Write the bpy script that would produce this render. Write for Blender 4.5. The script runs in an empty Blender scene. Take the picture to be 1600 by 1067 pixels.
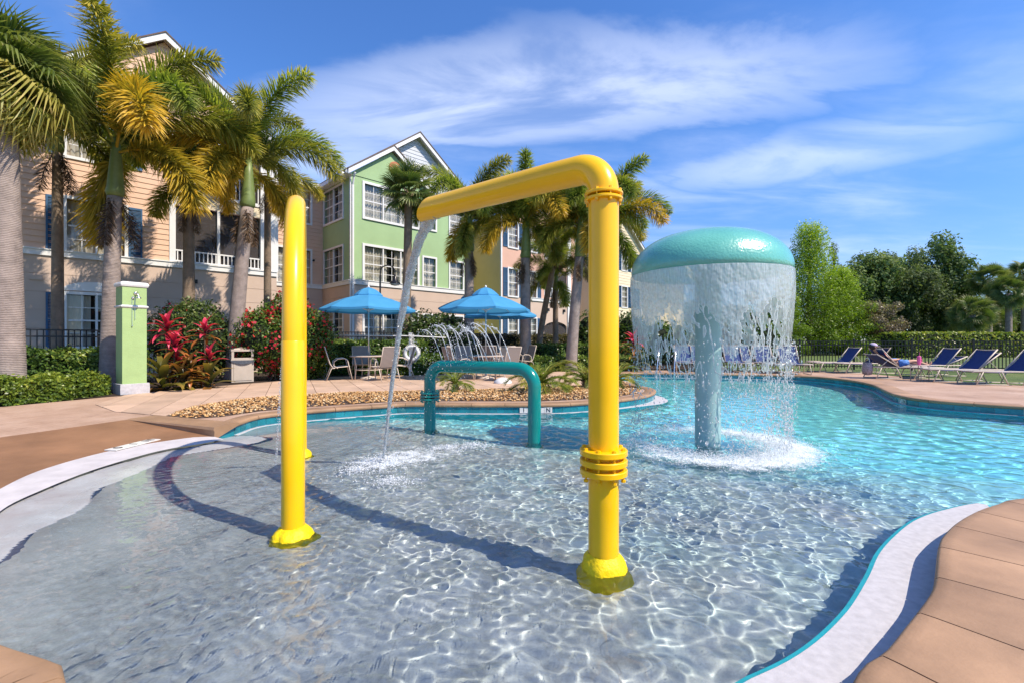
import bpy, bmesh, math, random
import numpy as np
from mathutils import Vector, Matrix, noise as mnoise
from mathutils.geometry import tessellate_polygon
R = math.radians; PI = math.pi
random.seed(7); np.random.seed(7)
sc = bpy.context.scene
col = sc.collection
# ------------------------------------------------------------------ camera
CAMH = 1.15; F = 711.0
cam = bpy.data.objects.new('camera', bpy.data.cameras.new('camera')); col.objects.link(cam)
cam.location = (0, 0, CAMH); cam.rotation_euler = (R(90), 0, 0)
cam.data.sensor_width = 36; cam.data.lens = 36 * F / 1600
cam.data.clip_start = 0.05; cam.data.clip_end = 3000
sc.camera = cam
# ------------------------------------------------------------------ sun and sky
SUN = Vector((.758, -.406, 1.0)).normalized()          # direction towards the sun
sl = bpy.data.lights.new('sun', 'SUN'); sl.energy = 4.9; sl.angle = R(.53); sl.color = (1, .88, .73)
sun = bpy.data.objects.new('sun', sl); col.objects.link(sun)
sun.rotation_euler = SUN.to_track_quat('Z', 'Y').to_euler(); sun.location = (20, -12, 30)
sl.cycles.is_caustics_light = True
w = bpy.data.worlds.new('World'); sc.world = w; w.use_nodes = True
def _world():
    nt = w.node_tree; N = nt.nodes; L = nt.links; N.clear()
    def nd(t, **k):
        n = N.new(t)
        for a, b in k.items(): setattr(n, a, b)
        return n
    sky = nd('ShaderNodeTexSky', sky_type='NISHITA', sun_disc=False, sun_elevation=math.asin(SUN.z),
             sun_rotation=math.atan2(SUN.x, SUN.y), altitude=0, air_density=1.0, dust_density=.15, ozone_density=3.5)
    hs = nd('ShaderNodeHueSaturation'); hs.inputs['Saturation'].default_value = 1.0; hs.inputs['Value'].default_value = 1.0
    tn = nd('ShaderNodeMix', data_type='RGBA', blend_type='MULTIPLY'); tn.inputs[0].default_value = 1; sp0 = nd('ShaderNodeTexCoord'); sz = nd('ShaderNodeSeparateXYZ'); L.new(sp0.outputs['Generated'], sz.inputs[0]); cr = nd('ShaderNodeValToRGB'); L.new(sz.outputs[2], cr.inputs[0]); L.new(cr.outputs[0], tn.inputs[7])
    for q,(p_,c_) in zip([cr.color_ramp.elements[0], cr.color_ramp.elements.new(.12), cr.color_ramp.elements.new(.32), cr.color_ramp.elements[-1]], ((0,(.56,.64,.80)),(.12,(.53,.68,.93)),(.32,(.52,.80,1.14)),(.75,(.52,.81,1.22)))): q.position = p_; q.color = (*c_,1)
    L.new(sky.outputs[0], tn.inputs[6]); L.new(tn.outputs[2], hs.inputs['Color'])
    geo = nd('ShaderNodeTexCoord'); sep = nd('ShaderNodeSeparateXYZ'); L.new(geo.outputs['Generated'], sep.inputs[0])
    def m(op, a, b=None, c=None):
        n = nd('ShaderNodeMath', operation=op)
        for i, v in enumerate((a, b, c)):
            if v is None: continue
            if isinstance(v, (int, float)): n.inputs[i].default_value = v
            else: L.new(v, n.inputs[i])
        return n.outputs[0]
    zz = m('MAXIMUM', sep.outputs[2], .04)
    z2 = m('ADD', zz, .12)
    cu = m('DIVIDE', sep.outputs[0], z2); cv = m('DIVIDE', sep.outputs[1], z2)
    cb = nd('ShaderNodeCombineXYZ'); L.new(cu, cb.inputs[0]); L.new(cv, cb.inputs[1])
    def cloud(scale, rot, sx, sy, lo, hi, det, dist, loc):
        mp = nd('ShaderNodeMapping'); L.new(cb.outputs[0], mp.inputs[0])
        mp.inputs['Rotation'].default_value = (0, 0, R(rot)); mp.inputs['Scale'].default_value = (sx, sy, 1); mp.inputs['Location'].default_value = loc
        n = nd('ShaderNodeTexNoise'); n.inputs['Scale'].default_value = scale; n.inputs['Detail'].default_value = det
        n.inputs['Roughness'].default_value = .58; n.inputs['Distortion'].default_value = dist
        L.new(mp.outputs[0], n.inputs[0])
        r = nd('ShaderNodeMapRange'); r.inputs[1].default_value = lo; r.inputs[2].default_value = hi; r.interpolation_type = 'SMOOTHSTEP'
        L.new(n.outputs[0], r.inputs[0]); return r.outputs[0]
    a = cloud(.50, 8, .75, 1.7, .40, .64, 9, .3, (2.6, .9, 0))
    b = cloud(1.8, 16, .65, 1.55, .33, .76, 13, .5, (.2, 4.1, 0))
    # a bank of cirrus lying to the north, thin veil elsewhere
    def bank(uc, vc, ru, rv, rot):
        cr_, sr_ = math.cos(rot), math.sin(rot)
        du = m('ADD', cu, -uc); dv = m('ADD', cv, -vc)
        a1 = m('DIVIDE', m('ADD', m('MULTIPLY', du, cr_), m('MULTIPLY', dv, sr_)), ru); a2 = m('DIVIDE', m('SUBTRACT', m('MULTIPLY', dv, cr_), m('MULTIPLY', du, sr_)), rv)
        r2 = m('ADD', m('MULTIPLY', a1, a1), m('MULTIPLY', a2, a2)); wn = m('MULTIPLY', m('SUBTRACT', b, .5), 1.5)
        mr = nd('ShaderNodeMapRange'); mr.interpolation_type = 'SMOOTHSTEP'; L.new(m('ADD', r2, wn), mr.inputs[0]); mr.inputs[1].default_value = 1.5; mr.inputs[2].default_value = .05; return mr.outputs[0]
    k1 = bank(.02, 1.50, .95, .27, -.16); k2 = bank(1.15, 1.80, .50, .22, -.5); k3 = bank(-.75, 1.85, .45, .35, -.2)
    kk = m('MAXIMUM', k1, m('MAXIMUM', m('MULTIPLY', k2, .6), m('MULTIPLY', k3, .6)))
    c = m('MULTIPLY', kk, m('ADD', m('MULTIPLY', b, .60), m('ADD', m('MULTIPLY', a, .22), .10)))
    c = m('MAXIMUM', c, m('MULTIPLY', m('MULTIPLY', a, b), .30))
    hz = nd('ShaderNodeMapRange'); hz.inputs[1].default_value = .0; hz.inputs[2].default_value = .14; L.new(sep.outputs[2], hz.inputs[0])
    c = m('MULTIPLY', c, hz.outputs[0])
    mix = nd('ShaderNodeMix', data_type='RGBA'); L.new(c, mix.inputs[0]); L.new(hs.outputs[0], mix.inputs[6])
    mix.inputs[7].default_value = (6.9, 7.3, 8.2, 1)
    bg = nd('ShaderNodeBackground'); bg.inputs[1].default_value = .145
    L.new(mix.outputs[2], bg.inputs[0])
    o = nd('ShaderNodeOutputWorld'); L.new(bg.outputs[0], o.inputs[0])
_world()
vs = sc.view_settings; sc.display_settings.display_device = 'sRGB'
vs.view_transform = 'Standard'; vs.look = 'None'; vs.exposure = 0.44; vs.gamma = 1; vs.use_curve_mapping = False
cy = sc.cycles
cy.max_bounces = 14; cy.transparent_max_bounces = 24; cy.transmission_bounces = 10; cy.glossy_bounces = 5; cy.diffuse_bounces = 4
cy.caustics_refractive = True; cy.caustics_reflective = False; cy.sample_clamp_indirect = 6
cy.use_denoising = True
# ------------------------------------------------------------------ helpers
def gp(px, py, z=0.0):
    """place on the level z that the photo pixel sees"""
    Y = (CAMH - z) * F / (py - 533.5)
    return ((px - 800) / F * Y, Y)
def at(px, py, Y):
    return Vector(((px - 800) / F * Y, Y, CAMH - (py - 533.5) / F * Y))
class MB:
    def __init__(s): s.v = []; s.f = []
    def add(s, vs, fs):
        o = len(s.v); s.v += [tuple(v) for v in vs]; s.f += [tuple(i + o for i in f) for f in fs]; return s
    def box(s, x0, x1, y0, y1, z0, z1, M=None):
        v = [Vector(p) for p in ((x0,y0,z0),(x1,y0,z0),(x1,y1,z0),(x0,y1,z0),(x0,y0,z1),(x1,y0,z1),(x1,y1,z1),(x0,y1,z1))]
        if M: v = [M @ p for p in v]
        return s.add(v, ((0,3,2,1),(4,5,6,7),(0,1,5,4),(1,2,6,5),(2,3,7,6),(3,0,4,7)))
    def tube(s, pts, rad, seg=8, cap=True, squash=1.0):
        pts = [Vector(p) for p in pts]; n = len(pts)
        if not hasattr(rad, '__len__'): rad = [rad] * n
        t0 = (pts[1] - pts[0]).normalized()
        up = Vector((0,0,1)) if abs(t0.z) < .9 else Vector((1,0,0))
        nrm = (up - t0 * up.dot(t0)).normalized()
        vs = []
        for i, p in enumerate(pts):
            t = ((pts[min(i+1,n-1)] - pts[max(i-1,0)])).normalized()
            nrm = (nrm - t * nrm.dot(t)).normalized(); b = t.cross(nrm)
            for k in range(seg):
                a = 2*PI*k/seg
                vs.append(p + (nrm*math.cos(a) + b*math.sin(a)*squash) * rad[i])
        fs = [(i*seg+k, i*seg+(k+1)%seg, (i+1)*seg+(k+1)%seg, (i+1)*seg+k) for i in range(n-1) for k in range(seg)]
        if cap: fs += [tuple(range(seg))[::-1], tuple((n-1)*seg+k for k in range(seg))]
        return s.add(vs, fs)
    def lathe(s, prof, c=(0,0,0), seg=24, capb=False, capt=False, M=None):
        n = len(prof); vs = []
        for r, z in prof:
            for k in range(seg):
                a = 2*PI*k/seg; p = Vector((c[0]+r*math.cos(a), c[1]+r*math.sin(a), c[2]+z))
                vs.append(M @ p if M else p)
        fs = [(i*seg+k, i*seg+(k+1)%seg, (i+1)*seg+(k+1)%seg, (i+1)*seg+k) for i in range(n-1) for k in range(seg)]
        if capb: fs.append(tuple(range(seg))[::-1])
        if capt: fs.append(tuple((n-1)*seg+k for k in range(seg)))
        return s.add(vs, fs)
    def prism(s, poly, z0, z1):
        n = len(poly)
        vs = [(x,y,z0) for x,y in poly] + [(x,y,z1) for x,y in poly]
        return s.add(vs, [tuple(range(n))[::-1], tuple(range(n,2*n))] + [(i,(i+1)%n,n+(i+1)%n,n+i) for i in range(n)])
    def mesh(s, name, smooth=False):
        me = bpy.data.meshes.new(name); me.from_pydata(s.v, [], s.f)
        if smooth: me.shade_smooth()
        me.update(); return me
    def build(s, name, mat, parent=None, smooth=False, **k):
        return link(name, s.mesh(name, smooth), mat, parent, **k)
def link(name, me, mat=None, parent=None, kind=None, loc=None, rz=0, label=None):
    o = bpy.data.objects.new(name, me); col.objects.link(o)
    if mat is not None and not me.materials: me.materials.append(mat)
    if parent: o.parent = parent
    if kind: o['kind'] = kind
    if label: o['label'] = label
    if loc is not None: o.location = loc
    if rz: o.rotation_euler = (0,0,rz)
    return o
def auto(o, ang=35):
    """smooth shading with sharp edges kept"""
    me = o.data; me.shade_smooth()
    try: me.set_sharp_from_angle(angle=R(ang))
    except Exception: pass
    return o
def thing(name, label, cat, loc=(0,0,0), rz=0, group=None):
    o = bpy.data.objects.new(name, None); col.objects.link(o); o.location = loc; o.rotation_euler = (0,0,rz)
    o.empty_display_size = .1
    return tag(o, label, cat, group)
def tag(o, label, cat, group=None):
    o['label'] = label; o['category'] = cat
    if group: o['group'] = group
    return o
def copy_tree(o, parent=None):
    c = o.copy(); col.objects.link(c)
    if parent: c.parent = parent
    for ch in list(o.children): copy_tree(ch, c)
    return c
def npmesh(name, V, Fq, smooth=False, attr=None):
    """V (n,3), Fq (m,k) arrays"""
    V = np.asarray(V, dtype=np.float32); Fq = np.asarray(Fq, dtype=np.int32); m, k = Fq.shape
    me = bpy.data.meshes.new(name); me.vertices.add(len(V)); me.vertices.foreach_set('co', V.ravel())
    me.loops.add(m*k); me.loops.foreach_set('vertex_index', Fq.ravel())
    me.polygons.add(m); me.polygons.foreach_set('loop_start', np.arange(0, m*k, k, dtype=np.int32))
    try: me.polygons.foreach_set('loop_total', np.full(m, k, dtype=np.int32))
    except Exception: pass
    if attr is not None:
        for an, av in attr.items():
            A = me.attributes.new(an, 'FLOAT', 'POINT'); A.data.foreach_set('value', np.asarray(av, dtype=np.float32))
    me.update(calc_edges=True)
    if smooth: me.shade_smooth()
    return me
def inpoly(x, y, poly):
    x = np.asarray(x); y = np.asarray(y); c = np.zeros(x.shape, bool); n = len(poly)
    for i in range(n):
        x1, y1 = poly[i]; x2, y2 = poly[(i+1) % n]
        if y1 == y2: continue
        k = ((y1 > y) != (y2 > y)) & (x < (x2-x1)*(y-y1)/(y2-y1)+x1)
        c ^= k
    return c
def distpath(x, y, path):
    d = np.full(np.shape(x), 1e9)
    for (x1,y1),(x2,y2) in zip(path[:-1], path[1:]):
        dx, dy = x2-x1, y2-y1; L2 = dx*dx+dy*dy+1e-12
        t = np.clip(((x-x1)*dx+(y-y1)*dy)/L2, 0, 1)
        d = np.minimum(d, np.hypot(x-x1-t*dx, y-y1-t*dy))
    return d
def smooth_path(pts, step=.06, closed=False):
    """Catmull-Rom through pts, resampled"""
    P = [Vector((p[0], p[1])) for p in pts]; n = len(P); out = []
    rng = range(n if closed else n-1)
    for i in rng:
        p0 = P[(i-1) % n] if closed or i > 0 else P[i]*2-P[i+1]
        p1 = P[i]; p2 = P[(i+1) % n]
        p3 = P[(i+2) % n] if closed or i+2 < n else P[i+1]*2-P[i]
        k = max(2, int((p2-p1).length/step))
        for j in range(k):
            t = j/k
            out.append(.5*((2*p1)+(p2-p0)*t+(2*p0-5*p1+4*p2-p3)*t*t+(3*p1-p0-3*p2+p3)*t**3))
    if not closed: out.append(P[-1])
    return [(p.x, p.y) for p in out]
def offset(path, d):
    """shift a polyline to its left by d"""
    P = [Vector(p) for p in path]; out = []; n = len(P)
    for i in range(n):
        t = (P[min(i+1,n-1)]-P[max(i-1,0)]).normalized(); nn = Vector((-t.y, t.x))
        q = P[i]+nn*d; out.append((q.x, q.y))
    return out
def sheet(name, loops, z, mat, kind='structure', parent=None, flip=False):
    vs = [[Vector((x,y,0)) for x,y in lp] for lp in loops]
    tris = tessellate_polygon(vs); flat = [v for lp in vs for v in lp]
    me = bpy.data.meshes.new(name); fs = []
    for t in tris:
        a,b,c = (flat[i] for i in t)
        fs.append(t if (b-a).cross(c-a).z > 0 else t[::-1])
    me.from_pydata([(v.x,v.y,z) for v in flat], [], fs); me.update()
    return link(name, me, mat, parent, kind=kind)
def loft(name, A, B, za, zb, mat, parent=None, kind=None, smooth=False):
    n = len(A); m = MB(); zf = lambda z,i: z[i] if hasattr(z,'__len__') else z
    m.add([(A[i][0],A[i][1],zf(za,i)) for i in range(n)]+[(B[i][0],B[i][1],zf(zb,i)) for i in range(n)], [(i,i+1,n+i+1,n+i) for i in range(n-1)])
    return m.build(name, mat, parent, smooth, kind=kind)
def resample(path, n):
    P = [Vector(p) for p in path]; L = [0]
    for a,b in zip(P[:-1],P[1:]): L.append(L[-1]+(b-a).length)
    out = []
    for i in range(n):
        s = L[-1]*i/(n-1); j = 0
        while j < len(L)-2 and L[j+1] < s: j += 1
        t = (s-L[j])/max(1e-9, L[j+1]-L[j]); q = P[j].lerp(P[j+1], min(1,max(0,t))); out.append((q.x,q.y))
    return out
def plen(path): return sum(math.dist(a,b) for a,b in zip(path[:-1],path[1:]))
# ------------------------------------------------------------------ materials
def nmat(name):
    m = bpy.data.materials.new(name); m.use_nodes = True
    nt = m.node_tree; b = nt.nodes['Principled BSDF']; return m, nt, b
def N_(nt, t, inp=None, **k):
    n = nt.nodes.new(t)
    for a, b in k.items(): setattr(n, a, b)
    for a, b in (inp or {}).items():
        if hasattr(b, 'is_output') or isinstance(b, bpy.types.NodeSocket): nt.links.new(b, n.inputs[a])
        else: n.inputs[a].default_value = b
    return n
def c4(c): return (c[0], c[1], c[2], 1)
def ramp(nt, fac, stops):
    r = nt.nodes.new('ShaderNodeValToRGB'); nt.links.new(fac, r.inputs[0]); e = r.color_ramp.elements
    while len(e) < len(stops): e.new(.5)
    for q, (p, c) in zip(e, stops): q.position = p; q.color = c4(c)
    return r.outputs[0]
def noise(nt, scale, det=5, rough=.55, vec=None, dist=0, co='Object'):
    if vec is None: vec = N_(nt, 'ShaderNodeTexCoord').outputs[co]
    return N_(nt, 'ShaderNodeTexNoise', {'Vector': vec, 'Scale': scale, 'Detail': det, 'Roughness': rough, 'Distortion': dist}).outputs[0]
def bumpn(nt, b, h, st, dist=.01, prev=None):
    i = {'Height': h, 'Strength': st, 'Distance': dist}
    if prev: i['Normal'] = prev
    n = N_(nt, 'ShaderNodeBump', i); nt.links.new(n.outputs[0], b.inputs['Normal']); return n.outputs[0]
def mott(name, c, var=.18, scale=6, rough=.7, bump=.25, bscale=60, bdist=.004, spec=.4, coat=0, fine=0, random_=0):
    """plain procedural material: base colour mottled by noise, fine relief"""
    m, nt, b = nmat(name)
    n1 = noise(nt, scale, 6, .6)
    lo = [max(0, x*(1-var)) for x in c]; hi = [min(1, x*(1+var)) for x in c]
    o = ramp(nt, n1, ((.3, lo), (.7, hi)))
    if random_:
        oi = N_(nt, 'ShaderNodeObjectInfo').outputs['Random']
        mr = N_(nt, 'ShaderNodeMapRange', {0: oi, 3: 1-random_, 4: 1+random_}).outputs[0]
        o = N_(nt, 'ShaderNodeVectorMath', {0: o, 'Scale': mr}, operation='SCALE').outputs[0]
    nt.links.new(o, b.inputs['Base Color'])
    b.inputs['Roughness'].default_value = rough; b.inputs['Specular IOR Level'].default_value = spec
    if coat: b.inputs['Coat Weight'].default_value = coat; b.inputs['Coat Roughness'].default_value = .06
    if bump: bumpn(nt, b, noise(nt, bscale, 4, .6), bump, bdist)
    return m
def metal(name, c, rough=.3):
    m, nt, b = nmat(name); b.inputs['Base Color'].default_value = c4(c); b.inputs['Metallic'].default_value = 1
    nt.links.new(N_(nt,'ShaderNodeMapRange',{0: noise(nt,30,4), 3: rough*.7, 4: rough*1.4}).outputs[0], b.inputs['Roughness']); return m
def leafmat(name, stops, attr='tip', trans=.34, rough=.42, rnd=.25, vscale=3.0):
    """leaf material: colour runs along the attribute, varies per piece, lets light through"""
    m, nt, b = nmat(name)
    if attr: fac = N_(nt, 'ShaderNodeAttribute', attribute_name=attr).outputs['Fac']
    else: fac = noise(nt, vscale, 3)
    oi = N_(nt, 'ShaderNodeObjectInfo').outputs['Random']
    n2 = noise(nt, vscale, 3)
    f = N_(nt, 'ShaderNodeMath', {0: fac, 1: N_(nt,'ShaderNodeMapRange',{0: n2, 1:.3, 2:.7, 3:-.22, 4:.22}).outputs[0]}, operation='ADD').outputs[0]
    f = N_(nt, 'ShaderNodeMath', {0: f, 1: N_(nt,'ShaderNodeMapRange',{0: oi, 3:-rnd, 4:rnd}).outputs[0]}, operation='ADD').outputs[0]
    o = ramp(nt, f, stops)
    nt.links.new(o, b.inputs['Base Color']); b.inputs['Roughness'].default_value = rough; b.inputs['Specular IOR Level'].default_value = .35
    tr = N_(nt, 'ShaderNodeBsdfTranslucent', {'Color': N_(nt,'ShaderNodeVectorMath',{0:o,1:(1.3,1.35,.7)},operation='MULTIPLY').outputs[0]})
    mx = N_(nt, 'ShaderNodeMixShader', {0: trans, 1: b.outputs[0], 2: tr.outputs[0]})
    nt.links.new(mx.outputs[0], nt.nodes['Material Output'].inputs[0]); return m
def fres(nt, normal=None, k=.04):
    """thin-surface reflectance, the same from both sides"""
    lw = N_(nt,'ShaderNodeLayerWeight',{'Blend':.5,**({'Normal':normal} if normal else {})}).outputs['Facing']
    p = N_(nt,'ShaderNodeMath',{0:lw,1:5.0},operation='POWER').outputs[0]
    return N_(nt,'ShaderNodeMath',{0:p,1:1-k,2:k},operation='MULTIPLY_ADD',use_clamp=True).outputs[0]
M = {}
M['deck'] = None
def deck_mat():
    m, nt, b = nmat('stamped_deck')
    tc = N_(nt, 'ShaderNodeTexCoord').outputs['Object']
    mp = N_(nt, 'ShaderNodeMapping', {'Vector': tc, 'Rotation': (0,0,R(26))}).outputs[0]
    o = ramp(nt, noise(nt, .9, 6, .65, mp), ((.3,(.36,.225,.145)),(.5,(.47,.31,.215)),(.72,(.56,.40,.295))))
    br = N_(nt, 'ShaderNodeTexBrick', {'Vector': mp, 'Scale': 3.3, 'Mortar Size': .012, 'Color1': (1,1,1,1), 'Color2': (.92,.92,.92,1), 'Mortar': (.8,.78,.75,1), 'Brick Width': .5, 'Row Height': .25})
    mu = N_(nt, 'ShaderNodeMix', {0: .75, 6: o, 7: br.outputs[0]}, data_type='RGBA', blend_type='MULTIPLY').outputs[2]
    sp = ramp(nt, noise(nt, 22, 4, .7, tc), ((.25,(.82,.8,.78)),(.6,(1,1,1))))
    mu = N_(nt, 'ShaderNodeMix', {0: .8, 6: mu, 7: sp}, data_type='RGBA', blend_type='MULTIPLY').outputs[2]
    st = ramp(nt, noise(nt, 1.4, 7, .75, tc, .6), ((.36,(.72,.70,.68)),(.46,(1,1,1))))
    mu = N_(nt, 'ShaderNodeMix', {0: .7, 6: mu, 7: st}, data_type='RGBA', blend_type='MULTIPLY').outputs[2]
    nt.links.new(mu, b.inputs['Base Color']); b.inputs['Roughness'].default_value = .75
    p = bumpn(nt, b, br.outputs['Fac'], -.35, .004)
    bumpn(nt, b, noise(nt, 45, 5, .6, tc), .35, .004, p); return m
M['deck'] = deck_mat()
M['slab'] = mott('deck_slab', (.50,.345,.24), .20, 1.3, .78, .4, 40, .004, random_=.10)
M['coping'] = mott('brown_coping', (.33,.20,.112), .24, 2.2, .62, .45, 60, .004, random_=.09)
M['ramp'] = mott('brown_ramp', (.25,.13,.065), .26, 1.3, .6, .35, 60, .004)
M['joint'] = mott('dark_joint', (.09,.06,.045), .2, 20, .9)
M['ledge'] = mott('white_plaster', (.46,.45,.465), .13, 22, .75, .5, 160, .003)
M['strip'] = mott('white_strip', (.52,.49,.485), .12, 6, .7, .3, 60, .003)
M['teal_tile'] = mott('teal_tile', (.012,.19,.235), .25, 5, .18, .08, 12, .003, spec=.6, random_=.2)
M['grout'] = mott('tile_grout', (.25,.33,.34), .15, 30, .8)
M['teal_paint'] = mott('teal_edge', (.01,.36,.42), .12, 9, .4)
M['yellow'] = mott('yellow_paint', (.88,.50,.0), .09, 1.7, .3, .06, 9, .003, spec=.4, coat=.22)
M['yellow_rough'] = mott('yellow_sealant', (.88,.62,.0), .14, 9, .5, .9, 26, .012)
M['teal'] = mott('teal_pipe_paint', (.0,.205,.18), .05, 3, .2, .05, 8, .003, coat=.5)
M['aqua_stem'] = mott('pale_aqua_paint', (.31,.48,.48), .06, 3, .35, .1, 20, .003, coat=.2)
def dome_mat():
    m, nt, b = nmat('dome_paint'); tc = N_(nt,'ShaderNodeTexCoord').outputs['Object']
    b.inputs['Base Color'].default_value = (.12,.48,.36,1); b.inputs['Roughness'].default_value = .3
    nt.links.new(ramp(nt, noise(nt, 3, 4, .5, tc), ((.3,(.11,.41,.33)),(.7,(.15,.50,.40)))), b.inputs['Base Color'])
    b.inputs['Coat Weight'].default_value = .8; b.inputs['Coat Roughness'].default_value = .1
    p = bumpn(nt, b, noise(nt, 38, 3, .5, tc), .55, .01); nt.links.new(p, b.inputs['Coat Normal']); return m
M['dome'] = dome_mat()
M['white'] = mott('white_paint', (.70,.70,.69), .04, 4, .45, .1, 30, .002)
M['black'] = mott('black_metal_paint', (.018,.018,.02), .2, 8, .35)
M['bronze'] = mott('lamp_black', (.012,.012,.013), .2, 8, .25)
M['steel'] = metal('brushed_steel', (.72,.73,.74), .22)
M['taupe_frame'] = mott('sand_metal_paint', (.60,.51,.42), .05, 6, .4)
M['mulch'] = mott('dark_mulch', (.045,.028,.018), .5, 30, .95, 1, 50, .03)
def grass_mat():
    m, nt, b = nmat('grass_ground'); tc = N_(nt,'ShaderNodeTexCoord').outputs['Object']
    nt.links.new(ramp(nt, noise(nt, .8, 8, .7, tc), ((.3,(.055,.095,.02)),(.5,(.10,.155,.03)),(.7,(.19,.21,.06)))), b.inputs['Base Color'])
    b.inputs['Roughness'].default_value = .9; bumpn(nt, b, noise(nt, 40, 5, .7, tc), 1, .04); return m
M['grass'] = grass_mat()
# ------------------------------------------------------------------ pool outline
WZ = -.17                                             # water level
near_edge = [gp(*p) for p in ((1353,1067),(1400,1025.6),(1431,985),(1450,960),(1470,929),(1475,907),(1479,854),(1487,838),(1506,819),(1537.5,800.6),(1569,790),(1597,782.5))]
near_edge = smooth_path([(-1.30,1.05),(-.7,.62),(.1,.60),(.75,1.08)] + near_edge + [(4.6,3.45),(6.2,3.7),(8.0,4.3),(9.1,5.6),(9.35,7.0)])
far_edge = smooth_path([gp(*p) for p in ((1600,635),(1520,630),(1440,623.5),(1400,616),(1381,608),(1365,601),(1335,594.5),(1290,589.5),(1250,587),(1180,585),(1120,584),(1060,583),(1000,582.5),(960,583))])
isl_edge = smooth_path([(3.55,15.2),(3.2,14.3),(3.1,13.4),(3.25,12.8)] + [gp(*p) for p in ((1002,603),(1017,606.5),(1023,610.5),(1012,617),(969,624),(910,629),(846,631.5),(719,631.5),(640,631),(594,633.5),(480,641.5),(407,649),(366,661))])
ISL_END = gp(335,668); RAMP_TOP = gp(200,655)
ramp_line = smooth_path([RAMP_TOP, gp(0,683), (-6.7,4.2), (-6.6,3.0), (-5.2,2.55), (-3.6,2.25)], .2)
near_left = smooth_path([(-3.6,2.25),(-1.88,1.674),(-1.607,1.583),(-1.42,1.35),(-1.30,1.05)], .08)
wedge = [isl_edge[-1], ISL_END, RAMP_TOP]
HOLE = near_edge + far_edge + isl_edge + wedge[1:] + ramp_line[1:] + near_left[1:-1]
strip_out = smooth_path([ISL_END, (-4.25,6.04),(-4.65,5.42),(-4.68,4.6),(-4.42,3.93),(-4.0,3.3),(-3.3,2.62),(-2.6,1.93)], .1)
strip_in = smooth_path([(-3.80,6.00),(-3.90,5.75),(-4.15,5.36),(-4.2,4.6),(-4.06,3.9),(-3.88,3.45),(-3.4,2.85),(-2.8,2.2),(-2.2,1.80)], .1)
NS = 60; strip_out = resample(strip_out, NS); strip_in = resample(strip_in, NS)
ledge_out = smooth_path([gp(x,y,-.13) for x,y in ((1156,1067),(1231,1032),(1281,997.5),(1319,960),(1337.5,935),(1359,897.5),(1375,863),(1400,835),(1431,811.6),(1475,796),(1537,785.6))] + [(3.5,3.26),(3.75,3.32)])
ledge_out = smooth_path([(-1.1,1.35),(-.6,1.0),(.1,.98),(.5,1.3)], .06) + ledge_out
# ground, deck
big = [(-260,-60),(260,-60),(260,420),(-260,420)]
sheet('ground', [big, HOLE[::-1]], -.03, M['grass'])
deck_poly = [(-9.0,-3),(14.5,-3),(14.5,8.6),(13.2,12.9),(12.2,17.4),(9.0,18.0),(5.0,18.2),(4.2,19.0),(1.8,17.4),(-1.0,16.6),(-5.9,14.7),(-7.2,12.2),(-8.2,10.95),(-8.45,9.6),(-8.98,8.35),(-9.8,7.5),(-14,5.2),(-14,-3)]
deck_poly = [(-14,-3),(14.5,-3)] + [(14.5,9.3),(12.9,13.2),(12.7,17.6),(9.0,18.1),(5.0,18.3),(1.8,17.4),(-1.0,16.6),(-5.9,14.8),(-7.2,12.4),(-8.15,10.6),(-8.35,9.7),(-9.0,8.05),(-10.5,6.9),(-14,5.4)]
def hole_grow(): return HOLE
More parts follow.
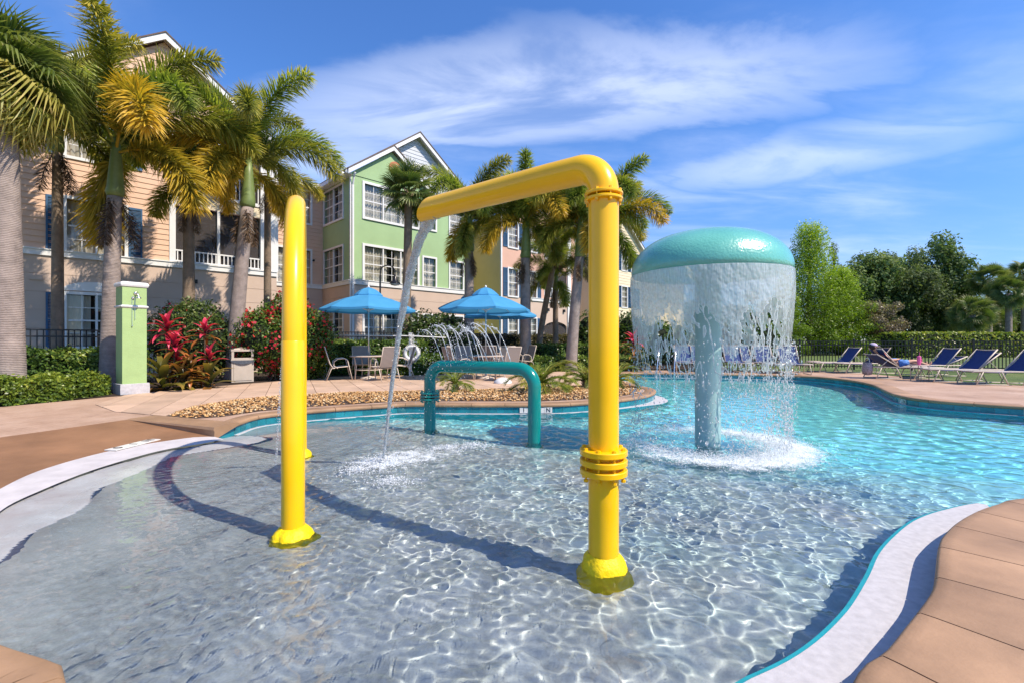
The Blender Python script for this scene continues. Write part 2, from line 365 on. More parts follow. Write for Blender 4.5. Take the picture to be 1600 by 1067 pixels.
# slabs in the terrace behind the island, one object per slab
ISL_BED = [gp(*p) for p in ((258,650),(300,636),(360,626),(430,619),(550,613),(700,610),(840,606),(930,602),(985,598.5))] + [(3.2,13.0),(2.95,13.6)]
terr = [(-7.6,8.3),(-6.5,7.45)] + [gp(*p) for p in ((258,650),(300,634),(360,625),(430,618),(550,612),(700,609),(840,605),(930,600),(984,596))] + [(2.9,13.6),(3.0,14.5),(3.4,15.4),(3.35,16.5)] + [(1.8,17.4),(-1.0,16.6),(-5.9,14.8),(-7.2,12.4),(-8.15,10.6),(-8.3,9.75)]
sheet('pool_deck', [deck_poly, HOLE[::-1]], .0, M['deck'])
sheet('terrace_bedding', [terr], .003, M['joint'])
def slabs():
    root = bpy.data.objects.new('terrace', None); col.objects.link(root); root['kind'] = 'structure'
    bm = bmesh.new(); me = bpy.data.meshes.new('t')
    vs = [Vector((x,y,0)) for x,y in terr]; tr = tessellate_polygon([vs])
    bv = [bm.verts.new(v) for v in vs]
    for t in tr:
        try: bm.faces.new([bv[i] for i in t])
        except ValueError: pass
    d = Vector((.436,-.9,0)).normalized(); n = Vector((.9,.436,0)).normalized()
    W, Lg = .5, 1.5
    for k in range(-40, 60):
        for ax, st in ((n, W), (d, Lg)):
            g = bm.verts[:]+bm.edges[:]+bm.faces[:]
            if abs(k*st) < 30: bmesh.ops.bisect_plane(bm, geom=g, plane_co=ax*(k*st), plane_no=ax)
    cells = {}
    for f in bm.faces:
        c = f.calc_center_median(); cells.setdefault((math.floor(c.dot(n)/W), math.floor(c.dot(d)/Lg)), []).append(f)
    g = .006
    for (i,j), fl in cells.items():
        idx = {}; V = []; Fc = []
        for f in fl:
            q = []
            for v in f.verts:
                if v not in idx:
                    a = min(max(v.co.dot(n), i*W+g), (i+1)*W-g); b_ = min(max(v.co.dot(d), j*Lg+g), (j+1)*Lg-g)
                    p = n*a+d*b_; idx[v] = len(V); V.append((p.x,p.y,0.002))
                q.append(idx[v])
            if (Vector(V[q[1]])-Vector(V[q[0]])).cross(Vector(V[q[2]])-Vector(V[q[1]])).z < 0: q = q[::-1]
            Fc.append(q)
        A = sum(f.calc_area() for f in fl)
        if A < .003: continue
        m = bpy.data.meshes.new('slab'); m.from_pydata(V, [], Fc)
        bm2 = bmesh.new(); bm2.from_mesh(m); bmesh.ops.remove_doubles(bm2, verts=bm2.verts[:], dist=.0005)
        r = bmesh.ops.extrude_face_region(bm2, geom=bm2.faces[:])
        tz = random.uniform(-.0015,.0015)
        for e in r['geom']:
            if isinstance(e, bmesh.types.BMVert): e.co.z = .010+tz
        bmesh.ops.recalc_face_normals(bm2, faces=bm2.faces[:])
        bm2.to_mesh(m); bm2.free(); link('slab', m, M['slab'], root)
    bm.free()
slabs()
# coping stones
cop = bpy.data.objects.new('pool_coping', None); col.objects.link(cop); cop['kind'] = 'structure'
def coping(path, L, wid, side, nose=.035, th=.06, z=.012):
    n = max(1, round(plen(path)/L)); tot = resample(path, n*6+1)
    prof = [(-nose+.02,-th),(-nose+.004,-th+.012),(-nose,-th/2),(-nose+.004,-.012),(-nose+.018,0),(.03,.002),(wid-.008,.002),(wid,-.004),(wid,-.03)]
    offs = [offset(tot, side*r) for r,_ in prof]
    for k in range(n):
        m = MB(); vs = []; ids = range(k*6, k*6+7); np_ = len(prof)
        for q, i in enumerate(ids):
            for j,(r,zz) in enumerate(prof):
                p = Vector(offs[j][i])
                if q in (0,6):
                    o2 = Vector(offs[j][i+1] if q == 0 else offs[j][i-1]); dd = (o2-p)
                    if dd.length > 1e-6: p = p+dd.normalized()*.004
                vs.append((p.x,p.y,z+zz))
        fs = [(q*np_+j,(q+1)*np_+j,(q+1)*np_+j+1,q*np_+j+1) for q in range(6) for j in range(np_-1)]
        fs += [tuple(range(np_)), tuple(6*np_+j for j in range(np_))[::-1]]
        if side < 0: fs = [f[::-1] for f in fs]
        m.add(vs, fs); o = m.build('coping_stone', M['coping'], cop); auto(o, 40)
coping(near_edge, .46, .62, -1)
coping(far_edge, .62, .34, -1)
coping(isl_edge, .62, .22, -1)
coping(near_left, .6, .5, -1)
loft('coping_bed', offset(near_edge,-.0), offset(near_edge,-.6), -.03, -.001, M['joint'], cop)
# ramp, its side wedge, strip
Nn = 40
rl = resample(ramp_line, Nn); so = resample(strip_out, Nn)
loft('entry_ramp', rl, so, .002, -.12, M['ramp'], None, 'structure')
wd = resample([ISL_END, RAMP_TOP], 12)
m = MB(); vs = []
for i,(x,y) in enumerate(wd):
    t = i/11
    dx, dy = Vector((RAMP_TOP[1]-ISL_END[1], -(RAMP_TOP[0]-ISL_END[0]))).normalized()   # towards the terrace
    if dy < 0: dx, dy = -dx, -dy
    zb = -.16*(1-t)-.001; zt = .013
    for r, z in ((0,zb),(-.0,-.05*(1-t)),(-.012,-.03*(1-t)),(0,zt-.006),(.03,zt),(.36,zt),(.36,-.02)):
        vs.append((x+dx*r, y+dy*r, z))
m.add(vs, [(i*7+j,i*7+j+1,(i+1)*7+j+1,(i+1)*7+j) for i in range(11) for j in range(6)]+[tuple(range(7))])
o = m.build('ramp_curb', M['coping'], cop); auto(o, 40)
zst = [-.12]*NS
loft('pool_edge_strip', strip_out, strip_in, -.118, -.132, M['strip'], None, 'structure')
# basin floor
basin = near_edge + far_edge + isl_edge + [ISL_END] + strip_in + [(-1.88,1.674)] + near_left[-14:-1]
SHORE = [(-3.8,6.0),(-3.9,5.75),(-4.15,5.36),(-4.2,4.6),(-4.06,3.9),(-3.88,3.45),(-3.6,2.9),(-3.4,2.4),(-3.1,1.7)]
def floor_z(x, y):
    d = distpath(x, y, SHORE)+.06*np.sin(y*2.3+x*1.1)+.05*np.sin(y*5.1-x*3.3)
    d = np.maximum(d, 0)
    z = -.157 - .042*np.minimum(d, 4.4)
    q = (.45*x + .893*y) - 4.75
    z2 = -.16*np.clip(q,0,1.6)**1.3 - .22*np.clip(q-1.6,0,3.4)
    q3 = np.clip(x-2.6,0,5); z2 = np.minimum(z2, -.12*q3)
    return np.maximum(z + z2, -.95)
def grid_floor():
    xs = np.arange(-6.2,10.2,.08); ys = np.arange(.5,16.9,.08); X,Y = np.meshgrid(xs,ys)
    Z = floor_z(X,Y)
    Z += .0025*np.sin(X*2.1+Y*1.3)+.002*np.sin(X*3.7-Y*4.1)
    ins = inpoly(X,Y,basin); nx = len(xs); ny = len(ys); I = np.arange(nx*ny).reshape(ny,nx)
    k = ins[:-1,:-1]|ins[1:,:-1]|ins[:-1,1:]|ins[1:,1:]
    Fq = np.stack([I[:-1,:-1][k],I[:-1,1:][k],I[1:,1:][k],I[1:,:-1][k]],1)
    me = npmesh('pool_floor', np.stack([X.ravel(),Y.ravel(),Z.ravel()],1), Fq, True)
    m, nt, b = nmat('pool_plaster'); tc = N_(nt,'ShaderNodeTexCoord').outputs['Object']
    sep = N_(nt,'ShaderNodeSeparateXYZ',{0:tc})
    g = ramp(nt, noise(nt,1.7,7,.68,tc,.4), ((.28,(.32,.35,.36)),(.5,(.43,.465,.475)),(.72,(.56,.58,.58))))
    sp = ramp(nt, noise(nt,70,3,.7,tc), ((.3,(.86,.86,.86)),(.65,(1.08,1.08,1.08))))
    g = N_(nt,'ShaderNodeMix',{0:1.0,6:g,7:sp},data_type='RGBA',blend_type='MULTIPLY').outputs[2]
    pink = N_(nt,'ShaderNodeMapRange',{0:N_(nt,'ShaderNodeMath',{0:sep.outputs[2],1:N_(nt,'ShaderNodeMapRange',{0:noise(nt,3,6,.7,tc,.5),1:.3,2:.7,3:-.022,4:.022}).outputs[0]},operation='ADD').outputs[0],1:-.19,2:-.135}).outputs[0]
    g = N_(nt,'ShaderNodeMix',{0:pink,6:g,7:(.335,.31,.305,1)},data_type='RGBA').outputs[2]
    # hairline cracks and patches of wear
    vo = N_(nt,'ShaderNodeTexVoronoi',{'Vector':N_(nt,'ShaderNodeVectorMath',{0:tc,1:N_(nt,'ShaderNodeTexNoise',{'Vector':tc,'Scale':2.0,'Detail':5}).outputs[1]},operation='ADD').outputs[0],'Scale':.8},feature='DISTANCE_TO_EDGE').outputs[0]
    ck = ramp(nt, vo, ((0,(.62,.6,.6)),(.007,(1,1,1))))
    g = N_(nt,'ShaderNodeMix',{0:.5,6:g,7:ck},data_type='RGBA',blend_type='MULTIPLY').outputs[2]
    sp2 = ramp(nt, noise(nt,1.1,4,.75,tc), ((.70,(0,0,0)),(.74,(1,1,1))))
    g = N_(nt,'ShaderNodeMix',{0:sp2,6:g,7:(.55,.50,.40,1)},data_type='RGBA').outputs[2]
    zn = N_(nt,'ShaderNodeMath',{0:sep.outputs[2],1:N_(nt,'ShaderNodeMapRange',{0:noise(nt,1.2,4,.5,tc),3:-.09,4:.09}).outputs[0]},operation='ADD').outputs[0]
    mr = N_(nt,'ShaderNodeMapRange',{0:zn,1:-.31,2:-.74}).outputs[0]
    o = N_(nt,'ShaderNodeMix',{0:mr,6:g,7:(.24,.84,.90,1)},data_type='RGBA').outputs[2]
    nt.links.new(o, b.inputs['Base Color'])
    nt.links.new(N_(nt,'ShaderNodeMapRange',{0:sep.outputs[2],1:-.17,2:-.145,3:.25,4:.55}).outputs[0], b.inputs['Roughness'])
    bumpn(nt,b,noise(nt,90,4,.6,tc),.35,.003)
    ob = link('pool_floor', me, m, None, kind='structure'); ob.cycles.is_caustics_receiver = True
grid_floor()
# walls of the basin: rendered wall plus single tiles at the waterline
wl = bpy.data.objects.new('pool_wall', None); col.objects.link(wl); wl['kind'] = 'structure'
M['pool_wall'] = mott('pool_wall_plaster', (.22,.58,.66), .1, 3, .6)
def riser(path, tilew, side=1, ztop=-.05, zt=-.155, tiles=True):
    A = offset(path, -side*.002)
    o = loft('wall_face', A, A, ztop, -1.3, M['pool_wall'], wl)
    o.cycles.is_caustics_receiver = True
    if not tiles: 
        loft('tile_band', offset(path, side*.004), offset(path, side*.004), ztop, zt, M['teal_tile'], wl); return
    n = max(1, round(plen(path)/tilew)); P = resample(path, n+1)
    loft('grout_band', offset(P, side*.001), offset(P, side*.001), ztop, zt, M['grout'], wl)
    for k in range(n):
        a = Vector(P[k]); b_ = Vector(P[k+1]); t = (b_-a).normalized(); nn = Vector((-t.y,t.x))*side
        a2 = a+t*.0025; b2 = b_-t*.0025
        m = MB(); m.prism([(a2+nn*.0)[:], (b2+nn*.0)[:], (b2+nn*.007)[:], (a2+nn*.007)[:]], zt+.002, ztop-.004)
        m.build('tile', M['teal_tile'], wl)
riser(isl_edge, .152, 1, -.045, -.15)
riser(far_edge, .18, 1, -.05, -.155)
riser(near_edge, .15, 1, -.05, -.155, tiles=False)
riser(near_left, .15, 1, -.05, -.2, tiles=False)
# tile band at the end of the island
e0 = isl_edge[-1]; ee = [e0, ISL_END]
loft('end_face', ee, ee, -.04, -.3, M['teal_tile'], wl)
# ledges: near white ledge, island step
lo_ = resample(ledge_out, 90)
li_ = []
for (x,y) in lo_:
    d = [(math.dist((x,y),p),p) for p in near_edge]; li_.append(min(d)[1])
lin = resample([p for p in near_edge if (p[0] > -1.31) and not (p[0] > 3.9 and p[1] > 3)], 90)
led = bpy.data.objects.new('pool_ledge', None); col.objects.link(led); led['kind'] = 'structure'
sheet('ledge_top', [lo_ + lin[::-1]], -.13, M['ledge'], None, led)
loft('ledge_edge', lo_, offset(lo_, .022), -.1295, -.137, M['teal_paint'], led)
o = loft('ledge_side', offset(lo_,.022), offset(lo_,.022), -.137, -1.0, M['teal_paint'], led); o.cycles.is_caustics_receiver = True
ip = isl_edge; n = len(ip); wds = []
for i,p in enumerate(ip):
    dd = math.dist(p, gp(1020,614)); wds.append(.055+.26*math.exp(-(dd/.9)**2) if p[0] > .2 or True else .05)
P = [Vector(p) for p in ip]; outp = []
for i in range(n):
    t = (P[min(i+1,n-1)]-P[max(i-1,0)]).normalized(); nn = Vector((-t.y,t.x)); q = P[i]+nn*wds[i]; outp.append((q.x,q.y))
stp = bpy.data.objects.new('island_step', None); col.objects.link(stp); stp['kind'] = 'structure'
loft('step_top', ip, outp, -.162, -.168, M['ledge'], stp)
o = loft('step_side', outp, outp, -.168, -.6, M['teal_paint'], stp); o.cycles.is_caustics_receiver = True
fl = far_edge; outf = offset(fl, .07)
loft('step_top', fl, outf, -.157, -.161, M['ledge'], stp); loft('step_side', outf, outf, -.161, -.5, M['teal_paint'], stp)
# widened white step where the far edge bends
bs = [p for p in far_edge if 8.3 < p[0] < 10.2 and 9.8 < p[1] < 13.5]
# ------------------------------------------------------------------ water
def waves(X, Y, lo, ratio, n, rms, seed):
    rng = np.random.RandomState(seed); Z = np.zeros_like(X); a = rms/math.sqrt(n/2)
    for i in range(n):
        lam = lo*ratio**rng.rand(); k = 2*PI/lam
        th = rng.normal(.5, 1.1) if rng.rand() < .5 else rng.rand()*2*PI
        wob = .5*np.sin(X*rng.uniform(.8,2.4)+rng.rand()*6)+.5*np.sin(Y*rng.uniform(.8,2.4)+rng.rand()*6)
        Z += (a/k)*np.sin(k*(math.cos(th)*X+math.sin(th)*Y)+rng.rand()*6.28+1.6*wob)
    return Z
def axis(lo, hi, c0, c1, h, grow, hmax=.12):
    out = [c0]; s = c0
    while s < c1: s += h; out.append(s)
    st = h
    while s < hi: st = min(hmax, st*grow); s += st; out.append(s)
    s = c0; st = h; left = []
    while s > lo: st = min(hmax, st*grow); s -= st; left.append(s)
    return np.array(left[::-1]+out)
def water():
    xs = axis(-5.0, 9.9, -2.6, 3.3, .0115, 1.02, .05); ys = axis(.6, 16.8, 1.4, 4.9, .0115, 1.012, .07)
    X,Y = np.meshgrid(xs,ys); ny,nx = X.shape
    dep = np.maximum(WZ-floor_z(X,Y), 0)
    far = np.interp(Y,[0,4.4,7,12],[1.0,1.0,.6,.5])*np.interp(X,[2.5,5],[1,.6])
    Z = WZ + far*(waves(X,Y,.13,3.4,40,.14,3)*np.clip(dep/.14,.02,1) + waves(X,Y,.055,2.2,46,.15,8)*(.80+.38*np.sin(X*1.7+.8*np.sin(Y*1.3))*np.sin(Y*1.9+X*.6+.7*np.sin(X*2.3)))*np.clip(dep/.05,.03,1)*np.interp(dep,[0,.1,.3],[1,1,.75]))
    I = np.arange(nx*ny).reshape(ny,nx)
    ins = inpoly(X,Y,basin) & (floor_z(X,Y) < WZ-.004)
    k = ins[:-1,:-1]|ins[1:,:-1]|ins[:-1,1:]|ins[1:,1:]
    Fq = np.stack([I[:-1,:-1][k],I[:-1,1:][k],I[1:,1:][k],I[1:,:-1][k]],1)
    used = np.zeros(nx*ny,bool); used[Fq.ravel()] = True; mp = np.cumsum(used)-1
    V = np.stack([X.ravel(),Y.ravel(),Z.ravel()],1)[used]
    me = npmesh('water', V, mp[Fq], True)
    m, nt, b = nmat('pool_water')
    g = N_(nt,'ShaderNodeBsdfRefraction',{'Color':(.86,.965,.985,1),'Roughness':0,'IOR':1.333})
    gl = N_(nt,'ShaderNodeBsdfGlossy',{'Color':(1,1,1,1),'Roughness':.03})
    fr = N_(nt,'ShaderNodeFresnel',{'IOR':1.333})
    mx = N_(nt,'ShaderNodeMixShader',{0:fr.outputs[0],1:g.outputs[0],2:gl.outputs[0]})
    b.inputs['Base Color'].default_value = (.9,.975,.985,1); b.inputs['Roughness'].default_value = 0
    b.inputs['Transmission Weight'].default_value = 1; b.inputs['IOR'].default_value = 1.333
    ob = link('water', me, m, None, kind='structure'); ob.cycles.is_caustics_caster = True
    return ob
water()
# ------------------------------------------------------------------ splash features
def flange(parent, c, r, th, mat, bolts=8, br=.011, r_b=None, name='flange', both=True):
    m = MB(); m.lathe([(r*.6,-th/2),(r-.004,-th/2),(r,-th/2+.004),(r,th/2-.004),(r-.004,th/2),(r*.6,th/2)], c, 32)
    o = m.build(name, mat, parent); auto(o, 40)
    return o
def bolt(parent, x, y, z0, z1, mat, r=.011):
    m = MB(); m.lathe([(r*.6,z0),(r*.6,z1)],(x,y,0),8,True,True); m.lathe([(r*1.25,z0+.002),(r*1.25,z0+.016)],(x,y,0),6,True,True); m.lathe([(r*1.25,z1-.016),(r*1.25,z1-.002)],(x,y,0),6,True,True)
    return m.build('bolt', mat, parent)
def collar(parent, x, y, z, r, h, mat, name='base_collar', seed=1):
    m = MB(); rows = 9; seg = 44; vs = []
    for i in range(rows):
        t = i/(rows-1)
        for k in range(seg):
            a = 2*PI*k/seg
            nz = mnoise.noise(Vector((math.cos(a)*2.2+seed, math.sin(a)*2.2, t*2)))
            n2 = mnoise.noise(Vector((math.cos(a)*6+seed, math.sin(a)*6, t*7)))
            rr = r[0]+(r[1]-r[0])*max(0,1-t)**.5*(1+.28*nz)+.010*n2; zz = z+h*(t**1.15)+.010*n2*math.sin(PI*t)
            vs.append((x+rr*math.cos(a), y+rr*math.sin(a), zz))
    m.add(vs, [(i*seg+k, i*seg+(k+1)%seg,(i+1)*seg+(k+1)%seg,(i+1)*seg+k) for i in range(rows-1) for k in range(seg)])
    o = m.build(name, mat, parent, True); return o
def fz(x, y): return float(floor_z(np.array([x]), np.array([y]))[0])
# --- big yellow spout
AX, AY = .537, 2.67; ra = .088
T = thing('water_spout', 'tall yellow bent pipe pouring a stream of water into the pool', 'water spout', (AX,AY,0))
end = Vector((-.70,3.75,2.235))-Vector((AX,AY,0)); el = 2.19; rb = .17
hd = Vector((end.x,end.y,0)).normalized(); slope = (end.z-el)/Vector((end.x,end.y)).length
zc = 1.15-(720-533.5)/F*AY
m = MB(); m.tube([(0,0,-.45),(0,0,-.2),(0,0,zc-.01)], ra, 40); o = m.build('lower_post', M['yellow'], T); auto(o)
zf = 1.15+(533.5-308)/F*AY                                # upper flange height
m = MB(); m.tube([(0,0,zc+.01),(0,0,1.2),(0,0,zf-.012)], ra, 40); o = m.build('upper_post', M['yellow'], T); auto(o)
m = MB(); pp = [Vector((0,0,zf+.012)), Vector((0,0,el-rb))]
for i in range(1,15):
    a = PI/2*i/14; pp.append(Vector((0,0,el-rb)) + hd*(rb-rb*math.cos(a)) + Vector((0,0,rb*math.sin(a))))
L_ = Vector((end.x,end.y)).length
pp += [hd*(rb+(L_-rb)*t)+Vector((0,0,el+slope*(rb+(L_-rb)*t))) for t in (.15,.4,.7,.9,1.0)]
m.tube(pp, ra, 40, cap=False)
# slanted cut at the mouth: longer on top
nv = 40
for k in range(nv):
    i = len(m.v)-nv+k; v = Vector(m.v[i]); dz = (v.z-(el+slope*L_))/ra; m.v[i] = tuple(v + hd*(-.075*dz))
m2 = MB(); m2.tube(pp[-4:], ra-.008, 40, cap=False)
for k in range(nv):
    i = len(m2.v)-nv+k; v = Vector(m2.v[i]); dz = (v.z-(el+slope*L_))/ra; m2.v[i] = tuple(v + hd*(-.075*dz))
i0 = len(m.v); ringo = list(range(len(m.v)-nv, len(m.v))); m.add(m2.v, [f[::-1] for f in m2.f]); ringi = list(range(len(m.v)-nv, len(m.v)))
m.f += [(ringo[k], ringo[(k+1)%nv], ringi[(k+1)%nv], ringi[k]) for k in range(nv)]
o = m.build('spout_arm', M['yellow'], T); auto(o, 50)
for z in (zf-.02, zf+.012): flange(T, (0,0,z), .112, .018, M['yellow'])
for k in range(8):
    a = 2*PI*k/8+.2; bolt(T, .100*math.cos(a), .100*math.sin(a), zf-.045, zf+.034, M['yellow'], .008)
for dz in (-.062, 0.0, .062): flange(T, (0,0,zc+dz*.92), .138, .034, M['yellow'])
for k in range(8):
    a = 2*PI*k/8+.35; bolt(T, .116*math.cos(a), .116*math.sin(a), zc-.11, zc+.088, M['yellow'], .011)
collar(T, 0, 0, fz(AX,AY)-.01, (.09,.165), -.075-fz(AX,AY), M['yellow_rough'])
# --- yellow arch seen almost edge on
B0 = Vector((-1.496,3.11)); B1 = Vector((-2.45,5.26)); rB = .071
T = thing('spray_arch', 'tall slim yellow hoop arch dripping water, seen almost edge on', 'spray arch', (B0.x,B0.y,0))
d_ = (B1-B0); half = d_.length/2; dv = Vector((d_.x,d_.y,0)).normalized(); zt = 2.37
pp = [Vector((0,0,-.4)), Vector((0,0,.4)), Vector((0,0,.9)), Vector((0,0,zt-half))]
for i in range(1,32):
    a = PI*i/32; pp.append(Vector((0,0,zt-half))+dv*(half-half*math.cos(a))+Vector((0,0,half*math.sin(a))))
pp += [dv*2*half+Vector((0,0,z)) for z in (zt-half,.6,-.4)]
m = MB(); m.tube(pp, rB, 36); o = m.build('arch_pipe', M['yellow'], T); auto(o)
zj = 1.15
m = MB(); m.lathe([(rB+.001,-.4),(rB+.0035,-.39),(rB+.0035,zj),(rB+.001,zj+.004)],(0,0,0),36); o = m.build('sleeve', M['yellow'], T); auto(o)
for t in (.3,.5,.7):
    a = PI*t; p = Vector((0,0,zt-half))+dv*(half-(half-rB)*math.cos(a))+Vector((0,0,(half-rB)*math.sin(a)))
    m = MB(); m.tube([p+Vector((0,0,.02)), p-Vector((0,0,.05))], .018, 12); m.build('nozzle', M['yellow'], T)
collar(T, 0, 0, fz(*B0)-.01, (.072,.165), -.095-fz(*B0), M['yellow_rough'], seed=4)
collar(T, d_.x, d_.y, fz(*B1)-.01, (.072,.15), -.08-fz(*B1), M['yellow_rough'], seed=9)
# --- low teal arch with a row of jets
C0 = Vector((-1.24,6.87)); C1 = Vector((.295,6.0)); rC = .087
T = thing('spray_arch', 'low teal pipe arch with a row of water jets rising from its top', 'spray arch', (C0.x,C0.y,0))
d_ = C1-C0; Lc = d_.length; dv = Vector((d_.x,d_.y,0)).normalized(); zt = .79; rr = .24
TEAL_DV = dv.copy(); zt_c = zt; Lc_ = Lc
zfl = .335
m = MB(); m.tube([(0,0,-.5),(0,0,0),(0,0,zfl-.045)], rC, 36); o = m.build('lower_post', M['teal'], T); auto(o)
pp = [Vector((0,0,zfl+.045)), Vector((0,0,zt-rr))]
for i in range(1,13): a = PI/2*i/12; pp.append(Vector((0,0,zt-rr))+dv*(rr-rr*math.cos(a))+Vector((0,0,rr*math.sin(a))))
pp.append(dv*Lc/2+Vector((0,0,zt)))
for i in range(0,13): a = PI/2*i/12; pp.append(dv*(Lc-rr)+Vector((0,0,zt-rr))+dv*(rr*math.sin(a))+Vector((0,0,rr*math.cos(a))))
pp += [dv*Lc+Vector((0,0,z)) for z in (.2,-.5)]
m = MB(); m.tube(pp, rC, 36); o = m.build('arch_pipe', M['teal'], T); auto(o)
for dz in (-.045,0,.045): flange(T, (0,0,zfl+dz), .15, .026, M['teal'])
for k in range(8): a = 2*PI*k/8; bolt(T, .128*math.cos(a), .128*math.sin(a), zfl-.095, zfl+.085, M['teal'], .013)
collar(T, 0, 0, fz(*C0)-.02, (.085,.13), .25, M['teal'], seed=2); collar(T, d_.x, d_.y, fz(*C1)-.02, (.085,.13), .2, M['teal'], seed=7)
# spiral rib wound round the top pipe
m = MB(); 
for k in range(28):
    t0 = .30+ (Lc-.62)*k/28
    q = [dv*(t0+.085*j/8)+Vector((0,0,zt))+ (Vector((0,0,1))*math.cos(-.9+1.9*j/8)+Vector((-dv.y,dv.x,0))*math.sin(-.9+1.9*j/8))*(rC+.0005) for j in range(9)]
    m.tube(q, .0035, 5)
m.build('spiral_rib', M['teal'], T)
# --- mushroom
MX, MY = 2.53, 5.88; RM = .957; zr = 2.0
T = thing('water_mushroom', 'big teal mushroom fountain on a pale stem with a curtain of falling water', 'mushroom fountain', (MX,MY,0))
m = MB(); m.tube([(0,0,-1.2),(0,0,.5),(0,0,2.2)], .157, 40); o = m.build('stem', M['aqua_stem'], T); auto(o)
prof = [(.02,zr+.02),(RM-.12,zr-.01),(RM-.02,zr-.005),(RM-.003,zr+.02)]
for i in range(1,26):
    a = i/25*PI/2; c_, s_ = math.cos(a), math.sin(a)
    prof.append((RM*max(0,c_)**.82+.0001, zr+.03+.53*s_**.95))
m = MB(); m.lathe(prof, (0,0,0), 96); o = m.build('cap', M['dome'], T); auto(o, 60)
m = MB(); m.lathe([(.17,zr+.535),(.165,zr+.56),(.13,zr+.572),(.001,zr+.574)], (0,0,0), 32); o = m.build('top_plate', M['black'], T); auto(o)
# ------------------------------------------------------------------ moving water
def water_white(name, trans=.75, white=(.82,.90,.95), gl=.25, bump=60):
    m, nt, b = nmat(name); tc = N_(nt,'ShaderNodeTexCoord').outputs['Object']
    h = noise(nt, bump, 3, .6, tc)
    bp = N_(nt,'ShaderNodeBump',{'Height':h,'Strength':.9,'Distance':.02}).outputs[0]
    d = N_(nt,'ShaderNodeBsdfDiffuse',{'Color':c4(white),'Normal':bp}); t = N_(nt,'ShaderNodeBsdfTransparent')
    tl = N_(nt,'ShaderNodeBsdfTranslucent',{'Color':c4(white)})
    d2 = N_(nt,'ShaderNodeMixShader',{0:.45,1:d.outputs[0],2:tl.outputs[0]})
    g = N_(nt,'ShaderNodeBsdfGlossy',{'Roughness':.08,'Normal':bp})
    f = N_(nt,'ShaderNodeMapRange',{0:h,1:.35,2:.65,3:min(1,trans+.22),4:max(0,trans-.22)}).outputs[0]
    a = N_(nt,'ShaderNodeMixShader',{0:f,1:d2.outputs[0],2:t.outputs[0]})
    lw = fres(nt, bp)
    fm = N_(nt,'ShaderNodeMath',{0:lw,1:gl},operation='ADD',use_clamp=True)
    o = N_(nt,'ShaderNodeMixShader',{0:fm.outputs[0],1:a.outputs[0],2:g.outputs[0]})
    nt.links.new(o.outputs[0], nt.nodes['Material Output'].inputs[0]); return m
M['sheet'] = water_white('falling_water_sheet', .48, (.62,.70,.73), .06, 22)
M['drops'] = water_white('water_drops', .35, (.86,.93,.98), .3, 50)
M['foam'] = water_white('water_foam', .22, (.92,.96,.99), .08, 90)
def clear_water(name, bump=40):
    m, nt, b = nmat(name); b.inputs['Base Color'].default_value = (.93,.98,1,1); b.inputs['Roughness'].default_value = .02
    b.inputs['Transmission Weight'].default_value = 1; b.inputs['IOR'].default_value = 1.333
    bumpn(nt, b, noise(nt, bump, 3, .6), .5, .01); return m
def foam_mat():
    m, nt, b = nmat('water_foam'); d = N_(nt,'ShaderNodeBsdfDiffuse',{'Color':(.93,.96,.98,1)}); t = N_(nt,'ShaderNodeBsdfTranslucent',{'Color':(.93,.96,.98,1)})
    o = N_(nt,'ShaderNodeMixShader',{0:.4,1:d.outputs[0],2:t.outputs[0]}); nt.links.new(o.outputs[0], nt.nodes['Material Output'].inputs[0]); return m
M['stream'] = water_white('pouring_water', .58, (.88,.94,.96), .10, 26); M['foam'] = foam_mat(); M['jet'] = clear_water('jet_water', 60)
M['drops'] = water_white('water_drops', .12, (.93,.96,.98), .02, 50)
OCT = np.array([(1,0,0),(-1,0,0),(0,1,0),(0,-1,0),(0,0,1),(0,0,-1)],float)
OCF = np.array([(0,2,4),(2,1,4),(1,3,4),(3,0,4),(2,0,5),(1,2,5),(3,1,5),(0,3,5)])
def drops(name, P, S, mat, label, cat, kind='stuff', parent=None, stretch=None):
    """P (n,3) centres, S (n) radii"""
    P = np.asarray(P); S = np.asarray(S); n = len(P)
    st = np.ones((n,3)) if stretch is None else np.asarray(stretch)
    V = P[:,None,:]+OCT[None]*S[:,None,None]*st[:,None,:]
    Fq = (OCF[None]+(np.arange(n)*6)[:,None,None]).reshape(-1,3)
    me = npmesh(name, V.reshape(-1,3), Fq, True)
    o = link(name, me, mat, parent, kind=kind)
    if label: o['label'] = label; 
    if cat: o['category'] = cat
    return o
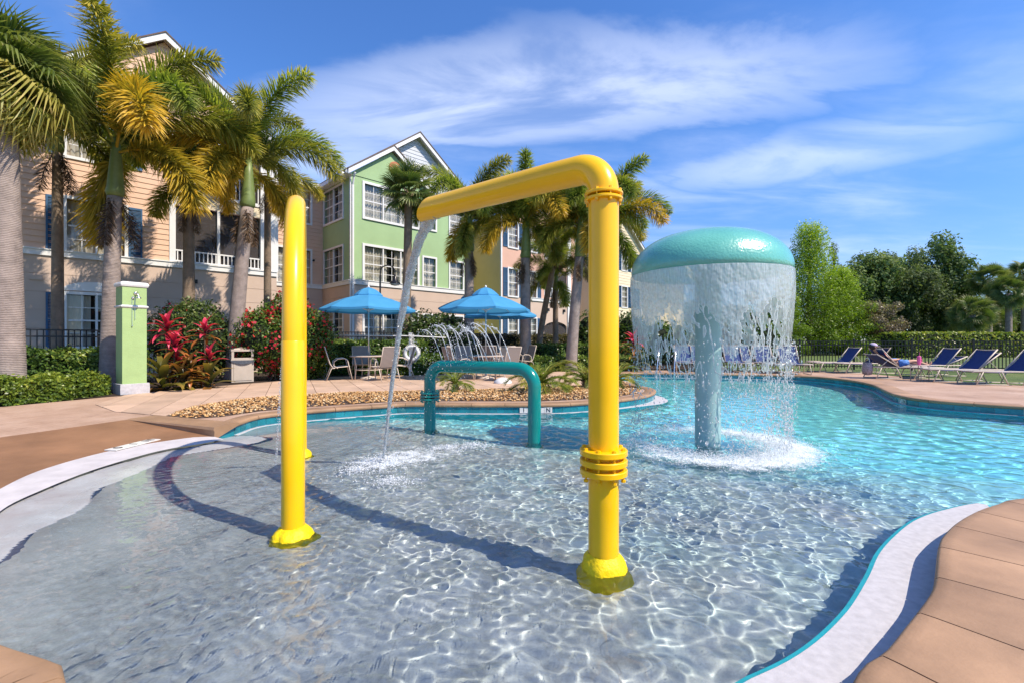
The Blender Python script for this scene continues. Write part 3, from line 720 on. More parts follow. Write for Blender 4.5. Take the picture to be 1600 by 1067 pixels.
def curtain():
    rng = np.random.RandomState(5); nth, nz = 900, 330
    z1 = zr-.003; th = np.linspace(0,2*PI,nth,endpoint=False); tz = np.linspace(0,1,nz)
    TH, TZ = np.meshgrid(th, tz); Hh = 1.45
    ZZ = z1 - TZ*Hh
    fall = np.sqrt(np.maximum(TZ*Hh,0)*2/9.8)
    RR = RM + .008 + .04*fall - .11*TZ**1.2
    def fbm(a, b_, c_, oct_=4, seed=0):
        s = np.zeros(TH.shape); amp = 1
        X_ = np.cos(TH)*a; Y_ = np.sin(TH)*a; Zz = TZ*b_
        r2 = np.random.RandomState(seed)
        for o_ in range(oct_):
            for q in range(5):
                v = r2.normal(size=3); v /= np.linalg.norm(v)
                s += amp*np.sin((X_*v[0]+Y_*v[1]+Zz*v[2])*2.2**o_*3+r2.rand()*6.28+ .9*np.sin((Y_*v[0]-X_*v[1]+Zz*.6)*2.2**o_*1.7+r2.rand()*6))
            amp *= .62
        return s/(3.2)
    n1 = fbm(4.6, 5.2, 0, 4, 1); n2 = np.abs(fbm(7.5, 3.2, 0, 3, 2)); n3 = fbm(3,1.2,0,2,8)
    # web: keeps thin threads where n2 is small
    thr = np.interp(TZ, [0,.10,.28,.45,.65,.85,1], [-9,-2.7,-1.15,-.2,.6,1.15,1.7])
    side = .45*np.cos(TH-(-.35))                      # wetter, whiter on the right
    keep = (n1 + .35*n3 - side*.35 > thr) | ((n2 < np.interp(TZ,[0,.3,.6,.85,1],[0,.13,.19,.10,.02])) & (TZ < .98))
    RR = RR + .006*n1
    V = np.stack([MX+RR*np.cos(TH), MY+RR*np.sin(TH), ZZ],-1).reshape(-1,3)
    I = np.arange(nth*nz).reshape(nz,nth); J = np.roll(I,-1,1)
    kk = keep[:-1] & keep[1:]
    Fq = np.stack([I[:-1][kk],I[1:][kk],J[1:][kk],J[:-1][kk]],1)
    used = np.zeros(nth*nz,bool); used[Fq.ravel()] = True; mp = np.cumsum(used)-1
    # attribute: edge/thickness -> whiteness
    edge = np.clip(TZ*1.15+.25*n1,0,1)
    k2 = keep.astype(float)
    bl = k2.copy()
    for _ in range(4): bl = (bl+np.roll(bl,1,1)+np.roll(bl,-1,1)+np.vstack([bl[:1],bl[:-1]])+np.vstack([bl[1:],bl[-1:]]))/5
    rim = np.clip((1-bl)*2.2,0,1)
    me = npmesh('water_curtain', V[used], mp[Fq], True, {'rim': rim.ravel()[used], 'fall': TZ.ravel()[used]})
    m, nt, b = nmat('curtain_water'); tc = N_(nt,'ShaderNodeTexCoord').outputs['Object']
    mpn = N_(nt,'ShaderNodeMapping',{'Vector':tc,'Scale':(1,1,.12)}).outputs[0]
    h = noise(nt, 60, 3, .6, mpn); h2 = noise(nt, 24, 3, .6, mpn)
    bp = N_(nt,'ShaderNodeBump',{'Height':h2,'Strength':.9,'Distance':.02}).outputs[0]
    rimA = N_(nt,'ShaderNodeAttribute',attribute_name='rim').outputs['Fac']; fa = N_(nt,'ShaderNodeAttribute',attribute_name='fall').outputs['Fac']
    d = N_(nt,'ShaderNodeBsdfDiffuse',{'Color':(.84,.87,.87,1),'Normal':bp}); tl = N_(nt,'ShaderNodeBsdfTranslucent',{'Color':(.80,.82,.80,1)})
    d2 = N_(nt,'ShaderNodeMixShader',{0:.5,1:d.outputs[0],2:tl.outputs[0]}); t = N_(nt,'ShaderNodeBsdfTransparent')
    base = N_(nt,'ShaderNodeMapRange',{0:fa,1:0,2:.6,3:.62,4:.33}).outputs[0]
    wv = N_(nt,'ShaderNodeMapRange',{0:h,1:.4,2:.7,3:0,4:.28}).outputs[0]
    s1 = N_(nt,'ShaderNodeMath',{0:base,1:wv},operation='ADD').outputs[0]
    s2 = N_(nt,'ShaderNodeMath',{0:rimA,1:.85,2:s1},operation='MULTIPLY_ADD',use_clamp=True).outputs[0]
    a = N_(nt,'ShaderNodeMixShader',{0:s2,1:t.outputs[0],2:d2.outputs[0]})
    g = N_(nt,'ShaderNodeBsdfGlossy',{'Roughness':.06,'Normal':bp}); lw = fres(nt, bp)
    o = N_(nt,'ShaderNodeMixShader',{0:N_(nt,'ShaderNodeMath',{0:lw,1:.9},operation='MULTIPLY').outputs[0],1:a.outputs[0],2:g.outputs[0]})
    nt.links.new(o.outputs[0], nt.nodes['Material Output'].inputs[0])
    ob = link('water_curtain', me, m, None, kind='stuff')
    ob['label'] = 'curtain of water falling from the rim of the teal mushroom'; ob['category'] = 'falling water'
    # falling drops below and around it
    n = 12000; a = rng.rand(n)*2*PI; z = WZ+ (rng.rand(n)**.9)*1.35; 
    dens = .45+.55*np.cos(a+.35); k = rng.rand(n) < np.clip(dens,.22,1)*np.clip(1.35-(z-WZ)/1.35,0.1,1); a = a[k]; z = z[k]; n = len(a)
    r = RM-.06*(1-(z-WZ)/2)+rng.normal(size=n)*.035
    S = .003+.0068*rng.rand(n)**3
    st = np.stack([np.ones(n),np.ones(n),1.3+2.2*rng.rand(n)],1)
    drops('falling_drops', np.stack([MX+r*np.cos(a),MY+r*np.sin(a),z],1), S, M['drops'], 'drops raining from the mushroom curtain into the pool', 'water drops', stretch=st)
    # splash ring
    n = 52000; a = rng.rand(n)*2*PI; r = RM-.05+rng.normal(size=n)*.13*(1+.8*rng.rand(n)); z = WZ+.004+np.abs(rng.normal(size=n))*.045*rng.rand(n)
    w_ = np.clip(.62+.5*np.cos(a+.6),.15,1)*np.clip(1.05-.35*np.sin(a),.4,1); k = rng.rand(n) < w_; 
    P = np.stack([MX+r*np.cos(a),MY+r*np.sin(a),z],1)[k]; n = len(P)
    drops('splash_foam', P, .0014+.0042*rng.rand(n)**3, M['foam'], 'white foam ring splashing around the mushroom stem', 'foam', stretch=np.stack([np.ones(n)*1.6,np.ones(n)*1.6,np.ones(n)],1))
curtain()
def froth(name, cx, cy, r0, r1, label, lean=(0,0), seed=0, dens=1.0, ring_=True, sc=9):
    """thin layer of bubbles floating on the water, thinning out away from where the water lands"""
    na, nr_ = 96, 26; V = []; A = []
    for i in range(nr_):
        t = i/(nr_-1); rr = r0+(r1-r0)*t
        for k in range(na):
            a = 2*PI*k/na; q = (1-abs(2*t-1))**1.1 if ring_ else (1-t)**1.2
            q *= 1+lean[0]*math.cos(a-lean[1]); x_ = cx+rr*math.cos(a); y_ = cy+rr*math.sin(a)
            V.append((x_,y_,WZ+.012+.006*mnoise.noise(Vector((x_*6,y_*6,seed))))); A.append(max(0,q)*dens)
    Fq = [(i*na+k,i*na+(k+1)%na,(i+1)*na+(k+1)%na,(i+1)*na+k) for i in range(nr_-1) for k in range(na)]
    me = npmesh(name, np.array(V), np.array(Fq), True, {'rim': A}); o = link(name, me, M['froth'], None, kind='stuff'); o['label'] = label; o['category'] = 'foam'
def froth_mat():
    m, nt, b = nmat('froth'); tc = N_(nt,'ShaderNodeTexCoord').outputs['Object']; A = N_(nt,'ShaderNodeAttribute',attribute_name='rim').outputs['Fac']
    n = noise(nt, 7, 8, .72, tc, .6); n2 = noise(nt, 42, 4, .7, tc)
    s = N_(nt,'ShaderNodeMath',{0:n,1:.65,2:N_(nt,'ShaderNodeMath',{0:n2,1:.35},operation='MULTIPLY').outputs[0]},operation='MULTIPLY_ADD').outputs[0]
    th = N_(nt,'ShaderNodeMapRange',{0:A,1:0,2:1,3:.64,4:.28}).outputs[0]
    f = N_(nt,'ShaderNodeMapRange',{0:N_(nt,'ShaderNodeMath',{0:s,1:th},operation='SUBTRACT').outputs[0],1:-.02,2:.16,3:0,4:.85}).outputs[0]
    bp = N_(nt,'ShaderNodeBump',{'Height':n2,'Strength':.8,'Distance':.02}).outputs[0]
    d = N_(nt,'ShaderNodeBsdfDiffuse',{'Color':(.86,.92,.94,1),'Normal':bp}); t = N_(nt,'ShaderNodeBsdfTransparent')
    o = N_(nt,'ShaderNodeMixShader',{0:f,1:t.outputs[0],2:d.outputs[0]}); nt.links.new(o.outputs[0], nt.nodes['Material Output'].inputs[0]); return m
M['froth'] = froth_mat()
froth('foam_layer', MX, MY, .45, 1.42, 'foam floating in a ring round the mushroom stem', (.55,-.6), 1, .8)
def rope(pts, r0, r1, seed, nth=14, rough=.35):
    """ragged tube of water along pts"""
    n = len(pts); m = MB(); rad = []
    for i in range(n):
        t = i/(n-1); k = 1+rough*(mnoise.noise(Vector((t*9+seed,seed,0)))+.8*mnoise.noise(Vector((t*31,seed,2)))*t)
        rad.append(max(.001, (r0+(r1-r0)*t)*k))
    m.tube(pts, rad, nth, True); 
    for i in range(n):
        c = Vector(pts[i])
        for k in range(nth):
            v = Vector(m.v[i*nth+k]); q = 1+rough*1.2*mnoise.noise(v*14+Vector((seed,0,i*.02))); m.v[i*nth+k] = tuple(c+(v-c)*q)
    return m
def fallpath(p0, p1, n, up=0.0):
    """ballistic path from p0 to p1, starting level"""
    p0 = Vector(p0); p1 = Vector(p1); out = []
    for i in range(n):
        t = i/(n-1); q = p0.lerp(p1, t); q.z = p0.z+(p1.z-p0.z)*t*t+up*4*t*(1-t); out.append(q)
    return out
rng = np.random.RandomState(11)
S0 = Vector((AX,AY,0))+end; S0.z = S0.z-ra*.55
S1 = Vector((-1.40,4.95,WZ))
wp = fallpath(S0-hd*.12, S1, 90)
m = MB()
for j,(ox,oz,r0) in enumerate(((0,0,.050),(.022,.004,.032),(-.022,.006,.034),(.0,-.012,.03),(.012,.010,.022))):
    q = [p+Vector((-hd.y,hd.x,0))*(ox*(1-.75*i/89)+.012*mnoise.noise(Vector((i*.09,j*3,0))))+Vector((0,0,oz)) for i,p in enumerate(wp)]
    mm = rope(q, r0, .009, 3.1*j+1); m.add(mm.v, mm.f)
o = m.build('pouring_stream', M['stream'], None, True); tag(o, 'stream of water pouring from the open end of the yellow spout', 'water stream'); o['kind'] = 'thing'
P = []; 
for i in range(420):
    t = rng.rand()**.6; q = wp[int(t*89)]; P.append((q.x+rng.normal()*.02*(.5+t), q.y+rng.normal()*.03*(.4+t), q.z+rng.normal()*.02))
drops('stream_drops', P, .0025+.005*rng.rand(len(P))**2, M['drops'], 'loose drops flying off the stream of the yellow spout', 'water drops')
def splash(cx, cy, n, s, seed, lab, h=.05):
    r = np.random.RandomState(seed); a = r.rand(n)*2*PI; rad = np.abs(r.normal(size=n))*s
    z = WZ+.002+np.exp(-rad/s)*np.abs(r.normal(size=n))*h
    drops('splash_foam', np.stack([cx+rad*np.cos(a)*1.2, cy+rad*np.sin(a), z],1), .0014+.0048*r.rand(n)**3, M['foam'], lab, 'foam', stretch=np.stack([np.ones(n)*1.7,np.ones(n)*1.7,np.ones(n)*.9],1))
splash(S1.x, S1.y, 3600, .16, 3, 'white splash where the spout stream hits the pool')
froth('foam_layer', S1.x, S1.y, .0, .62, 'foam floating where the spout stream lands', (0,0), 2, .85, False)
fq = gp(655,712,WZ); froth('foam_layer', fq[0], fq[1], .0, .95, 'churned water beside the low teal arch', (0,0), 5, .62, False)
# jets of the low teal arch
def jets():
    m = MB(); P = []; S = []
    r = np.random.RandomState(21)
    for k in range(14):
        t = .26+ (Lc_-.62)*(k+r.uniform(-.3,.3))/13
        p0 = Vector((C0.x,C0.y,0))+TEAL_DV*t+Vector((0,0,zt_c+rC-.01))
        up = r.uniform(2.85,3.3)*(1.0 if k < 13 else .98); vx = -r.uniform(.55,1.05); vy = r.uniform(-.7,-.2) if k % 2 else r.uniform(.2,.7)
        path = []; T_ = 2*up/9.8
        for i in range(46):
            tt = T_*1.45*i/45; q = p0+Vector((vx*tt*1.0, vy*tt*.5, up*tt-4.9*tt*tt))
            if q.z < WZ: break
            path.append(q)
        cut = int(len(path)*.42); mm = rope(path[:cut], .0048, .0065, k*1.7, 6, .5); m.add(mm.v, mm.f)
        for i in range(cut-6, len(path)):
            fr = (i-cut)/max(1,len(path)-cut)
            for _ in range(int(4.6-3*max(0,fr))):
                q = path[i]; sp = .012+.05*max(0,fr); P.append((q.x+r.normal()*sp, q.y+r.normal()*sp, q.z+r.normal()*sp*1.4)); S.append((.0028+.0055*r.rand()**2)*(1.15-.45*max(0,fr)))
    o = m.build('arch_jets', M['drops'], None, True); o['label'] = 'thin jets rising from the top of the low teal arch'; o['category'] = 'water jets'; o['kind'] = 'stuff'
    drops('jet_drops', P, S, M['drops'], 'beads of water where the jets of the teal arch break up', 'water drops')

jets()
for i,(x,y) in enumerate(((560,735),(640,712),(700,700),(610,752),(740,696))):
    q = gp(x,y,WZ); splash(q[0], q[1], 900, .14, 30+i, 'light splash where jet water rains back beside the teal arch', .02)
# thin drips under the slim arch
m = MB(); 
q0 = Vector((B0.x,B0.y,0))+Vector((B1.x-B0.x,B1.y-B0.y,0))*.45
P = []; r = np.random.RandomState(2)
pa = at(441,560,4.3); pb = at(431,712,4.9)
for i in range(260):
    t = r.rand(); q = pa.lerp(Vector((pb.x,pb.y,WZ)), t); P.append((q.x+r.normal()*.006, q.y+r.normal()*.01, q.z))
drops('drip_drops', P, .003+.004*r.rand(len(P)), M['drops'], 'string of drips falling beside the slim yellow arch', 'water drops')
# ------------------------------------------------------------------ apartment blocks
E = Vector((.7071,.7071,0)); NB = Vector((-.7071,.7071,0)); O0 = Vector((-14.76,13.34,0)); RZ = PI/4
def bpos(s, t=0): return O0+E*s+NB*t
def wallmat(name, c, var=.07, bscale=60, b=.3): return mott(name, c, var, .8, .8, b, bscale, .006)
M['peach'] = wallmat('peach_siding', (.66,.44,.31)); M['green'] = wallmat('green_stucco', (.31,.45,.23), .08, 35, .6)
M['tan'] = wallmat('tan_stucco', (.52,.40,.32)); M['olive'] = wallmat('ochre_stucco', (.68,.55,.28), .06)
M['pink'] = wallmat('pink_stucco', (.60,.37,.28)); M['cream'] = wallmat('cream_siding', (.72,.62,.44)); M['greyw'] = wallmat('taupe_siding', (.44,.35,.31))
M['ggrey'] = wallmat('grey_siding', (.50,.53,.58)); M['shutter'] = mott('navy_shutter', (.035,.10,.20), .15, 5, .5)
M['shutter2'] = mott('slate_shutter', (.10,.13,.16), .15, 5, .5)
M['roof'] = mott('brown_shingles', (.15,.105,.085), .3, 4, .9, .8, 30, .02)
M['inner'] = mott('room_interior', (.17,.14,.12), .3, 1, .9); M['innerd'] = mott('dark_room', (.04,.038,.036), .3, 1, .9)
M['terracotta'] = mott('terracotta', (.42,.13,.06), .1, 6, .7)
def glass_mat():
    m, nt, b = nmat('window_glass'); t = N_(nt,'ShaderNodeBsdfTransparent',{'Color':(.80,.84,.86,1)}); g = N_(nt,'ShaderNodeBsdfGlossy',{'Roughness':.02})
    f = fres(nt, None, .07)
    o = N_(nt,'ShaderNodeMixShader',{0:f,1:t.outputs[0],2:g.outputs[0]}); nt.links.new(o.outputs[0], nt.nodes['Material Output'].inputs[0]); return m
M['glass'] = glass_mat()
def curtain_mat():
    m, nt, b = nmat('curtain_cloth'); tc = N_(nt,'ShaderNodeTexCoord').outputs['Object']
    nt.links.new(ramp(nt, noise(nt, 1.5, 3, .5, tc), ((.3,(.50,.43,.33)),(.7,(.66,.60,.50)))), b.inputs['Base Color']); b.inputs['Roughness'].default_value = .9
    return m
M['curtain'] = curtain_mat()
def screen_mat():
    m, nt, b = nmat('insect_screen'); t = N_(nt,'ShaderNodeBsdfTransparent'); d = N_(nt,'ShaderNodeBsdfDiffuse',{'Color':(.10,.09,.09,1)})
    o = N_(nt,'ShaderNodeMixShader',{0:.42,1:t.outputs[0],2:d.outputs[0]}); nt.links.new(o.outputs[0], nt.nodes['Material Output'].inputs[0]); return m
M['screen'] = screen_mat()
_cache = {}
def cached(key, fn):
    if key not in _cache: _cache[key] = fn()
    return _cache[key]
def window(bld, x0, x1, z0, z1, y=0, panels=1, rz=0, org=(0,0), shut=None, curt=1.0, trim=.09, seed=0):
    """window in a wall; x along the wall, y=0 the outer face"""
    W = round(x1-x0,3); H = round(z1-z0,3)
    def fr():
        m = MB(); t = trim
        m.box(-t,0,-.045,.06,-t,H+t); m.box(W,W+t,-.045,.06,-t,H+t); m.box(0,W,-.045,.06,H,H+t); m.box(0,W,-.06,.06,-t,0)
        for i in range(1,panels): m.box(W*i/panels-.03,W*i/panels+.03,-.02,.055,0,H)
        return m.mesh('window')
    def mu():
        m = MB(); pw = W/panels
        for i in range(panels):
            a = i*pw; m.box(a+.03,a+pw-.03,.012,.05,H*.5-.024,H*.5+.024)
            m.box(a+pw/2-.011,a+pw/2+.011,.022,.036,.0,H*.5-.024); m.box(a+pw/2-.011,a+pw/2+.011,.022,.036,H*.5+.024,H)
            for q in (.25,.75): m.box(a+.03,a+pw/2-.011,.022,.036,H*q-.011,H*q+.011); m.box(a+pw/2+.011,a+pw-.03,.022,.036,H*q-.011,H*q+.011)
        return m.mesh('muntin')
    def cu():
        m = MB(); n = int(W/.022); a = [i/n for i in range(n+1)]
        r = random.Random(seed*7+int(W*100)); ph = r.random()*6; gap = (.0 if curt >= 1 else (1-curt))
        vs = []
        for zz in (0.02, H-.02):
            for q in a: vs.append((W*q, .17+.028*math.sin(q*W*42+ph+.8*math.sin(q*9))+.008*math.sin(q*W*110), zz))
        fs = [(i,i+1,n+2+i,n+1+i) for i in range(n) if not (gap and .5-gap/2 < a[i] < .5+gap/2)]
        m.add(vs, fs); return m.mesh('curtain', True)
    ca, sa = math.cos(rz), math.sin(rz); loc = (org[0]+x0*ca-y*sa, org[1]+x0*sa+y*ca, z0)
    w_ = link('window', cached(('f',W,H,panels,trim), fr), M['white'], bld, loc=loc, rz=rz)
    link('muntin', cached(('m',W,H,panels), mu), M['white'], w_)
    link('pane', cached(('p',W,H), lambda: MB().add([(0,.042,0),(W,.042,0),(W,.042,H),(0,.042,H)],[(0,1,2,3)]).mesh('pane')), M['glass'], w_)
    link('curtain', cached(('c',W,H,seed%3,curt), cu), M['curtain'], w_)
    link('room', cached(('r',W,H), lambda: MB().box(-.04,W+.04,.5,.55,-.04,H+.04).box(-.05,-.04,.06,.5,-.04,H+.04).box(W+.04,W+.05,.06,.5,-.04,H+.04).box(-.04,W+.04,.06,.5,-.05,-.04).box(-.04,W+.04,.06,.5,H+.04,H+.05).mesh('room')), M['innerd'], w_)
    if shut:
        def sh():
            m = MB(); h = H+.06; ww = .36
            m.box(0,.05,-.05,.0,0,h); m.box(ww-.05,ww,-.05,.0,0,h); m.box(.05,ww-.05,-.05,0,0,.07); m.box(.05,ww-.05,-.05,0,h-.07,h); m.box(.05,ww-.05,-.05,0,h*.48,h*.48+.06)
            m.box(.05,ww-.05,-.012,0,.07,h-.07)
            z = .085
            while z < h-.09:
                if not (h*.48-.04 < z < h*.48+.06): m.add([(.05,-.042,z),(ww-.05,-.042,z),(ww-.05,-.014,z+.035),(.05,-.014,z+.035)],[(0,1,2,3)])
                z += .045
            return m.mesh('shutter')
        for sx in (x0-trim-.37, x1+trim+.01):
            l2 = (org[0]+sx*ca-y*sa, org[1]+sx*sa+y*ca, z0-.03)
            link('shutter', cached(('s',H), sh), M[shut] if shut == 'shutter' else M[shut], bld, loc=l2, rz=rz)
def wall(bld, x0, x1, z0, z1, holes, mat, board=None, y=0, rz=0, org=(0,0), name='wall', thick=.2, lap=.02):
    """flat wall with holes; board: pitch of the lap boards or grooved courses set on it"""
    xs = sorted({x0,x1,*[min(max(h[i],x0),x1) for h in holes for i in (0,1)]}); zs = sorted({z0,z1,*[min(max(h[i],z0),z1) for h in holes for i in (2,3)]})
    m = MB()
    for a,b_ in zip(xs[:-1],xs[1:]):
        for c,d in zip(zs[:-1],zs[1:]):
            cx,cz = (a+b_)/2,(c+d)/2
            if any(h[0]<cx<h[1] and h[2]<cz<h[3] for h in holes): continue
            m.add([(a,y,c),(b_,y,c),(b_,y,d),(a,y,d)],[(0,1,2,3)])
    for h in holes:
        a,b_,c,d = h[:4]; a=max(a,x0); b_=min(b_,x1); c=max(c,z0); d=min(d,z1)
        m.add([(a,y,c),(a,y+thick,c),(a,y+thick,d),(a,y,d)],[(0,1,2,3)]); m.add([(b_,y,c),(b_,y+thick,c),(b_,y+thick,d),(b_,y,d)],[(3,2,1,0)])
        m.add([(a,y,c),(b_,y,c),(b_,y+thick,c),(a,y+thick,c)],[(0,1,2,3)]); m.add([(a,y,d),(b_,y,d),(b_,y+thick,d),(a,y+thick,d)],[(3,2,1,0)])
    o = m.build(name, mat, bld, loc=(org[0],org[1],0), rz=rz)
    if board:
        m = MB(); z = z0; g = .012
        while z < z1-.01:
            t = min(z+board, z1); iv = [(x0,x1)]
            for h in holes:
                if h[2] < t-.01 and h[3] > z+.01:
                    nv = []
                    for a,b_ in iv:
                        if h[1] <= a or h[0] >= b_: nv.append((a,b_)); continue
                        if h[0] > a: nv.append((a,h[0]))
                        if h[1] < b_: nv.append((h[1],b_))
                    iv = nv
            for a,b_ in iv:
                if b_-a < .02: continue
                if lap == 'groove': m.box(a,b_,y-.018,y-.001,z+.012,t-.0)
                else: m.add([(a,y-lap-.002,z),(b_,y-lap-.002,z),(b_,y-.003,t),(a,y-.003,t),(a,y-.001,z),(b_,y-.001,z)],[(0,1,2,3),(4,5,1,0)])
            z += board
        m.build('siding' if lap != 'groove' else 'stucco_course', mat, bld, loc=(org[0],org[1],0), rz=rz, kind='stuff')
    return o
def band(bld, x0, x1, z=3.76, h=.17, y=0, rz=0, org=(0,0), name='trim_band'):
    m = MB(); m.box(x0,x1,y-.07,y,z,z+h).box(x0,x1,y-.10,y,z+h,z+h+.035); return m.build(name, M['white'], bld, loc=(org[0],org[1],0), rz=rz)
def gable(bld, x0, x1, ze, slope, wallm, y=0, board=None, over=.3, rh=.22, depth=4.0, louver=True):
    xc = (x0+x1)/2; h = (x1-x0)/2*slope
    m = MB(); m.add([(x0,y,ze),(x1,y,ze),(xc,y,ze+h)],[(0,1,2)]); m.build('gable_wall', wallm, bld)
    if board:
        m = MB(); z = ze
        while z < ze+h-.1:
            k = (z-ze)/slope; k2 = min((z+board-ze)/slope,(xc-x0)); m.add([(x0+k,y-.02,z),(x1-k,y-.02,z),(x1-k2,y-.003,z+board),(x0+k2,y-.003,z+board)],[(0,1,2,3)]); z += board
        m.build('siding', wallm, bld, kind='stuff')
    for s_ in (-1,1):
        a = xc; L_ = (x1-x0)/2+.12
        # rake board and roof plane
        m = MB(); 
        p = [(xc,ze+h+.03),(xc+s_*L_,ze+h+.03-L_*slope)]
        v = []
        for yy in (y-over,y-over+.045):
            for (px,pz) in p: v += [(px,yy,pz),(px,yy,pz+rh)]
        m.add(v,[(0,2,3,1),(4,5,7,6),(0,4,6,2),(1,3,7,5),(2,6,7,3)]); m.build('rake_board', M['white'], bld)
        m = MB(); v = [(p[0][0],y-over-.03,p[0][1]+rh),(p[1][0],y-over-.03,p[1][1]+rh),(p[1][0],y+depth,p[1][1]+rh),(p[0][0],y+depth,p[0][1]+rh)]
        m.add(v+[(a_,b_,c_+.05) for a_,b_,c_ in v],[(0,1,2,3),(4,5,6,7),(0,1,5,4),(1,2,6,5)]); m.build('roof_slope', M['roof'], bld)
        m = MB(); v = [(p[0][0],y-over+.045,p[0][1]+rh-.06),(p[1][0],y-over+.045,p[1][1]+rh-.06),(p[1][0],y+.2,p[1][1]+rh-.06),(p[0][0],y+.2,p[0][1]+rh-.06)]
        m.add(v,[(0,1,2,3)]); m.build('soffit', M['white'], bld)
    if louver:
        m = MB(); m.lathe([(.42,0),(.42,.05),(.34,.06),(.34,.03)],(0,0,0),24, M=Matrix.Translation((xc,y-.01,ze+h*.42))@Matrix.Rotation(R(90),4,'X')); m.build('gable_louver', M['white'], bld)
        m = MB(); 
        for q in range(7):
            zz = -.28+q*.09; hw = math.sqrt(max(0,.34**2-zz*zz)); m.add([(xc-hw,y-.05,ze+h*.42+zz),(xc+hw,y-.05,ze+h*.42+zz),(xc+hw,y-.02,ze+h*.42+zz+.07),(xc-hw,y-.02,ze+h*.42+zz+.07)],[(0,1,2,3)])
        m.build('louver_slat', M['white'], bld, kind='stuff')
def railing(bld, x0, x1, z0, z1, y, pitch=.13):
    m = MB(); m.box(x0,x1,y,y+.05,z1-.05,z1); m.box(x0,x1,y,y+.05,z0,z0+.05); m.build('rail', M['white'], bld)
    n = int((x1-x0)/pitch); me = cached(('bal',round(z1-z0,2)), lambda: MB().box(-.017,.017,.008,.042,0,z1-z0-.1).mesh('baluster'))
    for i in range(n): link('baluster', me, M['white'], bld, loc=(x0+(i+.5)*(x1-x0)/n, y, z0+.05))
def balcony(bld, x0, x1, z0, z1, zr0, zr1, post=(), depth=1.7, wallm='tan', scr=True, door=True):
    m = MB()
    m.add([(x0,.25,z0),(x0,depth,z0),(x0,depth,z1),(x0,.25,z1)],[(0,1,2,3)]); m.add([(x1,.25,z0),(x1,depth,z0),(x1,depth,z1),(x1,.25,z1)],[(3,2,1,0)])
    m.add([(x0,depth,z0),(x1,depth,z0),(x1,depth,z1),(x0,depth,z1)],[(0,1,2,3)]); m.add([(x0,.2,z0),(x1,.2,z0),(x1,depth,z0),(x0,depth,z0)],[(0,1,2,3)]); m.add([(x0,.2,z1),(x1,.2,z1),(x1,depth,z1),(x0,depth,z1)],[(3,2,1,0)])
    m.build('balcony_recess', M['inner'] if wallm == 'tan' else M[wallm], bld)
    if door:
        dx = x0+(x1-x0)*.18; m = MB(); m.box(dx,dx+1.8,depth-.03,depth-.02,z0+.02,min(z1-.2,z0+2.05)); m.build('sliding_door', M['glass'], bld)
        m = MB(); dh = min(z1-.2,z0+2.05)
        for q in (0,.88,1.76): m.box(dx+q,dx+q+.06,depth-.06,depth-.03,z0+.02,dh)
        m.box(dx,dx+1.82,depth-.06,depth-.03,dh,dh+.06); m.build('door_frame', M['white'], bld)
    if zr1: railing(bld, x0, x1, zr0, zr1, .02)
    for p in post: m = MB(); m.box(p-.045,p+.045,.0,.09,z0,z1); m.build('balcony_post', M['white'], bld)
    if scr: m = MB(); m.box(x0,x1,.10,.104,z0,z1); m.build('insect_screen', M['screen'], bld)
def downspout(bld, x, y, z1=8.6, rz=0):
    m = MB(); m.box(x-.04,x+.04,y-.06,y,0,z1-.3); m.tube([(x,y-.03,z1-.3),(x,y-.12,z1),(x,y-.25,z1+.18)],.045,8); return m.build('downspout', M['white'], bld)
ZW = ((1.0,2.62),(3.95,5.6),(6.95,8.5)); ZE = 8.83
def body(bld, x0, x1, t0, mats, z=ZE, d=9):
    """plain rear volume of the block so it is closed from other sides"""
    m = MB(); m.add([(x0,t0,0),(x0,t0+d,0),(x0,t0+d,z),(x0,t0,z),(x1,t0,0),(x1,t0+d,0),(x1,t0+d,z),(x1,t0,z)],[(3,2,1,0),(4,5,6,7),(1,5,6,2) if False else (2,6,5,1)])
    m.build('side_wall', M[mats], bld)
def main_roof(bld, x0, x1, t0):
    m = MB(); m.add([(x0,t0-.4,ZE-.08),(x1,t0-.4,ZE-.08),(x1,t0+6,ZE+1.9),(x0,t0+6,ZE+1.9),(x1,t0+12,ZE-.08),(x0,t0+12,ZE-.08)],[(0,1,2,3),(3,2,4,5)]); m.build('main_roof', M['roof'], bld)
    m = MB(); m.box(x0,x1,t0-.5,t0-.38,ZE-.2,ZE-.02); m.build('gutter', M['white'], bld)
    m = MB(); m.add([(x0,t0-.4,ZE-.16),(x1,t0-.4,ZE-.16),(x1,t0+.05,ZE-.16),(x0,t0+.05,ZE-.16)],[(0,1,2,3)]); m.build('soffit', M['white'], bld)
# --- block 1: peach
B = thing('apartment_building', 'peach clapboard apartment block with navy shutters behind the palms', 'building', bpos(0), RZ)
wx = (1.22,2.60); hs_ = [(wx[0],wx[1],a,b) for a,b in ZW]; h0 = [(-1.95,-.57,a,b) for a,b in ZW]
bx = (3.98,6.72)
wall(B, -3.2, 3.88, 3.96, ZE, hs_[1:]+h0[1:], M['peach'], .185)
wall(B, -3.2, 7.32, -.1, 3.76, [hs_[0],h0[0]], M['tan'], .55, lap='groove')
for i,(a,b) in enumerate(ZW):
    window(B, *wx, a, b, panels=2, shut='shutter', seed=i, curt=1 if i else .8); window(B, -1.95,-.57, a, b, panels=2, shut='shutter', seed=i+1)
band(B, -3.2, 7.32)
m = MB(); m.box(3.80,3.98,-.05,.05,3.97,ZE); m.build('corner_board', M['white'], B)
m = MB(); m.box(6.72,7.37,-.06,.35,3.97,ZE); m.build('corner_pier', M['white'], B)
wall(B, 3.98, 6.72, 6.02, 6.45, [], M['cream'], None, name='balcony_beam'); m = MB(); m.box(3.98,6.72,-.04,.25,6.45,6.52); m.build('balcony_sill', M['white'], B)
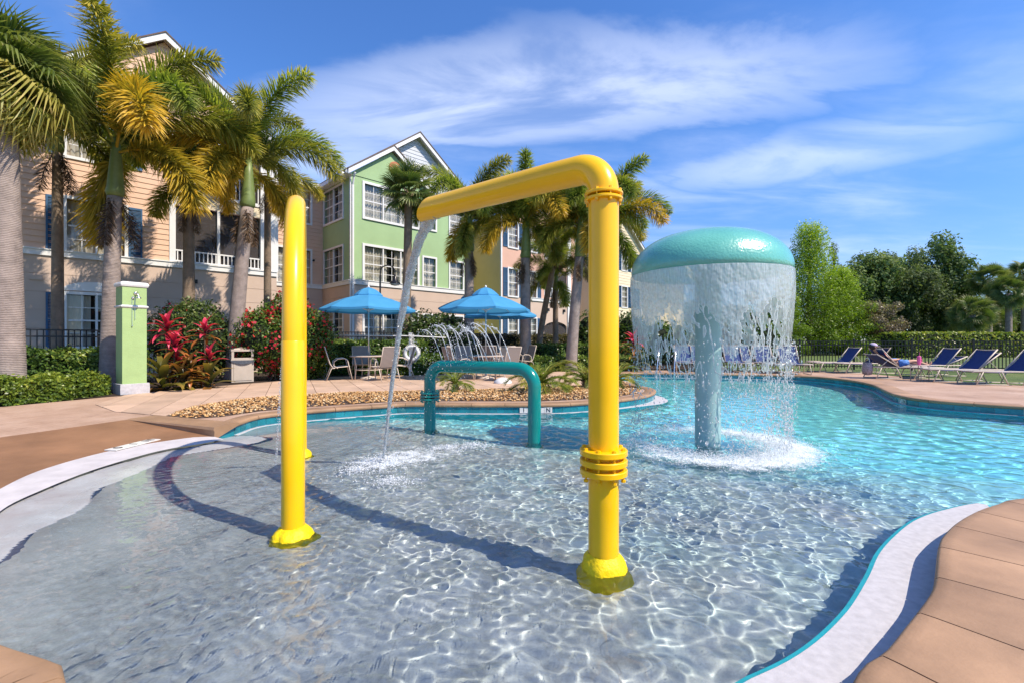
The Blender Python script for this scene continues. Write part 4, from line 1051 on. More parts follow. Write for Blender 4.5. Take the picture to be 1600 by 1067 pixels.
balcony(B, 3.98, 6.72, 3.97, 6.02, 3.99, 4.42, (5.3,)); balcony(B, 3.98, 6.72, 6.52, ZE, 6.54, 7.38, (5.3,))
gable(B, 0, 7.32, ZE, .745, M['peach'], 0, .185)
m = MB(); m.add([(-3.2,-.3,ZE),(0,-.3,ZE),(0,4,ZE+2),(-3.2,4,ZE+2)],[(0,1,2,3)]); m.build('main_roof', M['roof'], B)
m = MB(); m.add([(7.32,0,-.1),(7.32,3.1,-.1),(7.32,3.1,ZE),(7.32,0,ZE)],[(0,1,2,3)]); m.build('side_wall', M['peach'], B)
hr = [(8.35,9.86,a,b) for a,b in ZW]
wall(B, 7.32, 10.48, 3.96, ZE, hr[1:], M['peach'], .185, y=3.1); wall(B, 7.32, 10.48, -.1, 3.76, hr[:1], M['tan'], .55, y=3.1, lap='groove'); band(B, 7.32, 10.46, y=3.1)
for i,(a,b) in enumerate(ZW): window(B, 8.35, 9.86, a, b, y=3.1, panels=2, seed=i)
main_roof(B, 7.2, 10.6, 3.1); body(B, -3.2, 7.32, 0.01, 'peach')
for (x,z) in ((.42,3.0),(4.35,3.25),(5.9,3.3)): m = MB(); m.box(x,x+.28,-.05,0,z,z+.14); m.build('wall_vent', M['innerd'] if x > 1 else M['tan'], B)
m = MB(); m.lathe([(.05,0),(.05,.06),(.001,.07)],(0,0,0),12,M=Matrix.Translation((10.0,3.06,5.15))@Matrix.Rotation(R(90),4,'X')); m.build('wall_outlet', M['black'], B)
# arched header over the ground window
m = MB(); v = []
for i in range(13): a = PI*i/12; v += [(1.91-.80*math.cos(a),-.05,2.74+.30*math.sin(a))]
m.add(v+[(x,.0,z) for x,_,z in v],[tuple(range(13))[::-1]]+[(i,i+1,14+i,13+i) for i in range(12)]); m.build('arched_header', M['white'], B)
# --- block 2: green
B = thing('apartment_building', 'light green gabled apartment block with white-framed windows and a tan ground floor', 'building', bpos(10.48), RZ)
W2 = 6.85; big = (.66,3.55); s1_ = (3.92,4.66); s2_ = (5.62,6.5)
hu = [(big[0],big[1],a,b) for a,b in ZW[1:]]+[(p[0],p[1],a+.05,b-.12) for p in (s1_,s2_) for a,b in ZW[1:]]
wall(B, 0, W2, 3.96, ZE+.001, hu, M['green']); wall(B, 0, W2, -.1, 3.76, [(big[0],big[1],1.0,2.62)]+[(p[0],p[1],1.05,2.5) for p in (s1_,s2_)], M['tan'], .55, lap='groove')
for i,(a,b) in enumerate(ZW):
    window(B, *big, a, b, panels=3, seed=i, curt=1 if i == 2 else .86, trim=.11)
    for p in (s1_,s2_): window(B, p[0],p[1], a+.05, b-.12, panels=1, seed=i+1)
band(B, -.02, W2, h=.2)
# side face looking towards the palms (local -x)
hside = [(-2.55,-.75,a,b) for a,b in ZW]
S_ = dict(rz=-PI/2, org=(0,0))
hsd = [(-2.9,-.8,a,b) for a,b in ZW]
wall(B, -3.1, 0, 3.96, ZE, hsd[1:], M['green'], **S_); wall(B, -3.1, 0, -.1, 3.76, hsd[:1], M['tan'], .55, lap='groove', **S_); band(B, -3.1, -.02, **S_)
for i,(a,b) in enumerate(ZW): window(B, -2.9, -.8, a, b, panels=2, seed=i+2, curt=.8, **S_)
m = MB(); m.box(-.05,.0,-.05,.04,-.1,ZE).box(W2,W2+.05,-.05,.05,3.8,ZE); m.build('corner_board', M['white'], B)
downspout(B, .06, -.06)
gable(B, -.16, 7.48, ZE-.1, .745, M['ggrey'], .25, .185, over=.35)
gable(B, -.10, 4.26, ZE-.07, .735, M['green'], -.03, None, over=.22, depth=.6, louver=False)
m = MB(); m.lathe([(.30,0),(.30,.06),(.24,.07),(.001,.05)],(0,0,0),28,M=Matrix.Translation((2.22,-.03,9.62))@Matrix.Rotation(R(90),4,'X')); m.build('round_vent', M['terracotta'], B)
m = MB(); m.box(-.42,-.28,.0,3.4,ZE-.22,ZE-.05); m.build('gutter', M['white'], B); m = MB(); m.add([(-.4,-.3,ZE-.16),(0,-.3,ZE-.16),(0,3.4,ZE-.16),(-.4,3.4,ZE-.16)],[(0,1,2,3)]); m.build('soffit', M['white'], B)
body(B, 0, W2, 3.1, 'green'); m = MB(); m.add([(W2,0,-.1),(W2,3.1,-.1),(W2,3.1,ZE),(W2,0,ZE)],[(0,1,2,3)]); m.build('side_wall', M['green'], B)
# --- block 3: pink front, ochre side
B = thing('apartment_building', 'pink apartment block with ochre side wall, navy shutters and arched ground floor openings', 'building', bpos(19.94), RZ)
W3 = 7.3; p1 = (.62,1.42); p2 = (2.35,3.15); bal = (3.95,6.35)
hh = [(p[0],p[1],a,b) for p in (p1,p2) for a,b in ZW[1:]]+[(bal[0],bal[1],4.05,6.0),(bal[0],bal[1],6.6,8.5)]
wall(B, 0, W3, 3.9, ZE, hh, M['pink']); wall(B, 0, W3, -.1, 3.9, [(p[0],p[1],1.0,2.62) for p in (p1,p2)]+[(3.95,6.35,.3,2.5)], M['tan'])
for i,(a,b) in enumerate(ZW):
    for p in (p1,p2): window(B, *p, a, b, seed=i, shut='shutter')
band(B, 2.0, W3, y=-.0)
balcony(B, bal[0], bal[1], 4.05, 6.0, 4.07, 4.75, (5.2,), door=True); balcony(B, bal[0], bal[1], 6.6, 8.5, 6.62, 7.3, (5.2,)); balcony(B, bal[0], bal[1], .3, 2.5, 0, 0, (5.15,))
m = MB(); v = [(3.95,-.03,2.5),(3.95,-.03,2.05)]+[(5.15-1.2*math.cos(PI*i/16),-.03,2.05+.42*math.sin(PI*i/16)) for i in range(17)]+[(6.35,-.03,2.5)]
m.add(v,[tuple(range(len(v)))[::-1]]); m.build('arch_spandrel', M['tan'], B)
m = MB(); m.box(6.4,6.75,-.08,.02,-.1,ZE); m.build('pilaster', M['white'], B)
for x in (4.3,6.0): m = MB(); m.box(x-.08,x+.08,-.12,0,3.15,3.35); m.build('wall_light', M['bronze'], B)
m = MB(); m.add([(0,0,-.1),(0,3.3,-.1),(0,3.3,ZE),(0,0,ZE)],[(3,2,1,0)]); m.build('ochre_side', M['olive'], B)
m = MB(); m.box(-.05,.05,-.06,.04,-.1,ZE); m.build('corner_board', M['white'], B)
gable(B, -.1, W3+.1, ZE-.05, .745, M['pink'], .02, .185)
wall(B, -2.9, 0, -.1, ZE, [], M['olive'], None, y=3.1); main_roof(B, -3.2, 0.1, 3.1)
wall(B, W3, W3+2.3, 3.9, ZE, [(W3+.5,W3+1.9,4.3,6.0),(W3+.5,W3+1.9,6.9,8.6)], M['tan'], None, y=2.2); wall(B, W3, W3+2.3, -.1, 3.9, [], M['tan'], None, y=2.2)
for z in (4.3,6.9):
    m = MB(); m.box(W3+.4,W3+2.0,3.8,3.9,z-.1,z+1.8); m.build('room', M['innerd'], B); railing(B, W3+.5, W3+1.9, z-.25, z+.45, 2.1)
m = MB(); m.add([(W3,0,-.1),(W3,2.2,-.1),(W3,2.2,ZE),(W3,0,ZE)],[(0,1,2,3)]); m.build('side_wall', M['pink'], B); main_roof(B, W3, W3+2.4, 2.2); body(B, 0, W3+2.3, 3.2, 'tan')
# --- block 4: cream
B = thing('apartment_building', 'cream clapboard apartment block with slate shutters behind the yellow post', 'building', bpos(29.5), RZ)
W4 = 7.1; ps = (.9,2.6,4.0,5.5)
wall(B, 0, W4, -.1, ZE, [(p,p+.8,a,b) for p in ps for a,b in ZW], M['cream'], .22)
for p in ps:
    for i,(a,b) in enumerate(ZW): window(B, p, p+.8, a, b, shut='shutter2', seed=i)
gable(B, -.1, W4+.1, ZE, .70, M['cream'], 0, .22); body(B, 0, W4, .01, 'cream'); main_roof(B, W4-.1, W4+5, 3)
m = MB(); m.box(W4-.05,W4+.07,-.06,.06,-.1,ZE); m.build('corner_board', M['white'], B)
m = MB(); m.add([(W4,3,-.1),(W4+5,3,-.1),(W4+5,3,ZE),(W4,3,ZE)],[(0,1,2,3)]); m.build('wall', M['cream'], B)
# --- block 5: far roof
q = at(1000,450,52)
B = thing('apartment_building', 'distant house showing only its brown shingle roof beyond the mushroom', 'building', (q.x+1,52,0), R(12))
m = MB(); m.add([(-6,0,8.6),(5.0,0,8.6),(3.6,6,12.9),(-6,6,12.4),(5.0,12,8.6),(-6,12,8.6)],[(0,1,2,3),(3,2,4,5)]); m.build('roof', M['roof'], B)
m = MB(); m.tube([(5.0,-.05,8.65),(3.62,5.95,12.95)],.14,6); m.build('rake_board', M['white'], B)
m = MB(); m.box(-6,4.7,.4,11.6,-.1,8.6); m.build('wall', M['cream'], B)
for x in (-4,-1.5,1.5): window(B, x, x+.9, 6.2, 7.7, y=.38, seed=1)
# ------------------------------------------------------------------ plants
LG = ((0,(.020,.045,.010)),(.35,(.045,.085,.018)),(.7,(.10,.14,.025)),(1,(.20,.19,.035)))
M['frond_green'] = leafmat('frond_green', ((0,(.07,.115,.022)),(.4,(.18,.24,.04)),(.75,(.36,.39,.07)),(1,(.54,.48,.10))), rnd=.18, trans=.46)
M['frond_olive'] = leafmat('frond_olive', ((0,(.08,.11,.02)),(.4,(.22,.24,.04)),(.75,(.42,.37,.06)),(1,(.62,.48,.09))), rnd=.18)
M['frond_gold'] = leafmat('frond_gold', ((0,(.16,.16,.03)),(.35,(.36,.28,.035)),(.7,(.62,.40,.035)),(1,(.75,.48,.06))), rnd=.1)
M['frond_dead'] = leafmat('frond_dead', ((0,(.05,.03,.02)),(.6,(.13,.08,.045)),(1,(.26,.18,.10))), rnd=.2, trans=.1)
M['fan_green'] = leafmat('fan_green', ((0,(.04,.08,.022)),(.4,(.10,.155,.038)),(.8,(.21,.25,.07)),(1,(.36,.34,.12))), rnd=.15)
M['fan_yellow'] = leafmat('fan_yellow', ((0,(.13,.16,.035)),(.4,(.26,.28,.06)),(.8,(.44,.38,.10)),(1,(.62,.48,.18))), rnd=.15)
M['stalk'] = mott('palm_stalk', (.17,.20,.06), .2, 4, .5)
M['crownshaft'] = mott('crownshaft_green', (.15,.20,.06), .25, 3, .45)
def trunkmat(name, c, ring=14, dark=.45):
    m, nt, b = nmat(name); tc = N_(nt,'ShaderNodeTexCoord').outputs['Object']
    wv = N_(nt,'ShaderNodeTexWave',{'Vector':tc,'Scale':ring/6.28*1.0,'Distortion':2.2,'Detail':3,'Detail Scale':1.4},bands_direction='Z').outputs[1]
    n = noise(nt, 5, 6, .65, tc)
    base = ramp(nt, n, ((.25,[x*.62 for x in c]),(.5,c),(.75,[min(1,x*1.35) for x in c])))
    lines = ramp(nt, wv, ((0,(dark,dark*.95,dark*.9)),(.18,(1,1,1))))
    o = N_(nt,'ShaderNodeMix',{0:.8,6:base,7:lines},data_type='RGBA',blend_type='MULTIPLY').outputs[2]
    nt.links.new(o,b.inputs['Base Color']); b.inputs['Roughness'].default_value=.85
    p = bumpn(nt,b,wv,.5,.012); bumpn(nt,b,noise(nt,30,4,.65,tc),.6,.012,p); return m
M['trunk'] = trunkmat('palm_trunk', (.30,.245,.215), 60)
M['trunk_brown'] = trunkmat('palm_trunk_brown', (.24,.175,.12), 70)
M['bark'] = mott('tree_bark', (.14,.105,.075), .3, 8, .9, 1, 25, .03)
def frond_mesh(Ln, th0, droop, seed, n=104, k=7, ll=.54, lw=.0135, fwd=.55, plume=1.0):
    """feather frond rising in the local XZ plane; thin leaflets all around the midrib"""
    r = np.random.RandomState(seed); us = np.linspace(0,1,n); th = th0-droop*us**1.25; ds = Ln/(n-1)
    P = np.zeros((n,3)); 
    for i in range(1,n): P[i] = P[i-1]+ds*np.array([math.cos(th[i]),.10*math.sin(seed+us[i]*2.5)*us[i],math.sin(th[i])])
    V = []; Fc = []; A = []
    st = int(n*.13)
    for i in range(st, n):
        u = us[i]; T = np.array([math.cos(th[i]),0,math.sin(th[i])]); Nn_ = np.array([-math.sin(th[i]),0,math.cos(th[i])]); B_ = np.array([0,1,0.])
        L = ll*(1-.62*abs((u-.55)/.5)**2.2)*(1.0 if u < .97 else .7)
        for q in range(k):
            a = 2*PI*(q+r.rand()*.8)/k+i*.7
            rad = math.cos(a)*B_*1.0+math.sin(a)*Nn_*plume
            d = rad*(1-.25*r.rand())+T*(fwd+.35*r.rand()); d /= np.linalg.norm(d)
            l = L*(.75+.45*r.rand()); w_ = np.cross(d, Nn_+.5*r.normal(size=3)); w_ /= np.linalg.norm(w_)+1e-9; w_ *= lw*(.8+.5*r.rand())
            p0 = P[i]; p1 = p0+d*l*.55; p2 = p0+d*l; p2[2] -= l*.20*(.6+.8*r.rand()); p1[2] -= l*.03
            b0 = len(V); V += [p0-w_*.4,p0+w_*.4,p1+w_,p1-w_,p2]; Fc += [(b0,b0+1,b0+2),(b0,b0+2,b0+3),(b0+3,b0+2,b0+4)]
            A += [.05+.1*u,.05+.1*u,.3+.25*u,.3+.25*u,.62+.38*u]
    mb = MB(); mb.tube([Vector(P[i]) for i in range(0,n,3)]+[Vector(P[-1])], [.028*(1-.85*u) for u in us[::3]]+[.003], 5)
    b0 = len(V); V += mb.v; A += [.55]*len(mb.v)
    for f in mb.f:
        if len(f) == 4: Fc += [(b0+f[0],b0+f[1],b0+f[2]),(b0+f[0],b0+f[2],b0+f[3])]
    return npmesh('frond', np.array(V), np.array(Fc), False, {'tip': A})
def fmesh(cls, i):
    T_ = {'up':(2.9,R(84),R(88)),'mid':(3.0,R(66),R(125)),'out':(2.8,R(44),R(112)),'low':(2.4,R(12),R(105)),'hang':(2.0,R(-22),R(66)),'dead':(1.8,R(-62),R(28))}[cls]
    kw = dict(n=60,k=4,ll=.34,lw=.013) if cls == 'dead' else {}
    return cached(('fr',cls,i%2), lambda: frond_mesh(*T_, seed=i%2*5+hash_(cls), **kw))
def hash_(s): return sum(ord(c)*7 for c in s) % 97
def foxtail(x, y, base, top, rt, label, ncr=12, scale=1.0, lean=(0,0), group='foxtail palms along the terrace', mats=('frond_green','frond_olive','frond_gold'), shaft=1.2, seed=0, gold=.3, dead=True, trm='trunk', bulge=1.0, az0=0, only=None):
    r = random.Random(seed*13+5)
    t = thing('foxtail_palm', label, 'palm tree', (x,y,base), 0, group)
    H = top-base; n = 16; m = MB(); pts = []; rad = []
    for i in range(n):
        u = i/(n-1); pts.append((lean[0]*u**1.3, lean[1]*u**1.3, H*u-.05)); rad.append(rt*(1.18-.30*u+(.25*(1-u/.06) if u < .06 else 0)))
    m.tube(pts, rad, 20); m.build('trunk', M[trm], t, True)
    tx, ty = lean; rs = rt*.98*bulge
    sp = [(tx,ty,H-.06),(tx,ty,H+.03),(tx+.02,ty,H+.15),(tx+.03,ty,H+shaft*.6),(tx+.04,ty,H+shaft)]
    m = MB(); m.tube(sp, [rt*.9,rs*1.12,rs*1.05,rs*.72,rs*.42], 18); m.build('crownshaft', M['crownshaft'], t, True)
    cx, cy, cz = tx+.04, ty, H+shaft-.08
    plan = []
    nup = max(2, ncr//5)
    for i in range(ncr):
        f = i/(ncr-1); cls = 'up' if f < .22 else 'mid' if f < .58 else 'out' if f < .9 else 'low' if f < .97 else 'hang'
        plan.append((cls, f))
    for i,(cls,f) in enumerate(plan):
        mat = (mats[1] if r.random() < .3 else mats[0]) if f < .4 else (mats[1] if r.random() < .7 else mats[0])
        if f > .66 and r.random() < gold*2: mat = mats[2]
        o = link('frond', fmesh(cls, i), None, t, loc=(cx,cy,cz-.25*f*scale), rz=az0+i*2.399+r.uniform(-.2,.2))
        o.scale = (scale*r.uniform(.9,1.08),)*3; setmat(o, M[mat])
    if dead:
        for i in range(3):
            o = link('frond', fmesh('dead', i), None, t, loc=(tx,ty,H+.05), rz=az0+i*2.1+r.uniform(-.4,.4)); o.scale = (scale*.62,)*3; setmat(o, M['frond_dead']); o['label'] = 'dry brown hanging frond'
    return t
def setmat(o, m):
    if not o.data.materials: o.data.materials.append(None)
    o.material_slots[0].link = 'OBJECT'; o.material_slots[0].material = m
def fan_mesh(seed, Rr=1.0, seg=46, pet=.9, drp=.35):
    """fan leaf: stalk along +X then a folded blade of pointed segments"""
    r = np.random.RandomState(seed); V = []; Fc = []; A = []
    mb = MB(); mb.tube([(0,0,0),(pet*.5,0,.05),(pet,0,0)],[.022,.016,.012],5); V += [np.array(v) for v in mb.v]; A += [.5]*len(V)
    for f in mb.f:
        if len(f) == 4: Fc += [(f[0],f[1],f[2]),(f[0],f[2],f[3])]
    c = np.array([pet,0,0.])
    for i in range(seg):
        a = R(-138)+R(276)*i/(seg-1); L = Rr*(1-.28*abs(a)/R(138))*(.92+.14*r.rand())
        cup = .22*abs(math.sin(a)); side = np.array([-math.sin(a),math.cos(a),0])
        hw = .5*R(276)/seg*Rr*.55
        d = np.array([math.cos(a),math.sin(a),cup])
        p1 = c+d*L*.35; p2 = c+d*L*.68; p2[2] -= drp*.10*L; p3 = c+d*L; p3[2] -= drp*L*(.45+.6*r.rand())
        b0 = len(V); z = np.array([0,0,.012*(1 if i%2 else -1)])
        V += [c,p1+side*hw*.62+z,p1-side*hw*.62-z,p2+side*hw*.8+z,p2-side*hw*.8-z,p3]; A += [.1,.3,.3,.55,.55,1.0]
        Fc += [(b0,b0+2,b0+1),(b0+1,b0+2,b0+4),(b0+1,b0+4,b0+3),(b0+3,b0+4,b0+5)]
    return npmesh('frond', np.array(V), np.array(Fc), False, {'tip': A})
def fanpalm(x, y, base, top, rt, label, nl=26, Rr=.85, group=None, mat='fan_green', mat2=None, trm='trunk_brown', pet=.8, seed=0, lean=(0,0), drp=.35, name='fan_palm', boots=True, lo=-70, hi=80, roll=.5):
    r = random.Random(seed); t = thing(name, label, 'palm tree', (x,y,base), 0, group); H = top-base
    m = MB(); n = 12; m.tube([(lean[0]*i/(n-1),lean[1]*i/(n-1),H*i/(n-1)-.05) for i in range(n)],[rt*(1.15-.2*i/(n-1)) for i in range(n)],18); m.build('trunk', M[trm], t, True)
    if boots:
        m = MB(); 
        for k in range(22):
            a = k*2.4; zz = H-.55+.5*k/22; m.tube([(lean[0]+rt*.7*math.cos(a),lean[1]+rt*.7*math.sin(a),zz),(lean[0]+(rt+.12)*math.cos(a),lean[1]+(rt+.12)*math.sin(a),zz+.22)],[.05,.02],5)
        m.build('leaf_bases', M['trunk_brown'], t)
    for i in range(nl):
        f = i/(nl-1); el = R(hi)-(R(hi)-R(lo))*f**.85+r.uniform(-.12,.12); az = i*2.399+r.uniform(-.2,.2)
        me = cached(('fan',i%3,Rr,pet,drp), lambda: fan_mesh(i%3+3, Rr, pet=pet, drp=drp))
        o = link('frond', me, None, t); o.rotation_mode = 'QUATERNION'
        o.rotation_quaternion = (Matrix.Rotation(az,3,'Z')@Matrix.Rotation(-el,3,'Y')@Matrix.Rotation(r.uniform(-roll,roll),3,'X')).to_quaternion()
        o.location = (lean[0],lean[1],H-.05+.1*(1-f)); setmat(o, M[mat2 if (mat2 and f > .55) else mat])
    return t
def trunk_at(px, d): return ((px-800)/F*d, d)
def zpx(py, d): return CAMH-(py-533.5)/F*d
# left big fan palm
x,y = trunk_at(16,8.7)
fanpalm(x, y, .0, 6.15, .205, 'thick-trunked fan palm at the left edge with drooping yellow-green fan leaves', 46, .86, None, 'fan_green', 'fan_yellow', 'trunk', .55, 4, lean=(-.15,0), drp=.9, lo=-75, hi=80)
FP = [ # px, d, base, top py, r, kwargs
 (90, 12.0, .1, 236, .12, dict(label='slender palm behind the black fence left of the shower post', trm='trunk_brown', seed=1, ncr=9, scale=1.1, shaft=1.1, gold=.05)),
 (170,10.9, 0, 304, .165, dict(label='foxtail palm just behind the green shower post with a golden drooping frond', seed=2, ncr=15, scale=1.22, lean=(.14,0), shaft=1.35, gold=.3, az0=.3)),
 (295,13.6, .1, 318, .15, dict(label='mottled-trunk palm in front of the first balconies', seed=3, ncr=8, scale=.9, shaft=.9, trm='trunk_brown', gold=.25)),
 (364,13.2, 0, 322, .185, dict(label='leaning foxtail palm behind the beige litter bin with a bronze frond', seed=4, ncr=14, scale=1.08, lean=(.42,0), shaft=1.45, gold=.3, az0=1.1)),
 (418,16.8, 0, 300, .12, dict(label='thin dark palm trunk in front of the balcony pier', seed=5, ncr=6, scale=.85, shaft=.6, trm='trunk_brown', gold=.3)),
 (733,19.2, 0, 392, .20, dict(label='foxtail palm at the right corner of the green block', seed=6, ncr=13, scale=1.05, shaft=1.5, gold=.2, az0=.9)),
 (821,18.8, 0, 402, .21, dict(label='foxtail palm in front of the pink block with brown hanging fronds', seed=7, ncr=14, scale=1.08, shaft=1.7, gold=.2)),
 (838,20.6, 0, 395, .13, dict(label='thin slanting palm trunk just right of the palm before the pink block', seed=8, ncr=7, scale=.75, lean=(.9,0), shaft=.6, gold=0, trm='trunk_brown')),
 (868,21.2, 0, 452, .13, dict(label='short dark palm in front of the arched opening', seed=9, ncr=11, scale=.85, shaft=.7, gold=0, trm='trunk_brown')),
 (892,17.8, 0, 400, .20, dict(label='foxtail palm left of the big yellow post', seed=10, ncr=13, scale=1.0, lean=(.35,0), shaft=1.5, gold=.1, az0=2.0)),
 (946,18.2, 0, 395, .19, dict(label='foxtail palm mostly hidden behind the big yellow post', seed=12, ncr=14, scale=1.0, shaft=1.3, gold=.35, az0=.4)),
]
for px,d,b_,tp,rt,kw in FP:
    x,y = trunk_at(px,d); lab = kw.pop('label'); foxtail(x,y,b_,zpx(tp,d),rt,lab,**kw)
x,y = trunk_at(633,18.3)
fanpalm(x,y,0,zpx(300,18.3),.16,'cabbage palm with round crown in front of the green block',30,.72,None,'fan_green',None,'trunk_brown',.62,2,(.15,0),lo=-55)
# far right cabbage palms
for px,tp,d,rr,s_,lab,nl in ((1545,438,44,.24,1,'tall cabbage palm standing above the others beyond the right fence',28),(1576,458,40,.22,2,'pale-trunked cabbage palm beside the tallest one beyond the right fence',26),(1519,492,38,.22,3,'cabbage palm with a wide dark crown beyond the right fence',26),(1600,430,46,.22,4,'cabbage palm cut by the right edge of the view',26),(1500,500,46,.2,5,'small dark cabbage palm leftmost of the group beyond the right fence',22),(1560,505,50,.2,6,'low cabbage palm in shade between the pale trunks',22)):
    x,y = trunk_at(px,d); fanpalm(x,y,0,zpx(tp,d),rr,lab,nl+18,.85,'cabbage palms beyond the right fence','fan_green',None,'trunk',.95,s_,(0,0),drp=.5,boots=False,lo=-60,roll=1.5)
# ---- leaves scattered on a volume
def leafcloud(name, P, Nrm, size, mat, parent=None, kind=None, seed=0, asp=.55, tip=None, jit=.8, fold=True):
    r = np.random.RandomState(seed); n = len(P); P = np.asarray(P); Nr = np.asarray(Nrm)+jit*r.normal(size=(n,3)); Nr /= np.linalg.norm(Nr,axis=1)[:,None]+1e-9
    u = np.cross(Nr, r.normal(size=(n,3))); u /= np.linalg.norm(u,axis=1)[:,None]+1e-9; v = np.cross(Nr,u)
    S = (size*(.6+.8*r.rand(n)))[:,None]
    V = np.stack([P-u*S*.5, P+v*S*asp*.5+Nr*S*.06, P+u*S*.5, P-v*S*asp*.5+Nr*S*.06],1).reshape(-1,3)
    Fq = np.arange(n*4).reshape(n,4)
    t = r.rand(n) if tip is None else np.clip(tip+.25*r.normal(size=n),0,1)
    me = npmesh(name, V, Fq, False, {'tip': np.repeat(t,4)}); return link(name, me, mat, parent, kind=kind)
M['hedge_leaf'] = leafmat('hedge_leaf', ((0,(.03,.065,.014)),(.45,(.075,.14,.024)),(.8,(.15,.23,.036)),(1,(.28,.33,.06))), rnd=.08, trans=.25, rough=.35)
M['hedge_bright'] = leafmat('hedge_bright', ((0,(.07,.12,.018)),(.45,(.18,.25,.03)),(.8,(.32,.37,.05)),(1,(.48,.46,.07))), rnd=.08, trans=.3, rough=.35)
M['hedge_brown'] = leafmat('hedge_brown', ((0,(.04,.04,.016)),(.45,(.09,.085,.028)),(.8,(.16,.12,.04)),(1,(.24,.17,.06))), rnd=.08)
M['bush_dark'] = leafmat('bush_dark', ((0,(.022,.045,.014)),(.5,(.055,.10,.024)),(.85,(.12,.17,.04)),(1,(.21,.25,.07))), rnd=.08, rough=.35)
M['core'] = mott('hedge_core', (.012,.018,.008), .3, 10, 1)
M['twig'] = mott('shrub_twig', (.09,.06,.04), .3, 20, .9)
def hedge(label, path, wid, z0, z1, size, n, mat, cat='hedge', group=None, seed=0, wob=.05):
    """clipped hedge following a path"""
    r = np.random.RandomState(seed+50); L = plen(path); o = thing('hedge', label, cat, (0,0,0), 0, group)
    pc = resample(path, max(4,int(L/.4)+1)); inn = wid/2-.06
    lA = offset(pc, inn); lB = offset(pc, -inn); m = MB(); k = len(pc)
    m.add([(x,y,z0) for x,y in lA]+[(x,y,z1-.06) for x,y in lA]+[(x,y,z1-.06) for x,y in lB]+[(x,y,z0) for x,y in lB],
          [(q*k+i,q*k+i+1,((q+1)%4)*k+i+1,((q+1)%4)*k+i) for q in range(3) for i in range(k-1)]+[(0,k,2*k,3*k),(k-1,2*k-1,3*k-1,4*k-1)])
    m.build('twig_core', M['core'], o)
    a = np.array(resample(path, 200)); tan = np.gradient(a,axis=0); tan /= np.linalg.norm(tan,axis=1)[:,None]+1e-9; nn = np.stack([-tan[:,1],tan[:,0]],1)
    h = z1-z0; per = 2*h+wid; q = r.rand(n)*per; i = r.randint(0,200,n)
    side = np.where(q < h, 1, np.where(q < 2*h, -1, 0)); off = np.where(side != 0, side*wid/2, (r.rand(n)-.5)*wid); z = np.where(side == 1, z0+q, np.where(side == -1, z0+(q-h), z1))
    P = np.stack([a[i,0]+nn[i,0]*off, a[i,1]+nn[i,1]*off, z],1)
    Nr = np.stack([nn[i,0]*side, nn[i,1]*side, (side == 0)*1.0+.25],1)
    nz = np.sin(P[:,0]*7+P[:,2]*9)*np.sin(P[:,1]*8-P[:,2]*5); P += Nr*(wob*nz+.03*r.normal(size=n))[:,None]
    # end caps
    m_ = int(n*wid/max(L,.1)*.5); 
    for e,idx in ((-1,0),(1,199)):
        Pe = np.stack([a[idx,0]+nn[idx,0]*(r.rand(m_)-.5)*wid, a[idx,1]+nn[idx,1]*(r.rand(m_)-.5)*wid, z0+r.rand(m_)*h],1); Ne = np.tile([tan[idx,0]*e,tan[idx,1]*e,.1],(m_,1))
        P = np.concatenate([P,Pe+Ne*.02]); Nr = np.concatenate([Nr,Ne])
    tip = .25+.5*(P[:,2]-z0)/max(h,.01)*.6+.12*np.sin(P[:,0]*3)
    leafcloud('leaves', P, Nr, size, M[mat], o, 'stuff', seed, tip=tip); return o
